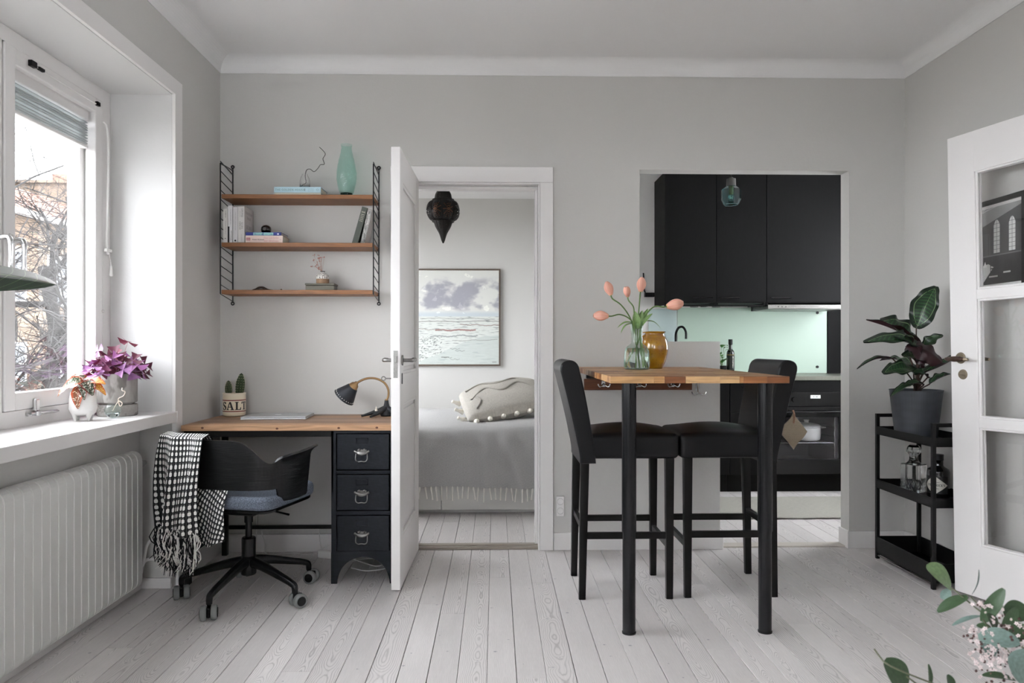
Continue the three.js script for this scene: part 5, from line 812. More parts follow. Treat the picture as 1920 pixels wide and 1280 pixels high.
{ // pot holder hanging on the oven handle
  const t = thing('pot_holder', 'beige woven pot holder hanging from the oven handle', 'pot holder', [2.272, 0.628, CF + 0.047]);
  const cl = std({ color: rgb(168, 156, 140), roughness: 0.95, map: scaled(dataTex(64, 64, (x, y) => { const a = (x + (Math.floor(y / 8) % 2) * 8) % 16, b = y % 8; return (a < 3 || b < 2) ? [70, 62, 54] : [236, 228, 214]; }), 5, 5), bumpMap: scaled(weave, 5, 5), bumpScale: 0.004 });
  const h = 0.104, dia = slab((u, v) => { const a = (u - 0.5) * 2, b = (v - 0.5) * 2, x = (a + b) * h * 0.98 * 0.52, y = (b - a) * h * 0.66; return V(x * 1.04 + 0.004 * Math.sin(b * 4), y - 0.147, 0.006 * Math.cos(a * 1.6) * Math.cos(b * 1.6) + 0.002 * Math.sin(a * 5)); }, 16, 16, 0.009);
  part(t, 'pad', dia, cl);
  part(t, 'loop', merge(loft([[0, -0.084, 0.002], [0.004, -0.05, 0.004], [0.004, -0.01, 0.002], [0.001, 0.012, -0.010], [-0.001, 0.0, -0.024]], [[0.007, 0.0018]], 8, 3, [0, 0, 1], 20)), std({ color: rgb(96, 66, 44), roughness: 0.7 }), 'brown leather loop');
}
{ // faucet
  const t = thing('faucet', 'black arched kitchen faucet behind the half wall', 'faucet', [1.475, 0.9002, -1.92]);
  part(t, 'base', cyl(0.024, 0.022, 0.05, 0, 0, 0, 20), M.blackMetal);
  part(t, 'spout', tube([[0, 0.04, 0], [0, 0.25, 0], [0.0, 0.34, 0.01], [0.018, 0.381, 0.03], [0.042, 0.386, 0.055], [0.062, 0.35, 0.075], [0.064, 0.29, 0.08]], 0.0095, 50, 12), M.blackMetal);
  part(t, 'lever', rod([0.02, 0.035, 0], [0.085, 0.055, 0], 0.006), M.blackMetal);
}
{ // oil bottle and herb
  const t = thing('oil_bottle', 'dark oil bottle with a lettered label on the worktop', 'bottle', [1.893, 0.9002, -1.82]);
  part(t, 'bottle', lathe([[0.001, 0], [0.029, 0], [0.031, 0.004], [0.031, 0.175], [0.028, 0.19], [0.016, 0.205], [0.0135, 0.215], [0.0135, 0.245], [0.001, 0.246]], 28), phys({ color: rgb(18, 24, 18), roughness: 0.08, clearcoat: 0.6 }));
  part(t, 'cap', cyl(0.0165, 0.0165, 0.042, 0, 0.244, 0, 20), M.black);
  const lb = new THREE.CylinderGeometry(0.0315, 0.0315, 0.12, 28, 1, true); lb.translate(0, 0.105, 0);
  part(t, 'label_print', clean(lb), std({ map: canvasTex(512, 256, (c, w, h) => { fill(c, w, h, '#161a16'); for (const cx of [w * 0.08, w * 0.42, w * 0.75]) { c.save(); c.translate(cx, h * 0.5); c.rotate(-PI / 2); c.strokeStyle = '#d9d6c6'; c.lineWidth = 6; scribble(c, -90, -8, 180, 34); c.lineWidth = 3; scribble(c, -70, 36, 140, 12); c.restore(); } c.fillStyle = '#b8a14a'; c.fillRect(0, h * 0.02, w, 6); }), roughness: 0.4 }));
  const p = thing('herb_pot', 'leafy green herb in a small dark pot beside the bottle', 'potted plant', [1.815, 0.9002, -1.80]);
  part(p, 'pot', lathe([[0.001, 0], [0.032, 0], [0.042, 0.075], [0.038, 0.075], [0.036, 0.065], [0.001, 0.062]], 24), M.black);
  reseed(31); const lm = std({ color: rgb(70, 128, 58), roughness: 0.5 });
  const st = []; for (let k = 0; k < 16; k++) { const a = rr(0, 6.28), r = rr(0.015, 0.055), y = rr(0.10, 0.25), b = V(Math.cos(a) * r * 0.55, y - 0.012, Math.sin(a) * r * 0.55), e = V(Math.cos(a) * (r + 0.024), y + rr(-0.01, 0.015), Math.sin(a) * (r + 0.024)); part(p, 'leaf', leaf(b, e, 0.030, [Math.cos(a) * -0.4, 1, Math.sin(a) * -0.4], { bend: 0.15, nu: 4, nv: 6 }), lm); st.push(tube([[0, 0.06, 0], [b.x * 0.5, b.y * 0.6, b.z * 0.5], b], 0.0012, 8, 5)); }
  part(p, 'stems', merge(st), M.stem);
}
{ // rag rug
  const rug = slab((u, v) => V(lerp(1.30, 3.30, u), 0.0076 + 0.0008 * Math.sin(u * 40) * Math.sin(v * 17), lerp(-1.36, -0.69, v)), 60, 20, 0.006);
  single('kitchen_rug', uvm(rug), std({ color: rgb(206, 203, 192), roughness: 1, map: scaled(weave, 3, 12), bumpMap: scaled(weave, 3, 12), bumpScale: 0.003 }), 'pale woven rug on the kitchen floor before the oven', 'rug');
}
{ // pendant of faceted teal glass
  const t = thing('pendant_lamp', 'small faceted teal glass pendant lamp in the kitchen', 'pendant lamp', [1.637, 2.11, -1.0]);
  const teal = phys({ color: rgb(168, 212, 214), roughness: 0.03, transmission: 1, thickness: 0, ior: 1.5 });
  const gl = lathe([[0.046, 0], [0.0505, 0.003], [0.067, 0.038], [0.067, 0.105], [0.030, 0.132], [0.028, 0.132]], 10); gl.computeVertexNormals();
  part(t, 'shade', gl, teal); part(t, 'rim', ring(0.047, 0.0016, 40, 8).rotateX(PI / 2).translate(0, 0.001, 0), phys({ color: rgb(200, 226, 226), roughness: 0.05, transmission: 0.8, thickness: 0.003 }));
  part(t, 'cap', merge(cyl(0.033, 0.031, 0.05, 0, 0.13, 0, 28), cyl(0.02, 0.012, 0.01, 0, 0.18, 0, 20)), std({ color: rgb(74, 72, 70), roughness: 0.6 }));
  part(t, 'socket', cyl(0.0155, 0.0155, 0.062, 0, 0.07, 0, 20), M.brass);
  part(t, 'bulb', lathe([[0.001, 0.024], [0.012, 0.026], [0.022, 0.036], [0.024, 0.047], [0.020, 0.060], [0.013, 0.071]], 24), M.clearThin, 'clear round bulb');
  part(t, 'filament', tube([[-0.006, 0.066, 0], [-0.008, 0.04, 0], [0, 0.05, 0], [0.008, 0.04, 0], [0.006, 0.066, 0]], 0.0018, 30, 6), std({ color: rgb(236, 232, 214), roughness: 0.4 }));
  part(t, 'cord', rod([0, 0.19, 0], [0, 0.489, 0], 0.003, 8), M.black);
  part(t, 'ceiling_rose', cyl(0.045, 0.05, 0.02, 0, 0.4695, 0, 24), M.black);
}
{ // wall lamp arm seen at the edge of the pass
  const t = thing('wall_bracket', 'black bracket on the kitchen wall above the tulips', 'bracket', [0, 0, 0]);
  part(t, 'arm', merge(rod([1.255, 1.75, KW + 0.012], [1.262, 1.60, KW + 0.02], 0.006), box(1.262, 1.345, 1.545, 1.582, KW + 0.0005, KW + 0.05, 0.006), rod([1.262, 1.60, KW + 0.02], [1.275, 1.57, KW + 0.02], 0.006)), M.blackMetal);
}
// ---------- bedroom ----------
{ // bed seen from its side
  const t = thing('bed', 'low bed with a white base seen through the doorway', 'bed', [0, 0, 0]);
  const x0 = -1.70, x1 = 0.52, z0 = -2.62, z1 = -0.875;
  const wm = std({ color: rgb(204, 202, 198), roughness: 0.55 });
  part(t, 'base', merge(box(x0, -0.36, 0.032, 0.30, z0, z1, 0.004), box(-0.357, x1, 0.032, 0.30, z0, z1, 0.004), box(x0 + 0.05, x1 - 0.05, 0, 0.04, z0 + 0.05, z1 - 0.07)), wm);
  part(t, 'mattress', box(x0, x1, 0.302, 0.56, z0, z1 + 0.002, 0.05, 4), wm);
}
{ // grey bedspread
  const lin = std({ color: rgb(212, 210, 208), roughness: 0.95, map: scaled(weave, 9, 9), bumpMap: scaled(weave, 9, 9), bumpScale: 0.002 });
  const t = thing('bedspread', 'grey woven bedspread with a knotted white fringe', 'bedspread', [0, 0, 0]);
  const K = [[0.566, -2.60], [0.574, -2.2], [0.582, -1.7], [0.578, -1.2], [0.570, -0.95], [0.555, -0.885], [0.50, -0.858], [0.40, -0.853], [0.30, -0.852], [0.188, -0.851]];
  const cv = new THREE.CatmullRomCurve3(K.map(([y, z]) => V(0, y, z)), false, 'centripetal');
  const f = (u, v) => { const q = cv.getPoint(v), x = lerp(-1.62, 0.505, u), dr = smooth(v, 0.5, 0.75); const w = 0.016 * Math.sin(x * 8 + 1.5 * Math.sin(v * 6)) + 0.008 * Math.sin(x * 19 + v * 5) + 0.005 * noise3.noise(x * 14, v * 20, 4); const fold = 0.034 * Math.exp(-(((x - 0.1 - 0.25 * (v - 0.7)) / 0.045) ** 2)) + 0.024 * Math.exp(-(((x + 0.06) / 0.04) ** 2)); return V(x + 0.004 * Math.sin(v * 20), q.y + (1 - dr) * (0.008 * noise3.noise(x * 5, v * 9, 2) + 0.035 * smooth(x, -0.1, 0.5)) - dr * 0.008 * Math.sin(x * 3), q.z + dr * (Math.abs(w) + fold)); };
  const g = slab(f, 110, 60, 0.004); { const uv = g.attributes.uv; for (let i = 0; i < uv.count; i++) uv.setXY(i, uv.getX(i) * 2.1, uv.getY(i) * 2.2); }
  part(t, 'cloth', g, lin);
  reseed(12); const fr = std({ color: rgb(238, 235, 228), roughness: 0.95 });
  const strands = []; let x = -1.6;
  while (x < 0.5) { const u = (x + 1.62) / 2.125, q = f(u, 1), L = rr(0.075, 0.098), a = rr(-0.012, 0.012), g1 = loft([[q.x, q.y + 0.004, q.z], [q.x, q.y - 0.012, q.z + 0.002], [q.x + a * 0.5, q.y - L * 0.5, q.z + 0.003], [q.x + a, q.y - L, q.z + 0.002]], [0.004, 0.0065, 0.004, 0.0055], 6, 2, [0, 0, 1], 8); part(t, 'tassel', g1, fr); x += rr(0.030, 0.039); }
}
{ // cushion with tassels
  const t = thing('cushion', 'cream tufted cushion with tassels on the bed', 'cushion', [0.06, 0.725, -1.52]);
  const cm = std({ color: rgb(240, 233, 221), roughness: 0.95, map: scaled(weave, 5, 5), bumpMap: scaled(fineBump, 6, 6), bumpScale: 0.006 });
  t.rotation.set(0.36, 0.2, 0.12);
  const n = 28, f = (s) => (u, v) => { const a = (u - 0.5) * 2, b = (v - 0.5) * 2, k = Math.pow(Math.max(0, (1 - a * a) * (1 - b * b)), 0.42), pin = 1 - 0.10 * (a * a * b * b); return V(a * 0.34 * pin * (1 - 0.08 * (1 - b * b) * a * a), s * 0.105 * k + 0.006 * noise3.noise(a * 4, b * 4, s), b * 0.25 * pin); };
  part(t, 'cover', merge(sheet(f(1), n, n, true), sheet(f(-1), n, n)), cm);
  const ridge = (pts) => tube(pts.map(([a, b]) => { const q = f(1)(a / 2 + 0.5, b / 2 + 0.5); return V(q.x, q.y + 0.003, q.z); }), 0.008, 60, 8);
  part(t, 'tufting', merge(ridge([[-0.75, 0.2], [-0.35, -0.2], [0, 0.15], [0.4, -0.2], [0.8, 0.15]]), ridge([[-0.8, -0.5], [-0.4, -0.75], [0, -0.45], [0.4, -0.75], [0.8, -0.5]]), ridge([[-0.7, 0.75], [-0.55, 0.45], [-0.62, 0.2]])), cm);
  const tm = std({ color: rgb(240, 234, 222), roughness: 0.95 });
  const tas = (x, z, y = 0) => lathe([[0.001, 0.022], [0.010, 0.020], [0.014, 0.012], [0.009, 0.005], [0.016, -0.02], [0.022, -0.05], [0.001, -0.052]], 12).rotateX(1.05).translate(x, y, z);
  for (const a of [-0.75, -0.45, -0.15, 0.15, 0.45, 0.75]) part(t, 'tassel', tas(a * 0.33, 0.275, 0.008), tm);
  for (const b of [-0.6, 0, 0.6]) part(t, 'tassel', tas(0, 0.01).rotateY(-PI / 2).translate(-0.345, -0.01, b * 0.24), tm);
}
{ // painting
  const t = thing('painting', 'framed seascape painting with grey clouds above the bed', 'painting', [-0.445, 1.4165, -3.2995]);
  const W = 0.50, H = 0.4815;
  reseed(8);
  const tex = canvasTex(768, 740, (c, w, h) => {
    fill(c, w, h, '#dfe0da');
    const id = c.getImageData(0, 0, w, h), d = id.data;
    for (let y = 0; y < h; y++) for (let x = 0; x < w; x++) {
      const u = x / w, v = y / h, o = (y * w + x) * 4; let r = 210, g = 211, b = 205;
      const fb = (a, e, s) => noise3.noise(a, e, s) + 0.5 * noise3.noise(a * 2.1, e * 2.1, s + 3) + 0.25 * noise3.noise(a * 4.3, e * 4.3, s + 7) + 0.14 * noise3.noise(a * 9, e * 9, s + 1);
      if (v < 0.49) { const q = fb(u * 4.2 + 1.3, v * 6, 1.5) + 0.5 * Math.sin(v * 7.2 - 0.3) - 0.22 + 0.22 * (u > 0.6 ? 1 : 0) * smooth(u, 0.55, 0.95), k = smooth(q, -0.05, 0.5) * smooth(v, 0.05, 0.16) * (1 - smooth(v, 0.39, 0.46)); r = lerp(214, 160, k); g = lerp(214, 159, k); b = lerp(208, 166, k); if (v > 0.42) { const m = smooth(v, 0.42, 0.47); r = lerp(r, 192, m); g = lerp(g, 200, m); b = lerp(b, 203, m); } const hl = fb(u * 9, v * 11, 6); if (hl > 0.45) { r += 18; g += 18; b += 16; } }
      else { const sand = v > 0.99 - 0.30 * smooth(u, 0.0, 0.95) - 0.02 * noise3.noise(u * 9, 1, 1); const st = noise3.noise(u * (6 + 18 * (1 - v)), v * 90, 2) + 0.6 * noise3.noise(u * 22, v * 160, 5); if (sand) { r = 192 + 6 * st; g = 198 + 6 * st; b = 193 + 6 * st; const ln = noise3.noise(u * 6, v * 60, 8); if (ln > 0.4) { r -= 14; g -= 12; b -= 10; } } else { const k = smooth(st, 0.15, 0.7); r = lerp(208, 138, k * 0.8); g = lerp(211, 142, k * 0.8); b = lerp(205, 140, k * 0.8); if (u < 0.42 && v > 0.7) { const m = noise3.noise(u * 60 + v * 30, v * 70, 3); if (m > 0.25) { r -= 60; g -= 60; b -= 58; } } } }
      d[o] = clamp(r, 0, 255); d[o + 1] = clamp(g, 0, 255); d[o + 2] = clamp(b, 0, 255);
    }
    c.putImageData(id, 0, 0);
    const stroke = (x0, y0, x1, y1, col, lw, amp) => { c.strokeStyle = col; c.lineWidth = lw; c.beginPath(); for (let k = 0; k <= 40; k++) { const t2 = k / 40, x = lerp(x0, x1, t2) * w, y = (lerp(y0, y1, t2) + amp * Math.sin(t2 * 13 + x0 * 9) + amp * 0.6 * rr(-1, 1)) * h; k ? c.lineTo(x, y) : c.moveTo(x, y); } c.stroke(); };
    stroke(0.0, 0.545, 1, 0.54, '#75746f', 4, 0.003); stroke(0.2, 0.51, 0.95, 0.515, '#8d8c88', 3, 0.004); stroke(0.6, 0.575, 1, 0.585, '#8a7770', 5, 0.004); stroke(0.35, 0.635, 0.76, 0.632, '#9c7d77', 12, 0.004); stroke(0.1, 0.62, 0.45, 0.63, '#9a938d', 5, 0.006); stroke(0.3, 0.70, 0.78, 0.69, '#9a9d9b', 9, 0.006); stroke(0.52, 0.745, 0.98, 0.735, '#84857f', 3, 0.003); stroke(0.0, 0.73, 0.36, 0.72, '#8f918d', 3, 0.008);
    for (const [y, q] of [[0.83, 0.5], [0.85, 0.55], [0.92, 0.42], [0.94, 0.5]]) stroke(q, y, q + 0.1, y + 0.002, '#6f716d', 2, 0.004);
    c.fillStyle = '#55554f'; c.fillRect(w * 0.41, h * 0.915, w * 0.08, 4); c.fillRect(w * 0.925, h * 0.968, w * 0.045, 3);
  });
  const cv = new THREE.PlaneGeometry(2 * W - 0.02, 2 * H - 0.02); cv.translate(0, 0, 0.027);
  part(t, 'canvas', clean(cv), std({ map: tex, roughness: 0.75, bumpMap: scaled(fineBump, 3, 3), bumpScale: 0.0015 }), 'pale seascape with clouds and surf');
  const fm = std({ color: rgb(92, 78, 66), roughness: 0.5 });
  part(t, 'frame', merge(box(-W, -W + 0.016, -H, H, 0, 0.034, 0.002), box(W - 0.016, W, -H, H, 0, 0.034, 0.002), box(-W + 0.0155, W - 0.0155, -H, -H + 0.016, 0, 0.034, 0.002), box(-W + 0.0155, W - 0.0155, H - 0.016, H, 0, 0.034, 0.002), box(-W + 0.01, W - 0.01, -H + 0.01, H - 0.01, 0.001, 0.02)), fm, 'thin brown frame');
}
{ // pierced metal lantern
  const t = thing('moroccan_lantern', 'black pierced metal lantern hanging in the bedroom', 'lantern', [-0.411, 1.952, -1.8]);
  const im = std({ color: rgb(26, 23, 21), roughness: 0.5, metalness: 0.5 });
  const prof = [[0.004, 0], [0.012, 0.02], [0.03, 0.075], [0.06, 0.125], [0.074, 0.158], [0.078, 0.170], [0.108, 0.184], [0.128, 0.21], [0.136, 0.245], [0.132, 0.285], [0.115, 0.318], [0.084, 0.336], [0.073, 0.345], [0.062, 0.385], [0.040, 0.42], [0.033, 0.437]];
  const cur = new THREE.CatmullRomCurve3(prof.map(([r, y]) => V(r, y, 0)), false, 'centripetal').getPoints(70);
  const holes = canvasTex(512, 512, (c, w, h) => { fill(c, w, h, '#ffffff'); c.fillStyle = '#000000'; for (let k = 0; k < 8; k++) for (let r = 0; r < 5; r++) for (let q = 0; q < 11; q++) { const a = q / 11 * 2 * PI; c.beginPath(); c.arc((k + 0.5) * 64 + Math.cos(a) * (4 + r * 5.2), h * 0.46 - Math.sin(a) * (7 + r * 15), 2.8, 0, 7); c.fill(); } for (let k = 0; k < 8; k++) for (let r = 0; r < 12; r++) { c.beginPath(); c.arc((k + 0.5) * 64 + (r % 2 ? 8 : -8), h * (0.68 + r * 0.024), 2.3, 0, 7); c.arc((k + 0.5) * 64 + (r % 2 ? 8 : -8), h * (0.05 + r * 0.016), 2.0, 0, 7); c.fill(); } });
  const body = std({ color: rgb(26, 23, 21), roughness: 0.5, metalness: 0.5, alphaMap: holes, alphaTest: 0.5 });
  const f = (u, v) => { const k = v * 70, i = Math.min(69, Math.floor(k)), q = cur[i].clone().lerp(cur[i + 1], k - i), a = u * 2 * PI, lobe = 1 - 0.09 * Math.pow(Math.abs(Math.cos(a * 4)), 3) * smooth(q.x, 0.03, 0.1); return V(Math.cos(a) * q.x * lobe, q.y, Math.sin(a) * q.x * lobe); };
  part(t, 'body', sheet(f, 96, 70, true), body);
  const ribs = []; for (let k = 0; k < 8; k++) { const pts = []; for (let j = 0; j <= 30; j++) { const q = f(k / 8, j / 30); pts.push(V(q.x * 1.01, q.y, q.z * 1.01)); } ribs.push(tube(pts, 0.0028, 60, 5)); }
  part(t, 'ribs', merge(ribs), im);
  part(t, 'bands', merge(ring(0.085, 0.004, 48, 8).rotateX(PI / 2).translate(0, 0.168, 0), ring(0.084, 0.004, 48, 8).rotateX(PI / 2).translate(0, 0.340, 0), ball(0.007, 0, 0.002, 0, 12), cyl(0.034, 0.030, 0.012, 0, 0.436, 0, 24)), im);
  part(t, 'lining', lathe([[0.02, 0.19], [0.07, 0.2], [0.085, 0.25], [0.07, 0.31], [0.02, 0.32]], 24), std({ color: rgb(168, 118, 90), roughness: 0.8 }), 'amber glass inside');
  part(t, 'chain', rod([0, 0.448, 0], [0, 0.757, 0], 0.004, 8), im);
}
// ---------- side rack, plant and bottles ----------
const RX0 = 2.030, RX1 = 2.272, RZ0 = 0.195, RZ1 = 0.722;
{
  const t = thing('metal_rack', 'low black metal rack with three trays in the corner', 'rack', [0, 0, 0]);
  const m = phys({ color: rgb(12, 12, 13), roughness: 0.4, specularIntensity: 0.5 }), p = 0.018;
  for (const [x, z] of [[RX0, RZ0], [RX0, RZ1 - p], [RX1 - p, RZ0], [RX1 - p, RZ1 - p]]) part(t, 'post', box(x, x + p, 0, 0.772, z, z + p, 0.002), m);
  for (const z of [RZ0, RZ1 - p]) part(t, 'top_bar', box(RX0 + p, RX1 - p, 0.754, 0.772, z, z + p, 0.002), m);
  const tray = (y, h) => merge(box(RX0 + 0.002, RX1 - 0.002, y, y + 0.004, RZ0 + 0.002, RZ1 - 0.002), box(RX0 + 0.002, RX0 + 0.006, y, y + h, RZ0 + p, RZ1 - p), box(RX1 - 0.006, RX1 - 0.002, y, y + h, RZ0 + p, RZ1 - p), box(RX0 + p, RX1 - p, y, y + h, RZ0 + 0.002, RZ0 + 0.006), box(RX0 + p, RX1 - p, y, y + h, RZ1 - 0.006, RZ1 - 0.002));
  part(t, 'tray', tray(0.662, 0.042), m); part(t, 'tray', tray(0.378, 0.046), m); part(t, 'tray', tray(0.030, 0.088), m);
  part(t, 'rail', merge(rod([RX0 + 0.009, 0.018, RZ0 + p], [RX0 + 0.009, 0.018, RZ1 - p], 0.004, 8)), M.steel);
}
{
  const t = thing('plant_pot', 'dark grey tapered plant pot on the rack', 'plant pot', [2.135, 0.6662, 0.40]);
  part(t, 'pot', lathe([[0.001, 0], [0.092, 0], [0.096, 0.006], [0.122, 0.238], [0.124, 0.244], [0.117, 0.244], [0.114, 0.22], [0.001, 0.216]], 48), std({ color: rgb(84, 88, 94), roughness: 0.5, metalness: 0.15, map: scaled(brushed, 2, 1) }));
  part(t, 'soil', cyl(0.113, 0.113, 0.006, 0, 0.216, 0, 32), M.soil);
}
{ // prayer plant: broad patterned leaves, wine red underneath
  const B = V(2.135, 0.885, 0.40), t = thing('calathea', 'calathea with patterned green and wine-red leaves on the rack', 'house plant', [B.x, B.y, B.z]);
  const tex = canvasTex(256, 512, (c, w, h) => {
    fill(c, w, h, '#16251a'); c.strokeStyle = '#7f9d6c'; c.fillStyle = '#1d3420';
    c.beginPath(); c.ellipse(w / 2, h / 2, w * 0.36, h * 0.43, 0, 0, 7); c.fill(); c.lineWidth = 7; c.stroke();
    c.fillStyle = '#2f5530'; for (let k = -5; k < 6; k++) for (const s of [-1, 1]) { c.beginPath(); c.moveTo(w / 2, h * (0.5 + k * 0.075)); c.quadraticCurveTo(w / 2 + s * w * 0.2, h * (0.5 + k * 0.075 + 0.02), w / 2 + s * w * 0.33, h * (0.5 + k * 0.075 + 0.075)); c.quadraticCurveTo(w / 2 + s * w * 0.18, h * (0.5 + k * 0.075 + 0.06), w / 2, h * (0.5 + k * 0.075 + 0.03)); c.fill(); }
    c.strokeStyle = '#6f8c5c'; c.lineWidth = 5; c.beginPath(); c.moveTo(w / 2, 0); c.lineTo(w / 2, h); c.stroke();
  });
  const top = phys({ map: tex, roughness: 0.38, clearcoat: 0.25, clearcoatRoughness: 0.3 }), wine = phys({ color: rgb(46, 17, 23), roughness: 0.42, clearcoat: 0.2, clearcoatRoughness: 0.4 }), stemM = std({ color: rgb(66, 44, 36), roughness: 0.6 });
  const ov = (v) => Math.sin(PI * clamp(0.03 + 0.95 * Math.pow(v, 0.85))) ** 0.62;
  // [base, tip, width, face, bend, fold, roll] relative to the soil
  const L = [
    [[-0.015, 0.335, 0.03], [0.075, 0.545, 0.05], 0.125, [-0.45, 0.25, 0.9], 0.10, 0.22, 0.35],
    [[-0.005, 0.255, 0.05], [-0.305, 0.375, 0.10], 0.05, [0.35, 1, 0.1], 0.04, 0.45, 0.1],
    [[-0.02, 0.235, 0.08], [-0.345, 0.265, 0.15], 0.075, [0.0, 0.75, 0.6], 0.10, 0.35, 0.25],
    [[0.0, 0.24, 0.02], [-0.215, 0.375, 0.06], 0.155, [0.2, 0.75, 0.72], 0.10, 0.12, 0.0],
    [[-0.095, 0.245, 0.08], [0.05, 0.165, 0.14], 0.125, [0.15, -0.45, -0.9], -0.16, 0.2, 0.2],
    [[-0.175, 0.185, 0.10], [-0.385, 0.135, 0.17], 0.020, [0.1, 1, 0.2], 0.10, 0.6, 0.0],
    [[-0.05, 0.12, 0.10], [-0.25, 0.115, 0.15], 0.10, [0.05, 0.8, 0.62], 0.12, 0.10, 0.0],
    [[-0.03, 0.115, 0.12], [0.125, 0.205, 0.16], 0.045, [-0.6, 0.8, 0.3], -0.05, 0.5, 0.2],
    [[0.0, 0.06, 0.12], [0.085, 0.11, 0.15], 0.05, [-0.4, 0.9, 0.3], 0.05, 0.35, 0.2],
    [[-0.07, 0.055, 0.10], [-0.20, 0.0, 0.13], 0.035, [0.4, 0.9, 0.3], 0.10, 0.5, 0.2],
    [[-0.03, 0.055, 0.12], [-0.14, 0.058, 0.14], 0.035, [0.2, 0.9, 0.4], 0.08, 0.4, 0.1],
    [[-0.01, 0.20, 0.06], [-0.19, 0.30, 0.13], 0.12, [0.15, 0.8, 0.6], 0.12, 0.12, 0.1],
    [[0.01, 0.22, 0.04], [0.085, 0.30, 0.09], 0.07, [-0.3, 0.7, 0.6], 0.1, 0.25, 0.2],
    [[-0.02, 0.14, 0.08], [-0.16, 0.20, 0.16], 0.085, [0.1, 0.8, 0.6], 0.12, 0.2, 0.0],
    [[0.0, 0.09, 0.10], [-0.11, 0.12, 0.16], 0.05, [0.1, 0.8, 0.6], 0.12, 0.2, 0.0],
    [[0.03, 0.10, 0.0], [0.07, 0.13, -0.14], 0.09, [0, 1, 0.2], 0.15, 0.15, 0.0],
    [[0.0, 0.12, 0.0], [-0.10, 0.17, -0.16], 0.10, [0, 1, 0.2], 0.15, 0.15, 0.0],
  ];
  L.forEach(([a, b, w, f, bend, fold, roll], i) => {
    const o = { bend, fold, roll, wave: 0.2, nu: 10, nv: 44, shape: ov }, lf = part(t, 'leaf', leaf(a, b, w, f, o), top);
    const A = V(...a), B2 = V(...b), n = V(...f).normalize().multiplyScalar(-0.0016); part(lf, 'underside', leaf(A.clone().add(n), B2.clone().add(n), w * 0.985, f, o), wine);
    part(t, 'stem', tube([[rr(-0.03, 0.03), 0, rr(-0.02, 0.03)], [a[0] * 0.35, a[1] * 0.55, a[2] * 0.4], a], 0.0034, 24, 7), stemM);
  });
}
{ // cut-glass decanter
  const t = thing('decanter', 'square cut-glass decanter on the middle tray of the rack', 'decanter', [2.155, 0.3824, 0.345], 0.5);
  const gl = phys({ color: rgb(245, 247, 246), roughness: 0.02, transmission: 1, thickness: 0.02, ior: 1.5 });
  const b = new RoundedBoxGeometry(0.092, 0.145, 0.092, 3, 0.008); b.translate(0, 0.0725, 0);
  const cuts = []; for (let s = 0; s < 4; s++) for (let k = -2; k <= 2; k++) for (const q of [-1, 1]) for (const y of [0.006, 0.034]) cuts.push(box(-0.0012, 0.0012, 0, 0.034, -0.0012, 0.0012).rotateZ(q * 0.5).translate(k * 0.0125, y, 0.0462).rotateY(s * PI / 2));
  part(t, 'body', merge(clean(b)), gl); part(t, 'cut_pattern', merge(cuts.map((g) => { const p = g.attributes.position; return g; })), gl);
  part(t, 'neck', lathe([[0.040, 0.143], [0.026, 0.155], [0.021, 0.165], [0.021, 0.19], [0.029, 0.198], [0.029, 0.203], [0.018, 0.203], [0.016, 0.16], [0.001, 0.15]], 28), gl);
  part(t, 'stopper', merge(cyl(0.015, 0.017, 0.03, 0, 0.182, 0, 16), clean(new THREE.CylinderGeometry(0.030, 0.037, 0.026, 8).translate(0, 0.2175, 0)), clean(new THREE.CylinderGeometry(0.020, 0.030, 0.010, 8).translate(0, 0.2355, 0))), gl);
}
{ // apothecary bottle
  const t = thing('gin_bottle', 'round black apothecary bottle with a pale diamond label', 'bottle', [2.205, 0.3824, 0.475]);
  part(t, 'bottle', lathe([[0.001, 0], [0.048, 0], [0.052, 0.005], [0.0525, 0.125], [0.048, 0.138], [0.026, 0.152], [0.0225, 0.158], [0.0225, 0.185], [0.001, 0.186]], 40), phys({ color: rgb(10, 10, 11), roughness: 0.07, clearcoat: 0.8, clearcoatRoughness: 0.04 }));
  part(t, 'cap', merge(cyl(0.0245, 0.0245, 0.028, 0, 0.183, 0, 28)), M.black);
  const tex = canvasTex(512, 320, (c, w, h) => { fill(c, w, h, '#0c0c0d'); c.fillStyle = '#d8d4cb'; c.beginPath(); c.moveTo(w * 0.5, 6); c.lineTo(w - 8, h / 2); c.lineTo(w * 0.5, h - 6); c.quadraticCurveTo(w * 0.16, h * 0.9, 8, h / 2); c.quadraticCurveTo(w * 0.16, h * 0.1, w * 0.5, 6); c.fill(); c.fillStyle = '#1a1918'; c.textAlign = 'center'; c.textBaseline = 'middle'; c.font = 'bold 58px serif'; c.fillText("HENDRICK'S", w * 0.5, h * 0.5); c.strokeStyle = '#1a1918'; c.lineWidth = 2.5; scribble(c, w * 0.36, h * 0.34, w * 0.28, 20); scribble(c, w * 0.40, h * 0.7, w * 0.2, 18); });
  const lb = new THREE.CylinderGeometry(0.0531, 0.0531, 0.085, 40, 1, true, -1.32, 2.1); lb.translate(0, 0.064, 0);
  part(t, 'label_print', clean(lb), std({ map: tex, roughness: 0.5 }), 'pale diamond paper label'); t.rotation.y = -0.45;
}
single('wooden_coaster', lathe([[0.001, 0], [0.038, 0], [0.04, 0.003], [0.04, 0.017], [0.038, 0.019], [0.001, 0.019]], 36), std({ color: rgb(190, 118, 66), roughness: 0.5, map: scaled(woodGrain, 1, 1) }), 'round wooden coaster beside the plant pot', 'coaster', [2.165, 0.6662, 0.605]);
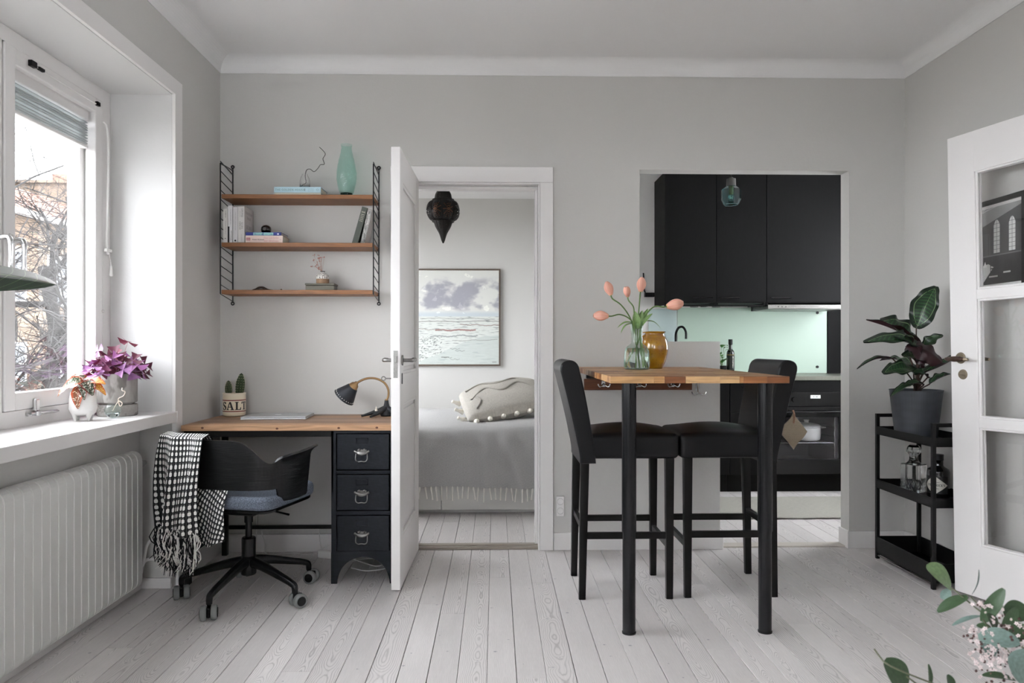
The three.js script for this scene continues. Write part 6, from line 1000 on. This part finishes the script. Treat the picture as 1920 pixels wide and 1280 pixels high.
{ // framed photograph on the wall behind the glazed door
  const t = thing('framed_photograph', 'black framed photograph of a dining hall behind the door glass', 'picture', [XR - 0.0005, 1.592, 0.715], -PI / 2);
  const W = 0.265, H = 0.212, tex = canvasTex(700, 560, (c, w, h) => {
    // the wall in the picture: a hall with tall arched windows, laid table and ladder-back chairs
    fill(c, w, h, '#4a4a4a'); c.fillStyle = '#9b9b99'; c.beginPath(); c.moveTo(0, 0); c.lineTo(w, 0); c.lineTo(w, h * 0.04); c.lineTo(w * 0.1, h * 0.34); c.lineTo(0, h * 0.30); c.fill();
    c.strokeStyle = '#c8c8c6'; c.lineWidth = 5; for (const k of [0.12, 0.2, 0.28]) { c.beginPath(); c.moveTo(0, h * k); c.lineTo(w * (0.75 - k), 0); c.stroke(); }
    c.fillStyle = '#5a5a59'; c.fillRect(0, h * 0.33, w * 0.55, h * 0.33); c.fillStyle = '#3b3b3b'; for (let k = 0; k < 7; k++) c.fillRect(w * (0.04 + k * 0.08), h * 0.36, 5, h * 0.3);
    for (const x of [0.60, 0.82]) { c.fillStyle = '#d9d9d6'; c.beginPath(); c.moveTo(w * x, h * 0.60); c.lineTo(w * x, h * 0.24); c.quadraticCurveTo(w * (x + 0.045), h * 0.10, w * (x + 0.09), h * 0.24); c.lineTo(w * (x + 0.09), h * 0.60); c.fill(); c.fillStyle = '#6b6b69'; for (let k = 0; k < 7; k++) c.fillRect(w * x, h * (0.22 + k * 0.055), w * 0.09, 3); c.fillRect(w * (x + 0.043), h * 0.16, 4, h * 0.44); }
    c.fillStyle = '#2a2a2a'; c.fillRect(0, h * 0.64, w, h * 0.36); c.fillStyle = '#777'; c.fillRect(0, h * 0.62, w, 8);
    c.fillStyle = '#dededb'; c.beginPath(); c.moveTo(w * 0.08, h * 0.80); c.lineTo(w * 0.52, h * 0.73); c.lineTo(w * 0.60, h * 0.78); c.lineTo(w * 0.42, h); c.lineTo(w * 0.02, h); c.fill(); c.fillStyle = '#f2f2f0'; for (let k = 0; k < 5; k++) { c.beginPath(); c.moveTo(w * (0.12 + k * 0.08), h * 0.77); c.lineTo(w * (0.15 + k * 0.08), h * 0.69); c.lineTo(w * (0.18 + k * 0.08), h * 0.77); c.fill(); }
    for (const [x, s] of [[0.55, 1], [0.76, 0.8]]) { c.fillStyle = '#111'; c.fillRect(w * x, h * 0.68, 6, h * 0.3 * s + 8); c.fillRect(w * (x + 0.11 * s), h * 0.68, 6, h * 0.3 * s + 8); for (let k = 0; k < 4; k++) c.fillRect(w * x, h * (0.71 + k * 0.04 * s), w * 0.11 * s, 7); c.fillStyle = '#cfcfcb'; c.fillRect(w * (x - 0.02), h * (0.70 + 0.19 * s), w * 0.13 * s, 12); }
  });
  part(t, 'frame', merge(box(-W, -W + 0.022, -H, H, 0, 0.022, 0.002), box(W - 0.022, W, -H, H, 0, 0.022, 0.002), box(-W + 0.0215, W - 0.0215, -H, -H + 0.022, 0, 0.022, 0.002), box(-W + 0.0215, W - 0.0215, H - 0.022, H, 0, 0.022, 0.002)), M.black, 'plain black frame');
  part(t, 'mat_board', box(-W + 0.02, W - 0.02, -H + 0.02, H - 0.02, 0.001, 0.008), std({ color: rgb(226, 225, 222), roughness: 0.8 }));
  const ph = new THREE.PlaneGeometry(2 * (W - 0.034), 2 * (H - 0.036)); ph.translate(0, 0, 0.009); part(t, 'photo_print', clean(ph), std({ map: tex, roughness: 0.35 }), 'black and white print of a dining hall');
}
// ---------- plants on the window sill ----------
{ // purple shamrock in a concrete pot
  const P = [-1.668, SILL + 0.0002, 0.80];
  const con = std({ roughness: 0.9, map: dataTex(256, 256, (x, y) => { const k = cellN(x, y, 256, 5, 5, 2) + 0.5 * cellN(x, y, 256, 13, 13, 4) + 0.3 * cellN(x, y, 256, 40, 40, 9), d = smooth(k, 0.25, 0.6) * 50; const l = 158 + 22 * k - d; return [l, l - 4, l - 9]; }), bumpMap: fineBump, bumpScale: 0.001 });
  const t = thing('concrete_pot', 'mottled grey concrete pot with a matching saucer on the sill', 'plant pot', P);
  part(t, 'saucer', lathe([[0.001, 0], [0.078, 0], [0.081, 0.004], [0.081, 0.048], [0.076, 0.05], [0.071, 0.046], [0.07, 0.012], [0.001, 0.01]], 44), con);
  part(t, 'pot', lathe([[0.001, 0.0125], [0.066, 0.0125], [0.068, 0.054], [0.078, 0.058], [0.080, 0.062], [0.080, 0.182], [0.078, 0.185], [0.070, 0.185], [0.068, 0.17], [0.001, 0.166]], 44), con);
  part(t, 'soil', cyl(0.068, 0.068, 0.005, 0, 0.166, 0, 28), M.soil);
  const o = thing('oxalis', 'purple shamrock plant with triangular leaves in the concrete pot', 'house plant', [P[0], P[1] + 0.17, P[2]]);
  const cols = [[112, 44, 84], [140, 78, 132], [92, 26, 52], [168, 118, 168], [120, 34, 62]].map((c) => phys({ color: rgb(...c), roughness: 0.6, transmission: 0.25, thickness: 0 }));
  const stemM = std({ color: rgb(188, 150, 150), roughness: 0.6 });
  reseed(2024);
  const tri = (C, dir, face, s) => { // one triangular leaflet widening outwards
    const A = C, B = C.clone().addScaledVector(dir, s); return leaf(A, B, s * 1.5, [face.x, face.y, face.z], { bend: -0.04, fold: 0.18, nu: 4, nv: 5, shape: (v) => 0.06 + 0.94 * Math.min(v, 1) - 0.25 * Math.max(0, v - 0.85) / 0.15 * 0 }); };
  for (let k = 0; k < 62; k++) {
    const a = rr(0, 2 * PI), r = Math.sqrt(rnd()) * 0.118, top = k === 0 ? V(0.055, 0.155, 0.02) : k === 1 ? V(-0.075, 0.115, 0.02) : k === 2 ? V(-0.06, 0.095, -0.03) : k === 3 ? V(0.0, 0.10, 0.01) : V(Math.cos(a) * r, rr(0.015, 0.105) * (1.2 - r / 0.17), Math.sin(a) * r);
    const stem = part(o, 'stem', tube([[top.x * 0.3, 0, top.z * 0.3], [top.x * 0.6, top.y * 0.6, top.z * 0.6], top], 0.0011, 12, 5), stemM);
    const tilt = V(top.x * 4 + rr(-0.9, 1.1), rr(0.35, 1), top.z * 4 + rr(-0.6, 1.2)).normalize(), e1 = V(1, 0, 0).cross(tilt).normalize(), e2 = tilt.clone().cross(e1), ph = rr(0, 6), s = rr(0.026, 0.040), m = cols[Math.floor(rr(0, 5))];
    for (let q = 0; q < 3; q++) { const b = ph + q * 2 * PI / 3, d = e1.clone().multiplyScalar(Math.cos(b)).addScaledVector(e2, Math.sin(b)).addScaledVector(tilt, rr(-0.5, 0.05)).normalize(); part(o, 'leaf', tri(top.clone(), d, tilt, s), m); }
  }
}
{ // spotted begonia in a white footed pot
  const P = [-1.690, SILL + 0.0002, 1.035];
  const por = std({ color: rgb(234, 233, 230), roughness: 0.28 });
  const t = thing('footed_pot', 'white porcelain footed pot on the sill', 'plant pot', P);
  part(t, 'pot', lathe([[0.001, 0.024], [0.036, 0.024], [0.047, 0.034], [0.052, 0.05], [0.0505, 0.09], [0.046, 0.118], [0.043, 0.118], [0.046, 0.09], [0.001, 0.085]], 44), por);
  for (let k = 0; k < 4; k++) { const a = k * PI / 2 + 0.5; part(t, 'foot', loft([[Math.cos(a) * 0.040, 0.042, Math.sin(a) * 0.040], [Math.cos(a) * 0.036, 0.016, Math.sin(a) * 0.036], [Math.cos(a) * 0.033, 0.0, Math.sin(a) * 0.033]], [[0.018, 0.010], [0.009, 0.007], [0.004, 0.004]], 10, 2, [Math.cos(a), 0, Math.sin(a)]), por); }
  part(t, 'soil', cyl(0.043, 0.043, 0.004, 0, 0.096, 0, 24), M.soil);
  const dots = (bg, edge, dot) => canvasTex(128, 256, (c, w, h) => { fill(c, w, h, bg); c.fillStyle = edge; c.fillRect(0, 0, w * 0.17, h); c.fillRect(w * 0.83, 0, w * 0.17, h); c.fillRect(0, h * 0.86, w, h * 0.14); c.fillStyle = dot; for (let k = 0; k < 60; k++) { c.beginPath(); c.ellipse(rr(12, w - 12), rr(8, h - 20), rr(3, 6), rr(4, 8), rr(0, 3), 0, 7); c.fill(); } c.strokeStyle = edge; c.lineWidth = 3; c.beginPath(); c.moveTo(w / 2, 0); c.lineTo(w / 2, h); c.stroke(); });
  reseed(404);
  const gm = [dots('#43523a', '#9c4a2c', '#d8dccb'), dots('#7c4a2c', '#b4512c', '#e0d6bc'), dots('#c98a35', '#c2542c', '#e9cf8c'), dots('#3a4736', '#7c3a30', '#dfe3d4')].map((m) => phys({ map: m, roughness: 0.45, transmission: 0.15, thickness: 0 }));
  const b = thing('begonia', 'spotted begonia with orange-edged leaves in the white pot', 'house plant', [P[0], P[1] + 0.105, P[2]]); b.scale.setScalar(0.8);
  const wing = (v) => Math.sin(PI * clamp(0.10 + 0.88 * Math.pow(v, 0.7))) ** 0.8;
  const stM = std({ color: rgb(168, 92, 74), roughness: 0.6 });
  const L = [[[-0.02, 0.055, 0.02], [-0.095, -0.005, 0.06], 0.062, [-0.3, 0.8, 0.6], 1], [[0.0, 0.05, 0.03], [0.015, -0.065, 0.075], 0.06, [0.1, 0.5, 1], 1], [[0.01, 0.075, 0.02], [-0.06, 0.045, 0.065], 0.075, [0.1, 0.8, 0.6], 0], [[0.015, 0.075, 0.02], [0.075, 0.0, 0.05], 0.075, [0.3, 0.8, 0.6], 3], [[0.025, 0.065, 0.0], [0.115, 0.055, 0.005], 0.065, [0.2, 0.9, 0.5], 2], [[0.025, 0.06, 0.0], [0.125, 0.0, 0.02], 0.05, [0.4, 0.8, 0.5], 2], [[0.0, 0.085, 0.0], [-0.01, 0.10, 0.06], 0.06, [0, 0.9, 0.5], 0], [[0.0, 0.06, 0.01], [0.05, -0.02, 0.08], 0.05, [0.3, 0.6, 0.8], 3], [[-0.01, 0.06, -0.02], [-0.09, 0.03, -0.03], 0.06, [-0.2, 1, 0.3], 0]];
  for (const [a, e, w, f, k] of L) { part(b, 'leaf', leaf(a, e, w, f, { bend: 0.14, fold: 0.12, wave: 0.08, nu: 6, nv: 12, shape: wing }), gm[k]); part(b, 'stem', tube([[0, 0, 0], [a[0] * 0.6, a[1] * 0.6, a[2] * 0.6], a], 0.0018, 10, 6), stM); }
}
{ // hollow glass ball with a twisted root
  const P = [-1.626, SILL + 0.0002, 0.925];
  const t = thing('glass_bud_ball', 'small clear glass ball bud vase on the sill', 'vase', P);
  part(t, 'glass', lathe(Array.from({ length: 19 }, (_, k) => { const a = -PI / 2 + k / 18 * PI * 0.93; return [Math.max(0.001, Math.cos(a) * 0.032), 0.0315 + Math.sin(a) * 0.0315]; }), 40), M.clearThin);
  part(t, 'water', lathe([[0.001, 0.002], [0.018, 0.006], [0.027, 0.016], [0.029, 0.022], [0.001, 0.022]], 32), phys({ color: rgb(236, 242, 242), roughness: 0, transmission: 1, thickness: 0.02, ior: 1.33 }), 'a little water');
  single('twisted_root', tube([[0.0, 0.03, 0], [0.018, 0.062, 0], [0.028, 0.072, 0.002], [0.042, 0.062, 0.004], [0.034, 0.05, 0.004], [0.026, 0.064, 0.0], [0.024, 0.082, -0.002], [0.045, 0.094, 0], [0.052, 0.112, 0], [0.042, 0.118, 0.004], [0.040, 0.128, 0]], 0.0022, 90, 6), std({ color: rgb(226, 214, 200), roughness: 0.7 }), 'pale twisted root in the glass ball', 'root', P);
}
{ // rubber plant beyond the edge of the view, one leaf reaching in
  const P = [-1.63, SILL + 0.0002, 2.22];
  const t = thing('leaf_plant', 'large-leaved green plant whose leaf crosses the window', 'house plant', P);
  part(t, 'pot', lathe([[0.001, 0], [0.07, 0], [0.09, 0.15], [0.084, 0.15], [0.08, 0.135], [0.001, 0.13]], 36), std({ color: rgb(206, 200, 190), roughness: 0.7 }));
  part(t, 'stem', tube([[0, 0.12, 0], [0.01, 0.35, -0.02], [0.02, 0.56, -0.05]], 0.006, 30, 8), M.stem);
  const tex = canvasTex(256, 512, (c, w, h) => { fill(c, w, h, '#1f331f'); c.strokeStyle = '#5f7a52'; c.lineWidth = 5; c.beginPath(); c.moveTo(w / 2, 0); c.lineTo(w / 2, h); c.stroke(); c.lineWidth = 2.5; for (let k = 0; k < 9; k++) for (const s of [-1, 1]) { c.beginPath(); c.moveTo(w / 2, h * (0.05 + k * 0.1)); c.quadraticCurveTo(w / 2 + s * w * 0.25, h * (0.07 + k * 0.1), w / 2 + s * w * 0.47, h * (0.17 + k * 0.1)); c.stroke(); } });
  const lm = phys({ map: tex, roughness: 0.3, clearcoat: 0.5, clearcoatRoughness: 0.2 });
  const sh = (v) => Math.sin(PI * Math.pow(clamp(v), 0.9)) ** 0.6 * (1 - 0.3 * v * v);
  for (const [a, b, w, f] of [[[0.05, 0.515, -0.10], [0.135, 0.515, -0.66], 0.17, [-0.55, 1, 0.10]], [[0.0, 0.5, 0.0], [0.1, 0.62, 0.36], 0.15, [0, 1, -0.3]], [[0.02, 0.56, -0.05], [-0.10, 0.82, 0.12], 0.14, [0.6, 0.6, 0]], [[0.01, 0.4, -0.02], [0.26, 0.42, 0.12], 0.14, [-0.2, 1, 0]]]) { part(t, 'leaf', leaf(a, b, w, f, { bend: 0.03, fold: -0.16, nu: 8, nv: 18, shape: sh }), lm); part(t, 'leaf_stalk', tube([[0.015, Math.min(0.5, a[1]) - 0.03, -0.03], a], 0.003, 10, 6), M.stem); }
}
// ---------- side table and bouquet nearest the viewer ----------
const BQ = V(0.86, 0.60, 2.98);
{
  const t = thing('side_table', 'pale round side table below the bouquet', 'side table', [0.90, 0, 2.98]);
  const w = std({ color: rgb(214, 206, 194), roughness: 0.5, map: scaled(woodGrain, 3, 1) });
  part(t, 'top', uvm(lathe([[0.001, 0.345], [0.235, 0.345], [0.24, 0.35], [0.24, 0.362], [0.235, 0.367], [0.001, 0.367]], 56)), w);
  for (let k = 0; k < 3; k++) { const a = k * 2 * PI / 3 + 0.4; part(t, 'leg', loft([[Math.cos(a) * 0.21, 0, Math.sin(a) * 0.21], [Math.cos(a) * 0.13, 0.346, Math.sin(a) * 0.13]], [0.010, 0.016], 10), w); }
  const v = thing('cream_vase', 'cream ceramic vase under the eucalyptus bouquet', 'vase', [0.90, 0.3672, 2.98]);
  part(v, 'body', lathe([[0.001, 0], [0.05, 0], [0.066, 0.03], [0.07, 0.07], [0.055, 0.12], [0.04, 0.14], [0.044, 0.152], [0.036, 0.15], [0.04, 0.12], [0.001, 0.02]], 40), std({ color: rgb(226, 212, 198), roughness: 0.5 }));
}
{
  const O = V(0.90, 0.50, 2.98);
  const t = thing('eucalyptus_bouquet', 'loose bouquet of eucalyptus and small white blossoms', 'bouquet', [O.x, O.y, O.z]);
  const g1 = std({ color: rgb(62, 86, 56), roughness: 0.5, map: mottle }), g2 = std({ color: rgb(124, 146, 138), roughness: 0.6, map: mottle }), g3 = std({ color: rgb(126, 156, 104), roughness: 0.5, map: mottle }), st = std({ color: rgb(104, 106, 84), roughness: 0.7 }), wh = std({ color: rgb(222, 206, 204), roughness: 0.8 }), br = std({ color: rgb(72, 50, 46), roughness: 0.8 });
  reseed(66);
  const ovl = (v) => Math.sin(PI * clamp(0.04 + 0.93 * v)) ** 0.6;
  const LV = [
    [[-0.155, 0.237, -0.043], [-0.204, 0.273, -0.03], 0.042, [0.4, 0.6, 0.7], g3], [[-0.14, 0.228, -0.023], [-0.187, 0.202, -0.027], 0.020, [0.1, 0.9, 0.4], g1], [[-0.143, 0.202, 0.017], [-0.123, 0.26, 0.037], 0.022, [-0.5, 0.4, 0.8], g1], [[-0.132, 0.204, -0.003], [-0.181, 0.191, 0.002], 0.010, [0, 1, 0.2], g2],
    [[-0.175, 0.193, 0.056], [-0.126, 0.193, 0.076], 0.034, [0.0, 0.8, 0.6], g2], [[-0.117, 0.218, 0.028], [-0.082, 0.227, 0.03], 0.032, [0, 0.5, 0.9], g1], [[-0.133, 0.138, 0.077], [-0.182, 0.145, 0.076], 0.016, [0, 1, 0.3], g1], [[-0.158, 0.182, 0.097], [-0.119, 0.154, 0.086], 0.05, [-0.2, 0.4, 1], g2], [[-0.158, 0.177, 0.037], [-0.14, 0.164, 0.045], 0.03, [0, 0.4, 1], g2],
    [[-0.327, 0.167, 0.073], [-0.291, 0.124, 0.068], 0.042, [0.3, 0.4, 0.9], g1], [[-0.249, 0.117, 0.055], [-0.248, 0.152, 0.051], 0.010, [0.4, 0.2, 0.9], g1], [[-0.215, 0.113, 0.055], [-0.219, 0.136, 0.051], 0.018, [0.4, 0.2, 0.9], g1], [[-0.134, 0.231, -0.023], [-0.131, 0.275, -0.01], 0.008, [0.6, 0, 0.8], g2], [[-0.158, 0.233, -0.043], [-0.169, 0.217, -0.046], 0.016, [0, 0.5, 0.9], g2],
    [[-0.125, 0.198, 0.037], [-0.101, 0.229, 0.033], 0.02, [0, 0.3, 1], g1], [[-0.135, 0.199, 0.037], [-0.162, 0.229, 0.056], 0.016, [0, 0.3, 1], g1], [[-0.127, 0.193, 0.057], [-0.095, 0.205, 0.058], 0.03, [0, 0.8, 0.6], g1], [[-0.135, 0.194, 0.027], [-0.149, 0.195, 0.012], 0.014, [0, 0.8, 0.6], g1],
  ];
  for (const [a, b, w, f, m] of LV) part(t, 'leaf', leaf(a, b, w, f, { bend: 0.06, fold: 0.12, nu: 6, nv: 12, shape: ovl }), m);
  for (const q of [[[-0.166, 0.242, -0.024], [-0.116, 0.201, -0.022], [-0.081, 0.174, -0.002]], [[-0.341, 0.184, 0.072], [-0.331, 0.17, 0.073], [-0.332, 0.17, 0.093]], [[-0.294, 0.144, 0.074], [-0.254, 0.116, 0.074], [-0.227, 0.105, 0.095]], [[-0.142, 0.231, -0.013], [-0.108, 0.197, -0.012], [-0.088, 0.178, 0.008]], [[-0.25, 0.121, 0.055], [-0.226, 0.096, 0.055], [-0.215, 0.087, 0.075]], [[-0.149, 0.21, 0.027], [-0.126, 0.178, 0.027], [-0.116, 0.161, 0.048]]]) part(t, 'stem', tube([...q, [0, 0.02, 0]], 0.0013, 30, 5), st);
  const bl = [], dk = [];
  for (const [c, r, n] of [[[-0.119, 0.201, 0.058], 0.0176, 26], [[-0.163, 0.177, 0.057], 0.0192, 26], [[-0.148, 0.151, 0.057], 0.024, 34], [[-0.127, 0.169, 0.057], 0.0176, 22], [[-0.177, 0.205, 0.056], 0.0096, 8], [[-0.156, 0.229, 0.057], 0.0112, 9]]) for (let k = 0; k < n * 2.4; k++) { const q = V(c[0] + rr(-r, r), c[1] + rr(-r, r), c[2] + rr(-0.03, 0.03)); const dark = rnd() < 0.42, s = dark ? rr(0.0014, 0.0026) : rr(0.0016, 0.0036); if (dark) dk.push(new THREE.IcosahedronGeometry(s, 0).scale(1, rr(0.8, 1.4), 1).translate(q.x, q.y, q.z)); else { const rx = rr(-0.9, 0.9), rz = rr(-0.9, 0.9); for (let m = 0; m < 5; m++) bl.push(new THREE.IcosahedronGeometry(s * 0.62, 0).scale(1, 0.35, 0.75).translate(s * 0.75, 0, 0).rotateY(m * 2 * PI / 5).rotateX(1.1 + rx).rotateZ(rz).translate(q.x, q.y, q.z)); } }
  part(t, 'blossoms', merge(bl), wh, 'small white waxflower blossoms').userData.kind = 'stuff'; part(t, 'buds', merge(dk), br, 'dark bud cases').userData.kind = 'stuff';
}
// ---------- outside the window ----------
struct('ground', box(-60, -1.96, -4.2, -4.0, -60, 40), std({ color: rgb(96, 93, 88), roughness: 1 }), 'street level outside the window', 'ground');
{ // house across the street
  const t = thing('apartment_house', 'peach plastered house with a tiled roof seen through the window', 'building', [-14, -4.0, -14]);
  const wallM = std({ color: rgb(124, 106, 90), roughness: 0.95, map: mottle }), roofM = std({ color: rgb(132, 92, 76), roughness: 0.9 }), slate = std({ color: rgb(74, 76, 82), roughness: 0.8 }), glass = std({ color: rgb(70, 74, 80), roughness: 0.25 });
  // local: x is depth away from the street, z along it
  part(t, 'wall', box(-9, 0, 0, 9.0, -24, 8), wallM);
  for (let k = 0; k < 13; k++) for (let r = 0; r < 3; r++) { const z = -22.6 + k * 2.35, y = 0.9 + r * 2.75, w = part(t, 'window_frame', box(-0.05, 0.06, y, y + 1.6, z - 0.62, z + 0.62), M.white); part(w, 'window_glass', box(0.055, 0.07, y + 0.1, y + 1.5, z - 0.52, z + 0.52), glass); part(w, 'mullion', merge(box(0.06, 0.09, y + 0.1, y + 1.5, z - 0.03, z + 0.03), box(0.06, 0.09, y + 0.95, y + 1.0, z - 0.52, z + 0.52)), M.white); }
  const roof = part(t, 'roof', clean(new THREE.ExtrudeGeometry(poly([[0.5, 8.98], [-9.5, 8.98], [-5.2, 11.2], [-4.4, 11.2], [-1.6, 10.2]]), { depth: 33, bevelEnabled: false }).translate(0, 0, -24.5)), slate);
  part(roof, 'gutter', box(0.42, 0.6, 8.9, 9.06, -24.5, 8.5), M.white);
  const course = box(-0.13, 0.06, 0, 0.09, -24.4, 8.4); for (let j = 0; j < 9; j++) { const q = j / 9, c = part(roof, 'tile_course', course, roofM); c.position.set(lerp(0.42, -1.5, q), lerp(9.06, 10.2, q), 0); c.rotation.z = -0.52; }
  for (const z of [-19.5, -9.5, 0.5]) part(roof, 'dormer', merge(box(-3.2, -0.7, 9.7, 10.9, z - 0.8, z + 0.8), box(-3.4, -0.6, 10.9, 11.0, z - 0.95, z + 0.95)), wallM);
  part(roof, 'chimney', box(-5.2, -4.2, 10.5, 12.6, -15.5, -14.7), roofM);
}
function bareTree(label, x, y, z, h, seed, r0) {
  const t = thing('bare_tree', label, 'tree', [x, y, z], 0, 'bare trees outside the window');
  reseed(seed); const trunk = [], twig = [];
  const bark = std({ color: rgb(44, 42, 41), roughness: 0.95 });
  const grow = (p, d, len, r, lvl) => {
    const pts = [p.clone()]; let q = p.clone(), dir = d.clone(); const n = lvl < 4 ? 5 : 3;
    for (let i = 0; i < n; i++) { dir.add(V(rr(-0.28, 0.28), rr(-0.14, 0.16), rr(-0.28, 0.28))).normalize(); q = q.clone().addScaledVector(dir, len / n); pts.push(q); }
    const rad = pts.map((_, i) => lerp(r, r * 0.6, i / n));
    (lvl < 2 ? trunk : twig).push(loft(pts, rad, lvl < 2 ? 8 : lvl < 4 ? 5 : 3, 2, [0.3, 0.2, 1]));
    if (lvl >= 5) return;
    const kids = lvl === 0 ? 8 : lvl < 3 ? 6 : 4;
    for (let k = 0; k < kids; k++) { const f = clamp(lerp(lvl === 0 ? 0.4 : 0.15, 1, (k + rr(0, 0.8)) / kids), 0, 0.999), i = Math.min(n - 1, Math.floor(f * n)), b = pts[i].clone().lerp(pts[i + 1], f * n - i), dd = dir.clone().multiplyScalar(0.55).add(V(rr(-1, 1), rr(-0.5, 0.7), rr(-1, 1)).normalize()).normalize(); grow(b, dd, len * (lvl === 0 ? rr(0.34, 0.46) : rr(0.5, 0.72)), lerp(r, r * 0.6, f) * rr(0.46, 0.64), lvl + 1); }
  };
  grow(V(0, 0, 0), V(0.04, 1, 0.06).normalize(), h, r0, 0);
  part(t, 'trunk', merge(trunk), bark); part(t, 'branches', merge(twig), bark);
}
bareTree('bare street tree nearest the window panes', -7.3, -4.0, -7.9, 7.4, 91, 0.2);
bareTree('second bare tree farther along the street', -8.4, -4.0, -10.6, 7.0, 17, 0.19);
scene.traverse((o) => { if (o.isMesh) { o.castShadow = true; o.receiveShadow = true; } });
renderer.render(scene, camera);
